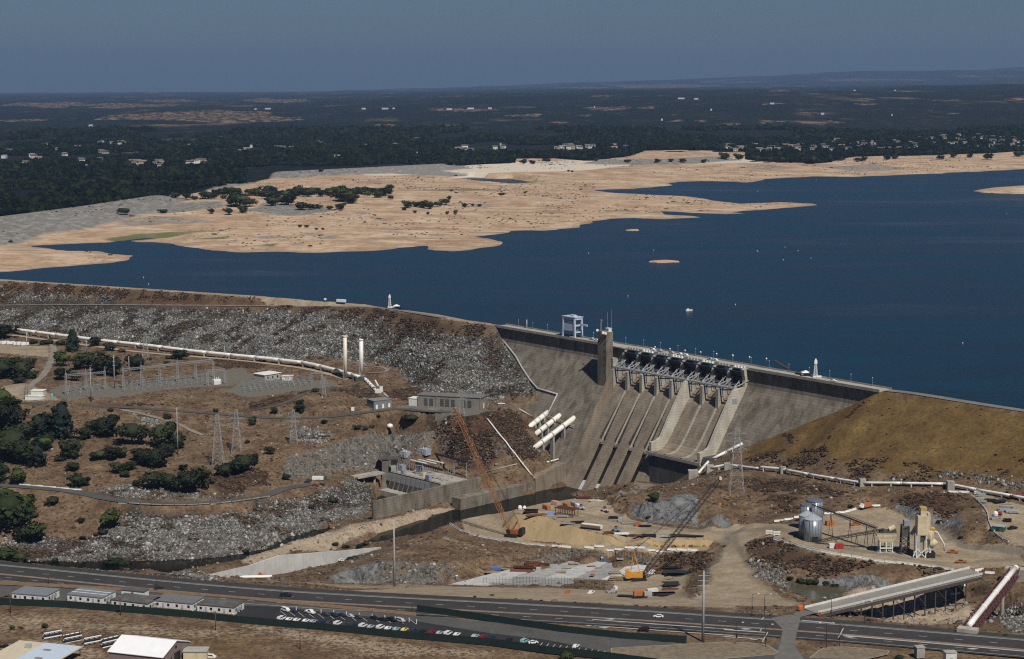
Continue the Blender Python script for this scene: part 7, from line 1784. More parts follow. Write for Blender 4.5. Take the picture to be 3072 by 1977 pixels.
# vertical reinforcement fences
def rebar(label, t, p0, p1, h, n, rows=5, mat=black, sag=0):
    a, b_ = G(t, *p0), G(t, *p1); T = thing('rebar_fence', label, 'rebar', a, group='rebar frames in the excavation')
    bar = MB()
    for i in range(n + 1):
        p = a + (b_ - a) * i / n; part(T, 'standard', MB().beam(p - [0, 0, .5], p + [0, 0, h + random.uniform(-.3, .6)], .13), mat)
    for r in range(rows): z = h * (r + .5) / rows; part(T, 'ledger', MB().beam(a + [0, 0, z], b_ + [0, 0, z], .07), mat)
    return T
rebar('dark reinforcement frame along the front of the slabs', 's3', (640, 950), (1200, 958), 5.0, 22, 7); rebar('dark reinforcement frame at the front right of the slabs', 's3', (1205, 958), (1365, 975), 4.6, 8, 7)
rebar('thin reinforcement frame at the front left on the pale apron', 's3', (400, 945), (630, 948), 4.6, 9, 2); rebar('thin reinforcement frame behind the floor slabs', 's3', (1080, 760), (1690, 790), 7.5, 26, 3); rebar('thin reinforcement frame on the bench above the excavation', 's3', (640, 760), (1060, 720), 4.5, 14, 2)
def heap(name, label, cat, t, x, y, w, d, h, mat, n=9, seed=1, bar=True):
    """loose stack of bars, boards or bundles, each its own piece"""
    rg = random.Random(seed); p = G(t, x, y) + [0, 0, 1.3 if 'slabs' in label else 0]; T = thing(name, label, cat, p, rg.uniform(-.2, .2))
    for i in range(n):
        yy, zz = (rg.random() - .5) * d, .15 + h * (i // 3) / max(1, n / 3)
        L_ = w * rg.uniform(.6, 1); MB().box(((rg.random() - .5) * (w - L_), yy, zz), (L_, d / 3.2, max(.22, h / (n / 3) * .9)), rg.uniform(-.06, .06)).build('bundle', mat, T)
    return T
heap('rebar_pile', 'rust red reinforcement mat sloping up at the left of the slabs', 'pile', 's3', 715, 850, 15, 8, 1.6, rust, 14, 3); heap('rebar_pile', 'rust red reinforcement bars behind the sloping rust mat', 'pile', 's3', 790, 790, 9, 5, 2.2, rust, 12, 4); heap('rebar_pile', 'strip of rusty bars along the back edge of the apron', 'pile', 's3', 850, 785, 12, 3, .8, rust, 9, 5)
for i, (x, y, m_, w) in enumerate(((1260, 825, rust, 5), (1155, 760, rust, 3), (1430, 762, rust, 5), (1120, 800, timber, 6), (1490, 765, steel_lt, 4), (1060, 845, timber, 6), (1320, 835, timber, 4), (1450, 870, timber, 7), (960, 815, steel_lt, 5), (1270, 890, orange_p, 3), (1020, 872, timber, 6), (560, 840, timber, 8), (470, 870, timber, 9), (640, 825, timber, 8))):
    heap('formwork_stack', f'{("rusty", "timber", "steel", "orange")[[rust, timber, steel_lt, orange_p].index(m_)]} formwork stack lying on the slabs, {ordw(i)} of the scattered stacks', 'stack', 's3', x, y, w, 2.6, .9, m_, 6, 20 + i)
for x, y, w, d, lb in ((1950, 855, 17, 11, 'largest, beside the crane'), (1930, 945, 14, 7, 'in front of the largest'), (1840, 1030, 13, 8, 'nearest the highway'), (1530, 1042, 9, 2.2, 'long thin, left'), (1645, 1052, 9, 2.2, 'long thin, right'), (1910, 815, 12, 4, 'farthest back')):
    heap('mat_stack', f'stack of black reinforcement mats, {lb}', 'stack', 's3', x, y, w, d, .9, dark_mat, 12, int(x))
for x, y, lb in ((1890, 985, 'brick red timbers'), (1930, 890, 'pale timbers'), (1820, 855, 'orange timbers')): heap('timber_stack', f'{lb} stacked beside the black mats', 'stack', 's3', x, y, 9, 2.5, .8, timber if 'pale' in lb else rust, 8, int(y))
def toilet(label, t, x, y):
    p = G(t, x, y); T = thing('portable_toilet', label, 'toilet', p); MB().box((0, 0, .1), (1.3, 1.3, 2.1)).build('cabin', blue_p, T); MB().prism([(-.7, -.7, 2.22), (.7, -.7, 2.22), (.7, .7, 2.22), (-.7, .7, 2.22)], (0, 0, .3)).build('roof', white_p, T); MB().box((0, -.68, .2), (.8, .06, 1.8)).build('door', pm('toilet_door', (.08, .24, .5)), T)
toilet('blue portable toilet at the back of the slabs', 's3', 1347, 758); toilet('blue portable toilet at the left foot of the apron', 's3', 187, 905)
mono('blue_skip', 'blue skip on the ledge left of the slabs', 'skip', G('s3', 503, 825), MB().add([(-2.6, -1.2, 0), (2.6, -1.2, 0), (2.6, 1.2, 0), (-2.6, 1.2, 0), (-3.4, -1.4, 1.8), (3.4, -1.4, 1.8), (3.4, 1.4, 1.8), (-3.4, 1.4, 1.8)], [(3, 2, 1, 0), (0, 1, 5, 4), (1, 2, 6, 5), (2, 3, 7, 6), (3, 0, 4, 7), (4, 5, 6, 7)]), tarp_b)
mono('tarp_heap', 'white tarpaulin heap beside the dark crane boom', 'tarp', G('s3', 1745, 850), MB().add([(-3, -2, 0), (3, -2, 0), (3, 2, 0), (-3, 2, 0), (-.8, -.4, 2.4), (1.6, .6, 1.9)], [(3, 2, 1, 0), (0, 1, 5, 4), (1, 2, 5), (2, 3, 4, 5), (3, 0, 4)]), white_p)
heap('timber_stack', 'brown timber crate stack in front of the yellow crane', 'stack', 's3', 1460, 905, 8, 5, 2.0, timber, 12, 91)
container('bright orange container beside the highway in the excavation', G('s3', 1642, 1030), R(12), orange_p, 6.1); container('grey container beside the bright orange one', G('s3', 1710, 1035), R(12), steel_lt, 4.0); container('white topped container behind the grey one', G('s3', 1745, 1012), R(25), white_s, 6.1)
car('black and orange pickup on the dirt strip before the slabs', G('s3', 1070, 1010), R(75), 'orange', 'pickup'); car('white pickup on the dirt strip before the slabs', G('s3', 1258, 1015), R(65), 'white', 'pickup')
T = thing('pump_truck', 'red and grey concrete pump rig beside the slab corner', 'truck', G('s3', 1420, 1010), R(40)); MB().box((0, 0, .6), (7, 2.4, 1.2)).build('chassis', steel_gv, T); MB().box((2.6, 0, 1.8), (1.8, 2.3, 1.6)).build('cab', white_s, T); MB().beam((-2, 0, 2), (2, 0, 4.6), .5).build('boom', rust, T)
for x in (-2.4, -1, 2.4):
    for s in (-1, 1): MB().tube([(x, s * 1.0, .5), (x, s * 1.3, .5)], .5, 10).build('wheel', tire, T)
# barriers of the benches
barriers([P('s3', x, y, -70) for x, y in ()] or GL('s3', (130, 462), (250, 524), (500, 584), (700, 614), (900, 638)), 'white barrier along the river crane bench', 'barriers on the river bench', white_s, 5.5, .25)
barriers(GL('s3', (945, 640), (1090, 650)), 'bright white barrier block left of the gap above the excavation', 'barriers left of the gap', white_p, 5.8, .3, 1.1)
barriers(GL('s3', (1205, 656), (1500, 664), (1700, 668), (2130, 668)), 'bright white barrier block along the bench above the excavation', 'barriers above the excavation', white_p, 5.8, .3, 1.1)
for i, x in enumerate((1555, 1615, 1750, 1810, 1905, 1935, 1985, 2045, 2100, 2150)):
    p = G('s3', x + (i * 37) % 19, 641 - (i * 13) % 5); mono('traffic_drum_group', f'{("orange", "rust", "yellow")[i % 3]} planter box at the foot of the tan cut, {ordw(i)} from the left', 'box', p, MB().box((0, 0, 0), (1.6 + (i % 3), 1.0, .7)).box((.2, 0, .7), (.9, .7, .4)), (orange_p, rust, pm('yellow_paint', (.42, .30, .06)))[i % 3])
# upper yard
container('orange container with a white end on the upper yard', G('q4', 425, 205), R(-62), orange_p, 6.1); container('orange container right of the timber heap on the upper yard', G('q4', 682, 180), R(-62), orange_p, 6.1); container('grey container beside the white shed on the upper yard', G('q4', 785, 165), R(-62), steel_gv, 6.1); container('white end shed on the upper yard', G('q4', 828, 190), R(-62), white_p, 3.6, 'site_shed', 'shed')
container('pale pink crate between the two orange containers', G('q4', 535, 150), R(-40), pm('faded_pink', (.5, .3, .24)), 4.5, 'crate', 'crate')
a, b_ = G('q4', 540, 285), G('q4', 760, 320)
T = thing('steel_staging', 'rusty steel staging frame on tall legs in the upper yard', 'staging', a, ang(a, b_)); L_ = np.linalg.norm((b_ - a)[:2])
for x in np.linspace(0, L_, 6):
    for y in (0, 6): MB().box((x, y, -.3), (.35, .35, 4.9)).build('leg', rust, T)
for y in np.linspace(0, 6, 5): MB().box((L_ / 2, y, 4.6), (L_ + 1.5, .4, .45)).build('beam', rust, T)
for x in np.linspace(0, L_, 9): MB().box((x, 3, 5.06), (.4, 7.4, .2)).build('joist', pm('dark_joist', (.06, .04, .03)), T)
heap('tarp_stack', 'black covered stack at the edge of the upper yard', 'stack', 'q4', 225, 255, 9, 5, 1.9, black, 9, 51); heap('rebar_pile', 'long rust pile at the edge of the upper yard', 'pile', 'q4', 290, 290, 14, 2.6, .8, rust, 9, 52); mono('blue_tarp', 'blue tarpaulin covered load beside the black stack', 'tarp', G('q4', 475, 278), MB().add([(-2.4, -1.6, 0), (2.4, -1.6, 0), (2.4, 1.6, 0), (-2.4, 1.6, 0), (-1.6, -.6, 1.9), (1.8, .4, 1.6)], [(3, 2, 1, 0), (0, 1, 5, 4), (1, 2, 5), (2, 3, 4, 5), (3, 0, 4)]), tarp_b)
for x, y, lb in ((85, 205, 'two white tanks at the river edge of the upper yard'),): mono('white_tank', lb, 'tank', G('q4', x, y), MB().lathe((0, 0, 0), [(1.2, 0), (1.4, 1.2), (1.0, 2.2), (.2, 2.6)], 10).lathe((2.8, .5, 0), [(1.0, 0), (1.2, 1.0), (.8, 1.9), (.2, 2.2)], 10), white_p)
a, b_ = G('q4', 905, 470), G('q4', 1060, 482)
T = thing('flatbed_load', 'flatbed trailer with a white topped load in the upper yard', 'trailer', a, ang(a, b_)); L_ = 13
MB().box((4, 2, .9), (L_, 2.7, .5)).build('bed', black, T); MB().box((4, 2, 1.41), (L_, 2.7, 1.5)).build('load', pm('crate_brown', (.20, .13, .08)), T); MB().box((4, 2, 2.92), (L_ * .95, 2.4, .5)).build('cover', white_p, T); MB().box((4 + L_ / 2 + .1, 2, 1.2), (.2, 2.9, 2.0)).build('end_board', white_p, T)
for x in (-1, .4, 7, 8.4):
    for s in (.8, 3.2): MB().tube([(x, s - .15, .45), (x, s + .15, .45)], .45, 10).build('wheel', tire, T)
for i, (x, y, w, m_, lb) in enumerate(((1220, 520, 7, rust, 'rust red boards'), (1372, 535, 11, white_p, 'white bundled panels'), (1520, 552, 6, rust, 'rust red bars'), (1635, 555, 8, rust, 'rust red coils'), (1740, 552, 9, black, 'black covered goods'), (1900, 562, 10, steel_lt, 'pale steel pipes'), (2140, 560, 13, dark_mat, 'black mats'), (2290, 560, 14, dark_mat, 'long black mats'), (905, 70, 10, pm('dark_red_steel', (.10, .03, .025)), 'dark red beams'), (1050, 110, 10, white_s, 'pale sheets'), (820, 385, 9, black, 'black hoses'), (640, 310, 8, steel_gv, 'grey frames'), (700, 400, 9, steel_gv, 'grey bars'), (1290, 325, 7, black, 'black hoses'), (1480, 395, 9, steel_gv, 'grey pipes'), (1690, 430, 8, black, 'black frames'))):
    heap('material_stack', f'stack of {lb} on the upper yard, {ordw(i)} of the yard stacks', 'stack', 'q4', x, y, w, 2.6, 1.1, m_, 9, 60 + i)
container('small orange box at the bend of the yard road', G('q4', 1595, 420), R(-10), orange_p, 3.2, 'orange_box', 'box'); container('small grey cabin at the bend of the yard road', G('q4', 1372, 365), R(-10), steel_lt, 2.4, 'grey_cabin', 'cabin')
for x, y, lb in ((1320, 490, 'grey telehandler'), (1175, 240, 'white and orange telehandler'), (870, 210, 'small white telehandler')):
    T = thing('telehandler', f'{lb} standing on the upper yard', 'telehandler', G('q4', x, y), R(-35)); MB().box((0, 0, .7), (5.2, 1.9, 1.1)).build('chassis', steel_lt if 'grey' in lb else white_s, T); MB().box((-.5, .5, 1.8), (1.5, 1.0, 1.3)).build('cab', glass, T); MB().beam((-2.2, -.5, 2.0), (4.4, -.5, 2.9), .5).build('boom', orange_p if 'orange' in lb else steel_gv, T)
    for u in (-1.6, 1.6):
        for s in (-1, 1): MB().tube([(u, s * .9, .65), (u, s * 1.25, .65)], .65, 10).build('wheel', tire, T)
# concrete wedge and ramp
w_ = [P('s3', 1480, 216, -53), P('s3', 1535, 262, -55), P('s3', 1620, 418, -62), P('s3', 1440, 345, -62), P('s3', 1425, 300, -60.5)]
c = sum(w_) / 5; o = MB().add([p - c for p in w_] + [p - c + np.array([2.5, 6, -9]) for p in w_], [(0, 1, 2, 3, 4), (9, 8, 7, 6, 5)] + [(i, (i + 1) % 5, 5 + (i + 1) % 5, 5 + i) for i in range(5)]).build('shotcrete_wedge', con_new); o.location = tuple(c); tag(o, 'pale shotcrete wedge wall at the head of the upper yard', 'wall')
rp = [P('zb', 905, 990, -83), P('zb', 1290, 1003, -78), P('zb', 1050, 1058, -80), P('zb', 960, 1100, -75), P('zb', 810, 1190, -66), P('zb', 735, 1150, -76), P('zb', 668, 1102, -85)]
rl = [P('zb', 890, 1000, -82.4), P('zb', 760, 1075, -81.5), P('zb', 700, 1110, -81.5)]
o = MB()
L1, R1 = densify([rp[0], (rp[0] + rp[6]) / 2, rp[6], rp[5]], 3), densify([rp[1], rp[2], rp[3], rp[4]], 3)
m_ = min(len(L1), len(R1)); L1 = [L1[int(i * (len(L1) - 1) / 24)] for i in range(25)]; R1 = [R1[int(i * (len(R1) - 1) / 24)] for i in range(25)]
mid = lambda f: [np.array([*(a + (b_ - a) * f)[:2], max(float(ground(*(a + (b_ - a) * f)[:2])), (a + (b_ - a) * f)[2] - 3) + .35]) for a, b_ in zip(L1, R1)]
for f0_, f1_ in ((0, .33), (.33, .66), (.66, 1)): o.strip(mid(f0_), mid(f1_))
struct(o.build('concrete_ramp', con_chute))
# ---------------------------------------------------------------- batch plant
silo_m = pm('corrugated_silo', (.27, .30, .34), .12, .4, .35, .3)
for t, x, yb, yt, w, roof, lb in (('q2', 385, 690, 300, 262, 1, 'nearest, with a bright conical roof'), ('q2', 300, 640, 250, 235, 1, 'half hidden behind the nearest'), ('q2', 290, 520, 160, 190, 0, 'middle, open topped'), ('q2', 408, 430, 105, 245, 0, 'tallest open topped, at the back')):
    b_ = G(t, x, yb); r_ = hp(t, w, b_[1]) / 2; h = hp(t, yb - yt, b_[1]) - (2.5 if roof else 0)
    b_ = b_ + [0, r_ * .6, 0]; T = thing('grain_silo', f'grey corrugated steel silo, {lb}', 'silo', b_, group='silos of the batch plant')
    part(T, 'shell', MB().lathe(b_ + [0, 0, -.5], [(r_, 0), (r_, h + .5)], 28), silo_m, True)
    for k in range(18):
        a_ = 6.283 * k / 18; part(T, 'stiffener', MB().box(b_ + [math.cos(a_) * r_, math.sin(a_) * r_, 0], (.28, .28, h), a_), pm('silo_rib', (.17, .19, .22), .2, 1, .45))
    if roof:
        part(T, 'cone_roof', MB().lathe(b_ + [0, 0, h + .01], [(r_ * 1.04, 0), (r_ * .12, r_ * .55), (r_ * .1, r_ * .7)], 28), pm('silo_roof', (.45, .49, .55), .1, .4, .35, .3))
        for k in range(14): a_ = 6.283 * k / 14; part(T, 'roof_rib', MB().beam(b_ + [math.cos(a_) * r_ * 1.03, math.sin(a_) * r_ * 1.03, h + .1], b_ + [math.cos(a_) * r_ * .14, math.sin(a_) * r_ * .14, h + r_ * .56], .15), steel_lt)
    else: part(T, 'cone_roof', MB().lathe(b_ + [0, 0, h + .01], [(r_ * 1.05, 0), (r_ * 1.02, .5), (r_ * .12, r_ * .22)], 28), pm('silo_dark_roof', (.16, .18, .21), .15, .4, .4, .3))
    if 'nearest, with' in lb: part(T, 'doorway', MB().box(b_ + [.6, -r_ - .05, 0], (3.4, .8, 3.0)), black)
def conveyor(label, a, b_, w=1.8):
    T = thing('conveyor', label, 'conveyor', a * [1, 1, 0] + [0, 0, float(ground(a[0], a[1]))]); d = b_ - a; L_ = np.linalg.norm(d); d /= L_; s = np.cross(d, [0, 0, 1.0]); s /= np.linalg.norm(s)
    mb = MB()
    for q in (-1, 1):
        for z in (-.9, .6): mb.beam(a + s * q * w / 2 + [0, 0, z], b_ + s * q * w / 2 + [0, 0, z], .2)
        n = int(L_ / 2)
        for k in range(n): p, r = a + (b_ - a) * k / n + s * q * w / 2, a + (b_ - a) * (k + 1) / n + s * q * w / 2; mb.beam(p + [0, 0, -.9], r + [0, 0, .6], .13)
    part(T, 'truss', mb, pm('conveyor_steel', (.06, .06, .062), .3)); part(T, 'belt', MB().beam(a, b_, w * .75, .15), black)
    for f in (.3, .6, .85):
        p = a + (b_ - a) * f; g = float(ground(p[0], p[1])); 
        if p[2] - g > 1.5: part(T, 'trestle', MB().beam([p[0] - 1.2, p[1], g - .3], p - [0, 0, .9], .25).beam([p[0] + 1.2, p[1], g - .3], p - [0, 0, .9], .25), pm('conveyor_steel', (.06, .06, .062)))
    return T
gq = lambda x, y, Yref=None: at_depth('q2', x, y, Yref)
yS = G('q2', 385, 690)[1]; yH = G('q2', 1430, 860)[1]
conveyor('long dark conveyor falling from the silo tops to the hopper', at_depth('q2', 370, 160, yS + 24), at_depth('q2', 1290, 500, yH + 5)); conveyor('dark conveyor rising from the silo door to the hopper', G('q2', 420, 720) + [0, 0, 1.2], at_depth('q2', 1400, 520, yH + 3))
hb_ = G('q2', 1430, 860) + [0, 3, 0]; S_ = lambda n: hp('q2', n, hb_[1])
T = thing('aggregate_hopper', 'cream slatted aggregate hopper on white legs', 'hopper', hb_)
h0, h1 = S_(860 - 700), S_(860 - 580)
for i in range(6):
    f = i / 6; w0 = S_(190) + (S_(290) - S_(190)) * min(1, f * 1.6); part(T, 'slat', MB().box(hb_ + [0, -2.6 - f * .6, h0 + (h1 - h0) * f], (w0, .5, (h1 - h0) / 6 * .78)), cream_p)
part(T, 'bin', MB().prism([hb_ + [-S_(90), -2.3, h0], hb_ + [S_(90), -2.3, h0], hb_ + [S_(145), -3.0, h1], hb_ + [-S_(145), -3.0, h1]], (0, 6, 0)), pm('hopper_shadow', (.30, .25, .17), .2))
for x in (-90, 0, 90):
    for y in (-2.6, 2.6): part(T, 'leg', MB().box(hb_ + [S_(x), y, -.3], (.5, .5, h0 + .3)), white_s)
part(T, 'brace', MB().beam(hb_ + [-S_(95), -2.7, h0 * .45], hb_ + [S_(95), -2.7, h0 * .45], .6), white_s); part(T, 'footing', MB().box(hb_ + [0, 0, -.5], (S_(260), 7, .75)), con_pale)
part(T, 'head_drum', MB().tube([hb_ + [S_(60), 2, h1 + 1.6], hb_ + [S_(150), 2, h1 + 3.0]], 1.5, 12), cream_p); part(T, 'head_frame', MB().box(hb_ + [S_(40), 2, h1], (S_(240), 4.5, 1.1)), pm('conveyor_steel', (.06, .06, .062)))
tb_ = G('q2', 1960, 930) + [0, 3, 0]; S2 = lambda n: hp('q2', n, tb_[1])
T = thing('batching_tower', 'tall cream batching tower on braced steel legs', 'batching tower', tb_)
z0, z1, z2 = S2(930 - 590), S2(930 - 300), S2(930 - 215)
part(T, 'storage_bin', MB().box(tb_ + [-S2(20), 0, z0], (S2(150), 6.5, z1 - z0)), cream_p); part(T, 'storage_bin', MB().box(tb_ + [S2(75), .6, z0 - S2(60)], (S2(42), 6.2, z1 - z0 + S2(90))), cream_p)
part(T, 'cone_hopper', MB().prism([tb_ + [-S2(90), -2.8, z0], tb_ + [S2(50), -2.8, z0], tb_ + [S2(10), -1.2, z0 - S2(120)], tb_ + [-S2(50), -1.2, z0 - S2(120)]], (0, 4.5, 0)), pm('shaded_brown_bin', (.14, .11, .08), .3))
part(T, 'head_house', MB().box(tb_ + [-S2(5), 0, z1 + .01], (S2(90), 4.5, z2 - z1)), cream_p); part(T, 'rail', MB().box(tb_ + [-S2(5), 0, z2 + .01], (S2(95), 4.8, 1.1)), pm('ochre_rail', (.45, .30, .08), .2))
part(T, 'elevator_leg', MB().box(tb_ + [-S2(70), -2.2, -.3], (S2(36), 1.8, z0 + .3)), steel_lt)
for x in (-100, 35, 105):
    for y in (-3, 3): part(T, 'leg', MB().box(tb_ + [S2(x), y, -.3], (.5, .5, z0 + .2)), white_s)
for a_, c_ in (((-100, 0), (35, 140)), ((35, 0), (-100, 140)), ((35, 60), (105, 180)), ((105, 60), (35, 180)), ((-150, 20), (-100, 140))): part(T, 'brace', MB().beam(tb_ + [S2(a_[0]), -3.1, S2(a_[1])], tb_ + [S2(c_[0]), -3.1, S2(c_[1])], .5), white_s)
part(T, 'side_silo', MB().lathe(tb_ + [S2(105), -1, z0 - S2(45)], [(1.0, -3), (2.1, 0), (2.1, S2(100)), (1.8, S2(110))], 14), cream_p, True); part(T, 'side_cap', MB().lathe(tb_ + [S2(130), -1, z0 + S2(60)], [(1.6, 0), (1.6, 1.4), (.6, 2.0)], 12), pm('ochre_rail', (.45, .30, .08)))
part(T, 'dust_duct', MB().tube([tb_ + [S2(150), -1, z0 + S2(55)], tb_ + [S2(210), -1, z0 + S2(30)], tb_ + [S2(260), -1.5, S2(280)], tb_ + [S2(310), -2, S2(200)], tb_ + [S2(315), -2, S2(100)]], .42, 8), white_s, True)
part(T, 'mixer', MB().box(tb_ + [S2(110), -1, 0], (S2(130), 5, S2(80))), black); part(T, 'mixer_drum', MB().tube([tb_ + [S2(100), -2, S2(160)], tb_ + [S2(190), -2, S2(260)]], 1.6, 12), cream_p, True)
T = thing('screen_tower', 'dark steel screen tower with a blue grey cabin between hopper and tower', 'tower', G('q2', 1700, 880) + [0, 2, 0]); b_ = np.array(T.location); S3_ = lambda n: hp('q2', n, b_[1])
lattice(T, b_, S3_(430), S3_(120), S3_(100), 6, .4, 'frame', pm('conveyor_steel', (.06, .06, .062))); part(T, 'cabin', MB().box(b_ + [S3_(15), 0, S3_(430)], (S3_(80), 4, S3_(80))), steel_bl); part(T, 'chute', MB().box(b_ + [0, 0, S3_(270)], (S3_(110), 5, S3_(100))), pm('chute_dark', (.07, .07, .072), .3)); part(T, 'duct', MB().tube([b_ + [S3_(80), -2, S3_(300)], b_ + [S3_(150), -2, S3_(420)]], 1.0, 8), steel_lt)
container('orange site box behind the silos', G('q2', 615, 460), R(20), orange_p, 4.6, 'orange_box', 'box'); container('white generator beside the red one at the plant', G('q2', 660, 790), R(4), white_s, 4.0, 'generator', 'generator'); container('red generator with a dark hood at the plant', G('q2', 752, 795), R(4), red_p, 4.4, 'generator', 'generator')
car('orange pickup behind the long conveyor', G('q2', 985, 460), R(10), 'orange', 'pickup'); car('orange pickup right of the batching tower', G('s4', 1825, 690), R(170), 'orange', 'pickup'); car('orange and black pickup near the bridge end', G('s4', 1890, 768), R(175), 'orange', 'pickup')
T = thing('dump_truck', 'white cab dump truck with an orange bed above the plant', 'truck', G('q2', 1130, 225), R(215)); MB().box((0, 0, .8), (8, 2.3, .5)).build('chassis', black, T); MB().prism([(2.2, -1.2, 1.3), (4.4, -1.2, 1.3), (4.4, -1.2, 2.1), (3.4, -1.2, 2.4), (3.0, -1.2, 3.4), (2.2, -1.2, 3.4)], (0, 2.4, 0)).build('cab', white_p, T); MB().prism([(-4, -1.3, 1.31), (1.8, -1.3, 1.31), (2.1, -1.3, 3.3), (-4.3, -1.3, 3.3)], (0, 2.6, 0)).build('bed', orange_p, T)
for x in (-3, -1.6, 3.2):
    for s in (-1, 1): MB().tube([(x, s * 1.0, .55), (x, s * 1.3, .55)], .55, 10).build('wheel', tire, T)
for ln, lab, grp in ((GL('s4', (395, 588), (480, 608), (640, 650), (830, 695), (1060, 725), (1200, 755), (1400, 775), (1600, 795), (1800, 825)), 'white barrier block along the outer edge of the plant terrace', 'barriers round the plant terrace'), (GL('s4', (400, 445), (470, 435), (600, 405)), 'white barrier block on the track left of the silos', 'barriers left of the silos'), (GL('s4', (800, 380), (920, 372), (985, 362), (1060, 338)), 'white barrier block on the bank behind the silos', 'barriers behind the silos'), (GL('s4', (1170, 315), (1240, 318)), 'white barrier block beside the dump truck', 'barriers beside the dump truck')):
    barriers(ln, lab, grp, white_p, 5.8, .5, 1.1)
barriers(GL('s4', (1790, 208), (1920, 208)), 'white barrier block at the corner of the upper right yard', 'barriers at the yard corner', white_p, 5.8, .4, 1.1); barriers(GL('s4', (1990, 250), (2095, 345), (2118, 480), (2180, 560), (2270, 605)), 'pale barrier block along the edge of the upper right yard', 'barriers of the right yard', white_s, 5.8, .3, 1.0)
heap_i = 0
for x, y, w, m_ in ((2050, 235, 6, steel_gv), (2120, 280, 7, black), (2200, 290, 7, black), (2060, 290, 5, steel_gv), (2260, 330, 8, steel_lt), (2300, 370, 8, steel_lt), (2190, 385, 4, red_p), (2170, 420, 6, steel_gv), (2260, 440, 5, black), (2020, 215, 5, white_s), (2230, 350, 7, steel_gv), (2330, 250, 8, red_p)):
    heap('scrap_heap', f'heap of {("grey", "black", "pale", "red", "white")[[steel_gv, black, steel_lt, red_p, white_s].index(m_)]} machine parts in the upper right yard, {ordw(heap_i)} of the heaps', 'heap', 's4', x, y, w, 3.2, 1.5, m_, 9, 200 + heap_i); heap_i += 1
T = bld('green_shed', 'dark green shed with a pale roof in the upper right yard', G('s4', 2137, 522), G('s4', 2232, 526), 5, 3.2, pm('shed_green', (.02, .10, .06), .2), steel_lt, cat='shed'); opening(T, 0, 0, 1.6, 2.4, black, 'door')
car('black pickup beside the green shed', G('s4', 2300, 500), R(200), 'black', 'pickup'); mono('white_tank', 'white tank among the heaps of the upper right yard', 'tank', G('s4', 2165, 395), MB().lathe((0, 0, 0), [(1.3, 0), (1.5, 1.5), (1.1, 2.4), (.2, 2.8)], 12), white_p)
for i, (x, y) in enumerate(((360, 545), (420, 555))): mono('sign_board', f'white slatted sign board at the track corner, {("left", "right")[i]} one', 'sign', G('s4', x, y), MB().box((-1.3, 0, 0), (.2, .2, 3)).box((1.3, 0, 0), (.2, .2, 3)).box((0, -.15, .8), (4, .12, .5)).box((0, -.15, 1.6), (4, .12, .5)).box((0, -.15, 2.4), (4, .12, .5)), white_p)
# ---------------------------------------------------------------- haul bridge
bz = -43.6
bl0, bl1 = P('s4', 640, 1130, bz), P('s4', 1960, 812, bz); br0, br1 = P('s4', 745, 1170, bz), P('s4', 2060, 862, bz)
T = thing('haul_bridge', 'long pale haul road bridge on dark steel columns', 'bridge', bl0)
mb = MB(); deck_p = [bl0, bl1, br1, br0]; part(T, 'deck', MB().prism([p - [0, 0, .9] for p in deck_p], (0, 0, .9)), pm('bridge_deck', (.235, .225, .20), .2, .3, .9, stain=(.16, .15, .13)))
for nm, a, b_ in (('barrier_rail', bl0, bl1), ('guard_rail', br0, br1)):
    d = (b_ - a) / 24
    for k in range(24): part(T, nm, MB().beam(a + d * (k + .01) + [0, 0, .55], a + d * (k + .99) + [0, 0, .55], .5, 1.0), white_s if nm[0] == 'b' else pm('pale_rail', (.50, .50, .47), .15))
part(T, 'edge_girder', MB().beam(br0 + [0, -.2, -1.7], br1 + [0, -.2, -1.7], .5, 1.5), pm('dark_girder', (.06, .05, .045), .3)); part(T, 'edge_girder', MB().beam(bl0 + [0, .2, -1.7], bl1 + [0, .2, -1.7], .5, 1.5), pm('dark_girder', (.06, .05, .045)))
for k in range(1, 15):
    f = k / 15.5; a, b_ = br0 + (br1 - br0) * f, bl0 + (bl1 - bl0) * f
    for p in (a + (b_ - a) * .08, a + (b_ - a) * .92):
        g = float(ground(p[0], p[1])); 
        if p[2] - 2.4 - g < .5: continue
        part(T, 'column', MB().beam([p[0], p[1], g - .5], [p[0], p[1], p[2] - 1.0], .55), pm('dark_girder', (.06, .05, .045)))
        part(T, 'footing', MB().box((p[0], p[1], g - .4), (1.5, 1.5, .8)), con_pale)
    part(T, 'cap_beam', MB().beam(a - [0, 0, 1.4], b_ - [0, 0, 1.4], .5, .8), pm('dark_girder', (.06, .05, .045)))
    if k < 14 and k % 2:
        a2 = br0 + (br1 - br0) * (f + 1 / 15.5); g = float(ground(a2[0], a2[1])); part(T, 'brace', MB().beam(a - [0, 0, 2.0], [a2[0], a2[1], max(g, bz - 9)], .25), pm('dark_girder', (.06, .05, .045)))
barriers([P('s4', x, y, bz) for x, y in ((1815, 815), (1930, 800), (2060, 775))], 'white barrier block at the plant end of the bridge', 'barriers at the plant end of the bridge', white_p, 5.8, .4, 1.1); barriers(GL('s4', (2000, 838), (2060, 825)), 'white barrier block on the right at the plant end of the bridge', 'barriers right of the bridge end', white_p, 5.8, .4, 1.1); barriers(GL('s4', (2080, 855), (2170, 850)), 'white barrier block between haul bridge and pipe bridge', 'barriers between the bridges', white_p, 5.0, .4, 1.1)
for x, y in ((605, 1128), (765, 1170)): mono('orange_barrel', ('big orange crash barrel' if x < 700 else 'small red marker') + ' at the highway end of the haul bridge', 'barrel', P('s4', x, y + 10, HW_Z), MB().lathe((0, 0, 0), [(1.5, 0), (1.5, 1.6), (1.2, 2.0)] if x < 700 else [(.6, 0), (.6, 1.1)], 12), pm('bright_orange', (.55, .10, .02), .1))
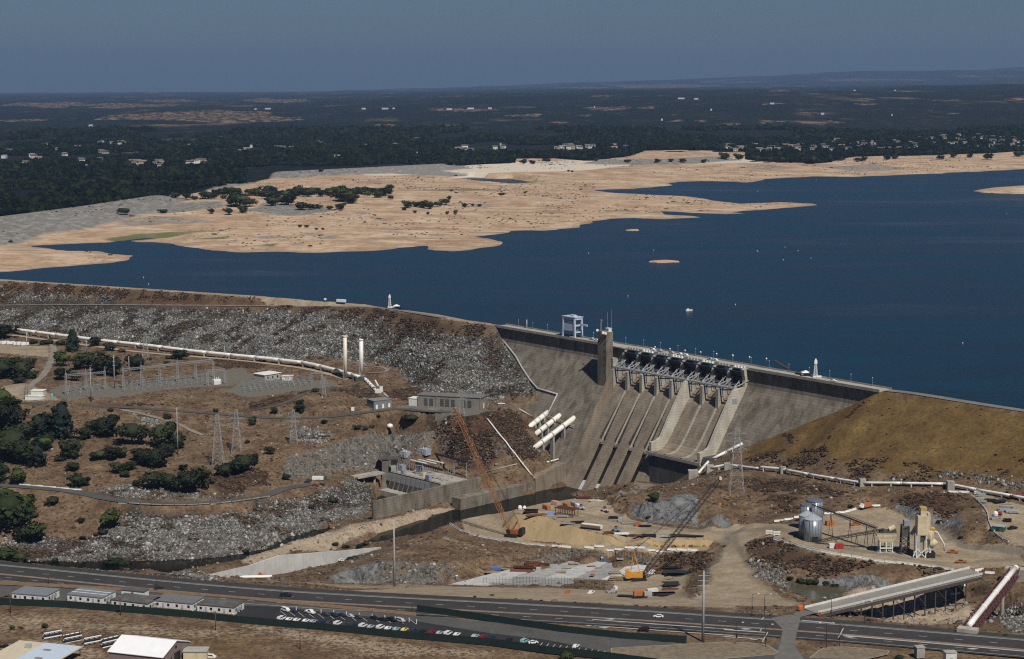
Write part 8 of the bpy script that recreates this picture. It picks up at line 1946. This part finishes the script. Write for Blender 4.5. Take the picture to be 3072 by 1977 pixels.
# pipe bridge in the right corner
a, b_ = P('s4', 1955, 1285, -42.5), P('s4', 2320, 830, -41.5); d = (b_ - a); L_ = np.linalg.norm(d); d /= L_; s = np.cross(d, [0, 0, 1.0]); s /= np.linalg.norm(s)
T = thing('pipe_bridge', 'dark red steel truss bridge carrying a white pipe in the right corner', 'bridge', a)
part(T, 'pipe', MB().tube([a + d * (L_ * i / 8) + [0, 0, 1.2] for i in range(9)], 1.3, 14), pipe_w, True)
for f in (.05, .3, .55, .8): part(T, 'collar', MB().tube([a + d * (L_ * f) + [0, 0, 1.2], a + d * (L_ * f + .8) + [0, 0, 1.2]], 1.5, 14), pipe_w, True)
mar = pm('maroon_steel', (.085, .028, .032), .25, .6)
for q in (-1, 1):
    mb = MB()
    for z in (-2.4, 1.6): mb.beam(a + s * q * 2.4 + [0, 0, z], b_ + s * q * 2.4 + [0, 0, z], .4)
    for k in range(18):
        p, r_ = a + d * L_ * k / 18 + s * q * 2.4, a + d * L_ * (k + 1) / 18 + s * q * 2.4; mb.beam(p + [0, 0, -2.4], p + [0, 0, 1.6], .25).beam(p + [0, 0, -2.4], r_ + [0, 0, 1.6], .2)
    part(T, 'truss', mb, mar)
part(T, 'floor', MB().beam(a - [0, 0, 2.5], b_ - [0, 0, 2.5], 5.0, .3), mar)
part(T, 'abutment', MB().box(a - d * 2.5 - [0, 0, 5], (9, 5, 5.6), ang((0, 0), d) - math.pi / 2), con_pale); part(T, 'abutment', MB().box(b_ + d * 2 - [0, 0, 6], (10, 6, 7), ang((0, 0), d) - math.pi / 2), con_pale)
p = a + d * L_ * .72; g = float(ground(p[0], p[1])); part(T, 'pier', MB().tube([[p[0], p[1], g - 1], p - [0, 0, 2.6]], .9, 12), con_plain)
part(T, 'elbow', MB().tube([b_ + [0, 0, 1.2], b_ + d * 3 + [0, 0, 1.0], b_ + d * 5 + [-1.5, 0, -1.0]], 1.4, 12), pipe_w, True)
# ---------------------------------------------------------------- loose rock and scrub (uncountable)
def rock_mesh(seed):
    rg = np.random.default_rng(seed); v, f = I1
    v = v * (1 + rg.uniform(-.3, .3, (len(v), 1))) * np.array([1, rg.uniform(.7, 1), rg.uniform(.55, .8)])
    m = MATS.get('loose_rock')
    if m is None:
        m, n, l, b = new_mat('loose_rock'); oi = n.new('ShaderNodeObjectInfo')
        l.new(ramp(n, l, oi.outputs['Random'], [(0, (.04, .038, .034)), (.45, (.11, .107, .098)), (.8, (.195, .19, .177)), (.95, (.29, .285, .27)), (1, (.42, .41, .39))]), b.inputs['Base Color'])
        b.inputs['Roughness'].default_value = .95; MATS['loose_rock'] = m
    return np_mesh('rock', v, f, m)
def brush_mesh(seed, mat):
    rg = np.random.default_rng(seed); V, Fc, k = [], [], 0
    for i in range(3):
        v, f = I1; v = v * (1 + rg.uniform(-.35, .35, (len(v), 1))) * rg.uniform(.35, .6) * np.array([1, 1, .8]) + np.array([rg.uniform(-.4, .4), rg.uniform(-.4, .4), .25]); V.append(v); Fc.append(f + k); k += len(v)
    return np_mesh('brush', np.concatenate(V), np.concatenate(Fc), mat)
leaf_mat('brush_red', (.020, .014, .010), (.042, .026, .017), (.085, .055, .034)); leaf_mat('brush_dry', (.05, .033, .02), (.10, .068, .038), (.17, .12, .07))
vis = (np.abs(GX) < GY * .2768 + 40)
def pick(weight, n):
    w = np.where(vis, weight, 0).ravel(); w = np.cumsum(w); t = w[-1]
    i = np.searchsorted(w, RNG.uniform(0, t, n)); i = np.minimum(i, w.size - 1)
    x = GX.ravel()[i] + RNG.uniform(-GS / 2, GS / 2, n); y = GY.ravel()[i] + RNG.uniform(-GS / 2, GS / 2, n)
    return np.stack([x, y, ground(x, y)], 1)
clean = 1 - np.clip(flat * 1.3, 0, 1)
face_w = np.clip(M1[..., 0], 0, 1) * clean
pat = fbm(GX / 16, GY / 9, 4, 101)
p = pick(face_w * np.clip((.66 - pat) * 5, .03, 1) * np.clip((.68 - fbm(GX / 40, GZ / 2.6, 3, 111)) * 5, .15, 1), 90000)
s = np.exp(RNG.normal(-.75, .5, len(p)))
struct(scatter('riprap_rocks', p, np.clip(s, .25, 2.6), [rock_mesh(i) for i in range(5)], tilt=1.2), 'stuff')
p = pick((np.clip(M1[..., 2] * .35 + M3[..., 2] * .06, 0, 1) + .05 * (1 - M2[..., 1]) * (pat > .52)) * clean, 16000)
s = np.exp(RNG.normal(-.5, .6, len(p)))
struct(scatter('hillside_rocks', p, np.clip(s * .8, .2, 1.7), [rock_mesh(10 + i) for i in range(4)], tilt=1.2), 'stuff')
pat2 = fbm(GX / 9, GY / 9, 3, 131)
redw = np.clip(M2[..., 0], 0, 1) * clean * np.clip((pat2 - .42) * 7, 0, 1) + .16 * face_w * (pat > .6)
p = pick(redw, 24000); s = RNG.uniform(.35, 1.25, len(p))
struct(scatter('red_brush', p, np.stack([s * 1.3, s * 1.3, s], 1), [brush_mesh(i, MATS['brush_red' if i < 3 else 'brush_dry']) for i in range(4)]), 'stuff')
opn = (1 - np.clip(M1.sum(-1) + M3.sum(-1) + M2[..., 1] * .85 + M2[..., 2], 0, 1)) * clean * (~fg) * np.clip((pat2 - .42) * 8, 0, 1)
p = pick(opn, 24000); s = RNG.uniform(.3, 1.1, len(p)) * np.where(RNG.uniform(0, 1, len(p)) < .05, 1.8, 1)
struct(scatter('dry_brush', p, np.stack([s * 1.4, s * 1.4, s], 1), [brush_mesh(20 + i, MATS['brush_dry' if i < 3 else 'brush_red']) for i in range(4)]), 'stuff')
p = pick(fg * (pat2 > .5) * 1.0 * (GY < 845 - .03 * GX - 25), 5000); s = RNG.uniform(.15, .45, len(p))
struct(scatter('field_tufts', p, np.stack([s * 1.5, s * 1.5, s], 1), [brush_mesh(40 + i, MATS['brush_dry']) for i in range(3)]), 'stuff')
# ---------------------------------------------------------------- trees
def crown(seed, kind):
    """leaf-sized faces spread through several lumps of a crown one unit high"""
    rg = np.random.default_rng(seed); nl = {'oak': 9, 'pine': 7, 'green': 8, 'bush': 6}[kind]; pts, nrm = [], []
    for i in range(nl):
        if kind == 'pine':
            f = i / (nl - 1); r_ = .30 * (1 - f * .72); c = np.array([rg.uniform(-.05, .05), rg.uniform(-.05, .05), .16 + f * .70]); e = np.array([1, 1, .8])
        else:
            a = rg.uniform(0, 6.283); d = rg.uniform(.12, .36) if i else 0; c = np.array([d * math.cos(a), d * math.sin(a), rg.uniform(.27, .74) if kind != 'bush' else rg.uniform(.2, .55)]); r_ = rg.uniform(.17, .29); e = np.array([1, 1, .85])
        m = 85 if kind != 'pine' else 95
        u = rg.normal(size=(m, 3)); u /= np.linalg.norm(u, axis=1)[:, None]; rad = r_ * rg.uniform(.62, 1.08, (m, 1)); pts.append(c + u * rad * e); nrm.append(u)
    pts, nrm = np.concatenate(pts), np.concatenate(nrm); n = len(pts)
    k = pts[:, 2] > .04; pts, nrm = pts[k], nrm[k]; n = len(pts)
    t = np.cross(nrm + rg.normal(size=(n, 3)) * .5, rg.normal(size=(n, 3))); t /= np.linalg.norm(t, axis=1)[:, None]; b = np.cross(nrm, t); b /= np.linalg.norm(b, axis=1)[:, None] + 1e-9
    s = rg.uniform(.035, .075, (n, 1)); V = np.stack([pts - t * s, pts - b * s * .8, pts + t * s, pts + b * s * .8 + nrm * s * .5], 1).reshape(-1, 3)
    me = np_mesh('crown', V, np.arange(n * 4).reshape(-1, 4), {'oak': leaf_oak, 'pine': leaf_pine, 'green': leaf_green, 'bush': leaf_oak}[kind]); core = []
    return me
def core_mesh(seed, kind):
    rg = np.random.default_rng(seed); v, f = I2
    v = v * (1 + rg.uniform(-.2, .2, (len(v), 1))) * (np.array([.30, .30, .27]) if kind != 'pine' else np.array([.17, .17, .38])) + np.array([0, 0, .53 if kind != 'bush' else .38])
    return np_mesh('inner_foliage', v, f, {'oak': leaf_oak, 'pine': leaf_pine, 'green': leaf_green, 'bush': leaf_oak}[kind])
CR = {k: [(crown(i * 7 + len(k), k), core_mesh(i, k)) for i in range(4)] for k in ('oak', 'pine', 'green', 'bush')}
def trunk_mesh():
    mb = MB().tube([(0, 0, -.05), (.01, 0, .2), (-.01, .01, .45)], .035, 6, r1=.018)
    for a in range(4): mb.tube([(0, 0, .25), (math.cos(a * 1.6) * .14, math.sin(a * 1.6) * .14, .5)], .016, 5, r1=.006)
    return mb.mesh('trunk', bark)
TRK = trunk_mesh()
def tree(p, h, kind, label, group, wide=1.0, name=None):
    T = thing(name or {'oak': 'oak_tree', 'pine': 'pine_tree', 'green': 'leafy_tree', 'bush': 'round_bush'}[kind], label, 'bush' if kind == 'bush' else 'tree', p, random.uniform(0, 6.28), group)
    T.scale = (h * wide * 1.15, h * wide * 1.15, h * 1.08)
    c, k = random.choice(CR[kind]); link('trunk', TRK, T); o = link('crown', c, T); q = link('inner_foliage', k, o)
    return T
def grove(t, rows, where, group):
    rows = sorted(rows, key=lambda r: r[0]); cnt = {}
    for x, y, hpx_, kind, *w in rows:
        p = G(t, x, y); h = hp(t, hpx_, p[1]) * 1.0
        nm = {'oak': 'dark round oak', 'pine': 'dark dense conifer', 'green': 'brighter green tree', 'bush': 'low dark bush'}[kind]; i = cnt.get(kind, 0); cnt[kind] = i + 1
        tree(p - [0, 0, .2], h, kind, f'{nm}, {ordw(i)} from the left {where}', group, (w[0] if w else 1.0))
grove('z3', [(30, 640, 150, 'oak', 1.5), (650, 752, 195, 'pine', 1.0), (840, 708, 105, 'oak', 1.2), (985, 748, 80, 'oak', 1.4), (1075, 762, 45, 'bush', 1.6), (300, 682, 50, 'bush', 2.2), (420, 690, 60, 'bush', 2.0), (540, 695, 60, 'bush', 1.8), (555, 885, 140, 'green', 1.1), (540, 1005, 130, 'oak', 1.2), (740, 912, 165, 'oak', 1.1), (690, 915, 120, 'oak', 1.1), (925, 965, 190, 'oak', 1.1), (1010, 965, 175, 'oak', 1.1), (870, 940, 110, 'oak', 1.2), (1220, 925, 150, 'oak', 1.2), (1605, 825, 95, 'oak', 1.5), (1500, 822, 40, 'bush', 1.5), (1475, 858, 32, 'bush', 1.6), (100, 965, 175, 'oak', 1.1), (200, 995, 180, 'oak', 1.2), (20, 1000, 200, 'oak', 1.2), (270, 862, 70, 'bush', 1.8), (180, 1035, 65, 'oak', 1.6), (290, 995, 75, 'oak', 1.4), (900, 790, 60, 'bush', 1.7), (800, 800, 60, 'bush', 1.6), (660, 1010, 90, 'oak', 1.4), (1330, 830, 36, 'bush', 1.5)], 'between the pipeline and the switchyard', 'oaks above the switchyard')
grove('s1', [(40, 355, 300, 'oak', 1.1), (100, 600, 330, 'oak', 1.1), (25, 605, 260, 'oak', 1.2), (200, 622, 250, 'oak', 1.2), (340, 385, 205, 'pine', 1.3), (330, 645, 240, 'pine', 1.2), (550, 395, 320, 'pine', 1.15), (450, 340, 185, 'oak', 1.2), (400, 505, 150, 'green', 1.2), (200, 430, 190, 'oak', 1.3), (600, 585, 190, 'oak', 1.0), (660, 575, 190, 'oak', .9), (530, 605, 60, 'bush', 1.6), (760, 405, 115, 'oak', 1.4), (940, 385, 205, 'oak', 1.2), (860, 340, 130, 'oak', 1.3), (1170, 452, 225, 'oak', 1.1), (1450, 475, 235, 'oak', 1.1), (1580, 492, 150, 'oak', 1.0), (1000, 585, 130, 'oak', 1.3), (890, 592, 100, 'oak', 1.5), (1090, 572, 100, 'oak', 1.2), (1250, 595, 130, 'oak', 1.4), (1400, 655, 195, 'oak', 1.2), (1490, 565, 130, 'oak', 1.2), (1300, 645, 160, 'oak', 1.1), (1370, 845, 185, 'oak', 1.1), (1510, 862, 180, 'oak', 1.0), (1660, 892, 235, 'oak', .9), (1775, 842, 205, 'oak', 1.0), (1620, 682, 60, 'oak', 1.5), (1050, 705, 105, 'oak', 1.3), (1150, 685, 90, 'oak', 1.3), (1100, 742, 70, 'bush', 1.5), (640, 692, 90, 'oak', 1.3), (680, 835, 130, 'green', 1.1), (740, 820, 90, 'oak', 1.3), (165, 802, 155, 'green', 1.1), (0, 795, 210, 'green', 1.0), (1210, 818, 75, 'bush', 1.3), (1890, 802, 60, 'bush', 1.1), (1995, 742, 120, 'oak', 1.3), (2160, 705, 180, 'oak', 1.2), (2070, 695, 110, 'oak', 1.3), (2250, 640, 110, 'oak', 1.1), (2200, 442, 40, 'bush', 1.6), (1880, 632, 32, 'bush', 1.5), (2240, 282, 60, 'bush', 1.4), (1920, 165, 42, 'bush', 1.3), (1490, 222, 60, 'bush', 1.7), (980, 160, 40, 'bush', 2.0), (20, 130, 200, 'green', 1.0), (100, 150, 130, 'oak', 1.4)], 'on the brown hillside below the switchyard', 'oaks on the hillside')
grove('s1', [(90, 1205, 380, 'green', 1.0), (200, 1085, 200, 'green', 1.1), (40, 1010, 200, 'green', 1.2), (470, 992, 115, 'bush', 1.2), (980, 1205, 195, 'green', 1.0), (915, 1255, 60, 'bush', 1.6), (730, 1305, 60, 'bush', 1.1), (720, 1142, 60, 'bush', 1.4), (300, 1325, 195, 'green', 1.1), (225, 1315, 140, 'oak', 1.2), (50, 1490, 130, 'green', 1.5), (180, 1505, 100, 'oak', 1.5), (1000, 1535, 85, 'oak', 2.0), (1090, 1545, 70, 'oak', 1.8), (310, 1100, 60, 'bush', 1.5), (850, 1272, 42, 'bush', 1.5), (2180, 1420, 50, 'bush', 1.3), (490, 1500, 60, 'bush', 1.2)], 'between the powerhouse road and the highway', 'trees on the river bank')
grove('z4', [(400, 1165, 80, 'oak', 1.2), (395, 1105, 50, 'oak', 1.3), (200, 1172, 52, 'oak', 1.2), (590, 1252, 50, 'bush', 1.2), (860, 1302, 52, 'bush', 1.4), (925, 1302, 46, 'bush', 1.3), (970, 1292, 46, 'bush', 1.2), (1290, 1255, 85, 'bush', 1.6), (1240, 1230, 60, 'bush', 1.6), (25, 1252, 62, 'oak', 1.2), (525, 1002, 52, 'bush', 1.5), (1025, 1202, 32, 'bush', 1.3), (215, 545, 22, 'bush', 2.2)], 'around the terrace road', 'bushes near the terrace road')
grove('s2', [(870, 1235, 50, 'bush', 1.6), (770, 1232, 42, 'bush', 1.5), (930, 1210, 40, 'bush', 1.5), (680, 1215, 40, 'bush', 1.4), (160, 485, 75, 'oak', 1.0), (660, 875, 60, 'bush', 1.2), (490, 925, 50, 'bush', 1.4), (290, 690, 60, 'oak', 1.2), (20, 560, 90, 'oak', 1.1)], 'along the rocky river bank', 'bushes on the rocks')
grove('s4', [(1400, 1545, 62, 'bush', 1.4), (520, 912, 48, 'bush', 1.2), (610, 932, 60, 'bush', 1.2), (690, 942, 68, 'bush', 1.2), (735, 945, 60, 'bush', 1.1), (810, 945, 52, 'bush', 1.2), (880, 960, 42, 'bush', 1.6), (1720, 445, 32, 'bush', 2.0), (1890, 580, 36, 'bush', 1.2), (230, 1190, 24, 'bush', 1.5), (365, 1192, 22, 'bush', 1.5), (1480, 1285, 22, 'bush', 1.4), (2240, 1350, 26, 'bush', 1.5), (1010, 330, 40, 'bush', 1.2), (840, 755, 34, 'bush', 1.3), (745, 735, 30, 'bush', 1.3)], 'around the pond and the plant', 'bushes round the pond')
grove('s3', [(1760, 278, 75, 'green', 1.3), (1060, 1560, 110, 'green', 1.4), (1710, 418, 34, 'bush', 1.3), (1850, 1125, 22, 'bush', 1.6), (1940, 1138, 22, 'bush', 1.6), (1700, 1115, 18, 'bush', 1.6), (330, 1042, 22, 'bush', 1.6), (470, 1030, 20, 'bush', 1.8), (1620, 1110, 16, 'bush', 2)], 'beside the works and the highway', 'bushes beside the works')
grove('s5', [(400, 855, 52, 'green', 1.2), (110, 865, 45, 'green', 1.2), (190, 855, 28, 'bush', 1.4)], 'in the brown field', 'bushes in the field')
# ---------------------------------------------------------------- trees and houses on the far shore
def F_at(t, x, y):
    d = ray(t, x, y); Y = np.arange(1960.0, 9000.0, 3.0); X = d[0] / d[1] * Y; Z = HC + d[2] / d[1] * Y
    m = np.nonzero(far_ground(X, Y) >= Z)[0]; k = m[0] if len(m) else len(Y) - 1
    return np.array([X[k], Y[k], Z[k]])
shore_rows = [('a1', x, y, h, k, w) for x, y, h, k, w in ((575, 692, 34, 'oak', 1.0), (765, 684, 22, 'bush', 1.5), (990, 688, 28, 'oak', .8), (1070, 692, 34, 'oak', 1.0), (1135, 685, 34, 'oak', 1.0), (2105, 458, 26, 'oak', 1.3), (1500, 492, 18, 'oak', 1.0), (870, 618, 26, 'oak', 1.3), (820, 612, 24, 'oak', 1.3), (910, 620, 20, 'bush', 1.5))]
rg = random.Random(5)
for i in range(60):
    f = i / 59; x = 960 + 860 * f; y = 612 - 22 * f + rg.uniform(-12, 14); shore_rows.append(('a1', x, y, rg.uniform(20, 36), rg.choice(('oak', 'oak', 'green')), rg.uniform(.9, 1.3)))
for x, y, h in ((1120, 655, 58), (1100, 650, 48), (1165, 655, 40), (1275, 650, 38), (1340, 648, 44), (1315, 645, 40), (1610, 632, 62), (1590, 625, 48), (1640, 640, 40), (1800, 605, 42), (1260, 600, 46), (1375, 605, 36), (1440, 608, 36), (1770, 612, 30), (1490, 665, 22), (1540, 670, 20), (1410, 670, 36), (1450, 668, 26), (1590, 668, 30)): shore_rows.append(('a1', x, y, h, 'green' if h > 55 else 'oak', 1.2))
for x, y, h in ((1905, 660, 34), (1890, 672, 18), (1945, 655, 24), (1975, 660, 34), (2010, 665, 32), (2045, 655, 26), (2080, 645, 30), (2100, 622, 18), (2170, 655, 18), (2210, 652, 14), (2240, 655, 14), (2130, 688, 18), (2090, 690, 14), (1940, 685, 14), (2000, 690, 12), (1400, 752, 14), (1433, 752, 14), (1480, 762, 10), (1510, 762, 10), (1825, 620, 18), (2345, 605, 18), (2110, 583, 10)): shore_rows.append(('a1', x, y, h, 'oak', 1.0))
for x, y, h in ((55, 455, 22), (95, 455, 18), (160, 448, 20), (385, 445, 20), (540, 448, 16), (680, 448, 18), (740, 446, 16), (800, 448, 18), (895, 448, 16), (995, 432, 30), (1060, 435, 28), (1140, 445, 30), (1200, 448, 26), (1260, 450, 28), (1290, 448, 26), (1410, 455, 36), (1390, 452, 28), (1370, 446, 22), (1540, 440, 18), (1620, 446, 22), (1650, 440, 18), (1755, 435, 24), (1790, 432, 18), (2000, 435, 20), (2060, 425, 18), (2140, 425, 18), (2220, 435, 28), (2360, 420, 22), (2380, 418, 20), (60, 592, 10), (265, 490, 8), (280, 492, 8)): shore_rows.append(('a2', x, y, h, 'oak', 1.2))
shore_rows.sort(key=lambda r: px(r[0], r[1], r[2])[0])
for i, (t, x, y, h, k, w) in enumerate(shore_rows):
    p = F_at(t, x, y); tree(p - [0, 0, .5], hp(t, h, p[1]) * 1.15, k, f'{("dark tree" if k == "oak" else "greener tree" if k == "green" else "low bush")} on the dry lakebed shore, {ordw(i) if i < 70 else ordw(len(shore_rows) - 1 - i)} from the {"left" if i < 70 else "right"}', 'trees on the far shore', w * 1.25, 'shore_tree')
hw_m = [pm(f'house_wall_{i}', c, .12, .2, .85) for i, c in enumerate(((.62, .60, .56), (.42, .37, .30), (.55, .50, .42), (.70, .69, .67)))]
hr_m = [pm(f'house_roof_{i}', c, .2, .2, .9) for i, c in enumerate(((.12, .10, .085), (.20, .16, .13), (.085, .085, .09)))]
def house_mesh(i):
    mb = MB().box((0, 0, -1), (15 + 4 * (i % 2), 10, 6.0 + 2 * (i % 3 == 0))); h = 5.0 + 2 * (i % 3 == 0); return mb.mesh('wall', hw_m[i % 4]), MB().prism([(-9 - 2 * (i % 2), -6, h), (-9 - 2 * (i % 2), 0, h + 2.6), (-9 - 2 * (i % 2), 6, h)], (18 + 4 * (i % 2), 0, 0)).mesh('roof', hr_m[i % 3]), MB().box((-4, -5.06, 1.2), (2.2, .12, 1.6)).box((2.5, -5.06, 1.2), (2.2, .12, 1.6)).mesh('window', glass)
HM = [house_mesh(i) for i in range(12)]
spots = []
rg = random.Random(12)
for x0, x1, y0, y1, n, w in ((1000, 1500, 372, 402, 34, 'middle shore cluster'), (1500, 1900, 350, 395, 26, 'right of centre shore cluster'), (1900, 2393, 325, 385, 46, 'far right shore cluster'), (200, 420, 372, 390, 14, 'cluster behind the brown mound'), (420, 560, 375, 388, 5, 'small cluster before the dike')): spots += [('a2', q, rg.uniform(y0, y1), i, w) for i, q in enumerate(sorted(rg.uniform(x0, x1) for _ in range(n)))]
for x0, x1, y0, y1, n, w in ((610, 770, 452, 474, 12, 'bright left woods cluster'), (450, 620, 352, 372, 7, 'distant left cluster'), (860, 960, 438, 462, 6, 'woods right of the bright cluster'), (2140, 2393, 380, 398, 10, 'woods above the second dike'), (0, 500, 370, 470, 12, 'far left woods'), (900, 2000, 330, 430, 16, 'middle woods')): spots += [('a1', q, rg.uniform(y0, y1), i, w) for i, q in enumerate(sorted(rg.uniform(x0, x1) for _ in range(n)))]
for t, x, y, io, wh in spots:
    p = F_at(t, x, y)
    i = rg.randrange(12); T = thing('shore_house', f'pale low house, {ordw(io)} from the left in the {wh}', 'house', p + [0, 0, 2], rg.uniform(-.6, .6), 'houses in the ' + wh); T.scale = (.95, .95, 1.15)
    for m_, nm in zip(HM[i], ('wall', 'roof', 'window')): link(nm, m_, T)
wh_m = pm('far_white_roof', (.55, .55, .54), .05, .02, .7)
for i, (t, x, y, w) in enumerate((('a1', 1195, 200, 18), ('a1', 1252, 198, 52), ('a1', 1700, 198, 36), ('a1', 1800, 198, 60), ('a1', 1840, 197, 20), ('a1', 2100, 200, 50), ('a1', 2200, 197, 60), ('a1', 2290, 196, 34), ('a1', 425, 278, 32), ('a1', 885, 372, 26), ('a1', 480, 356, 28), ('a1', 150, 418, 40), ('a1', 20, 425, 40), ('a1', 402, 472, 12), ('a2', 790, 150, 60), ('a2', 860, 152, 40), ('a2', 930, 203, 16), ('a2', 1600, 112, 18), ('a2', 1790, 112, 14), ('a2', 1774, 228, 10), ('a2', 1450, 222, 30), ('a2', 385, 190, 10), ('a2', 700, 250, 16), ('a2', 1215, 174, 40), ('a1', 365, 380, 60), ('a1', 1175, 376, 20), ('a1', 560, 366, 30), ('a1', 2340, 368, 16), ('a1', 1950, 410, 8), ('a1', 1400, 350, 10))):
    u, v = px(t, x, y); d = ray(t, x, y); Y = np.arange(3500.0, 22000.0, 12.0); X = d[0] / d[1] * Y; Z = HC + d[2] / d[1] * Y; m = np.nonzero(far_ground(X, Y) + 4 >= Z)[0]; k = m[0] if len(m) else len(Y) - 1
    W_ = .5 * w * ZT[t][2] * Y[k] / F; T = thing('far_warehouse', f'far white flat building out on the plain, {ordw(i)} of the scattered ones', 'building', (X[k], Y[k], Z[k] + 4), group='white buildings on the plain')
    MB().box((0, 0, -6), (W_, 20, 8.5)).build('wall', wh_m, T); MB().box((0, 0, 2.51), (W_ * 1.02, 21, .4)).build('roof', wh_m, T)

# driftwood, stumps and dark stones strewn over the dry lakebed
n = 26000
x_ = RNG.uniform(-1300, 1500, n); y_ = RNG.uniform(2050, 5200, n); z_ = far_ground(x_, y_)
i_, j_ = np.clip(((x_ - fx[0]) / fs).astype(int), 0, len(fx) - 1), np.clip(((y_ - fy[0]) / fs).astype(int), 0, len(fy) - 1)
k_ = (z_ > LAKE_Z + .8) & ~WD[j_, i_] & (np.abs(x_) < y_ * .28 + 60) & (fbm(x_ / 90, y_ / 160, 4, 121) > .54)
s = RNG.uniform(.5, 1.9, k_.sum()) * np.where(RNG.uniform(0, 1, k_.sum()) < .06, 2.0, 1)
leaf_mat('shore_scrub', (.02, .02, .013), (.05, .042, .028), (.10, .085, .06))
struct(scatter('lakebed_debris', np.stack([x_, y_, z_], 1)[k_], np.stack([s * 1.6, s * 1.6, s * .8], 1), [brush_mesh(60 + i, MATS['shore_scrub']) for i in range(3)] + [rock_mesh(30)]), 'stuff')
# ---------------------------------------------------------------- smoky air
hb = MB(); hb.box((0, 31500, -420), (62000, 64000, 1400))
hz = hb.build('haze', None)
m = bpy.data.materials.new('smoky_air'); m.use_nodes = True
n, l = m.node_tree.nodes, m.node_tree.links
n.remove(n['Principled BSDF'])
pv = n.new('ShaderNodeVolumePrincipled'); pv.inputs['Color'].default_value = (.235, .375, .63, 1)
pv.inputs['Density'].default_value = 3.0e-5; pv.inputs['Anisotropy'].default_value = 0.0
l.new(pv.outputs[0], n['Material Output'].inputs['Volume'])
hz.data.materials.append(m)
hz['kind'] = 'stuff'
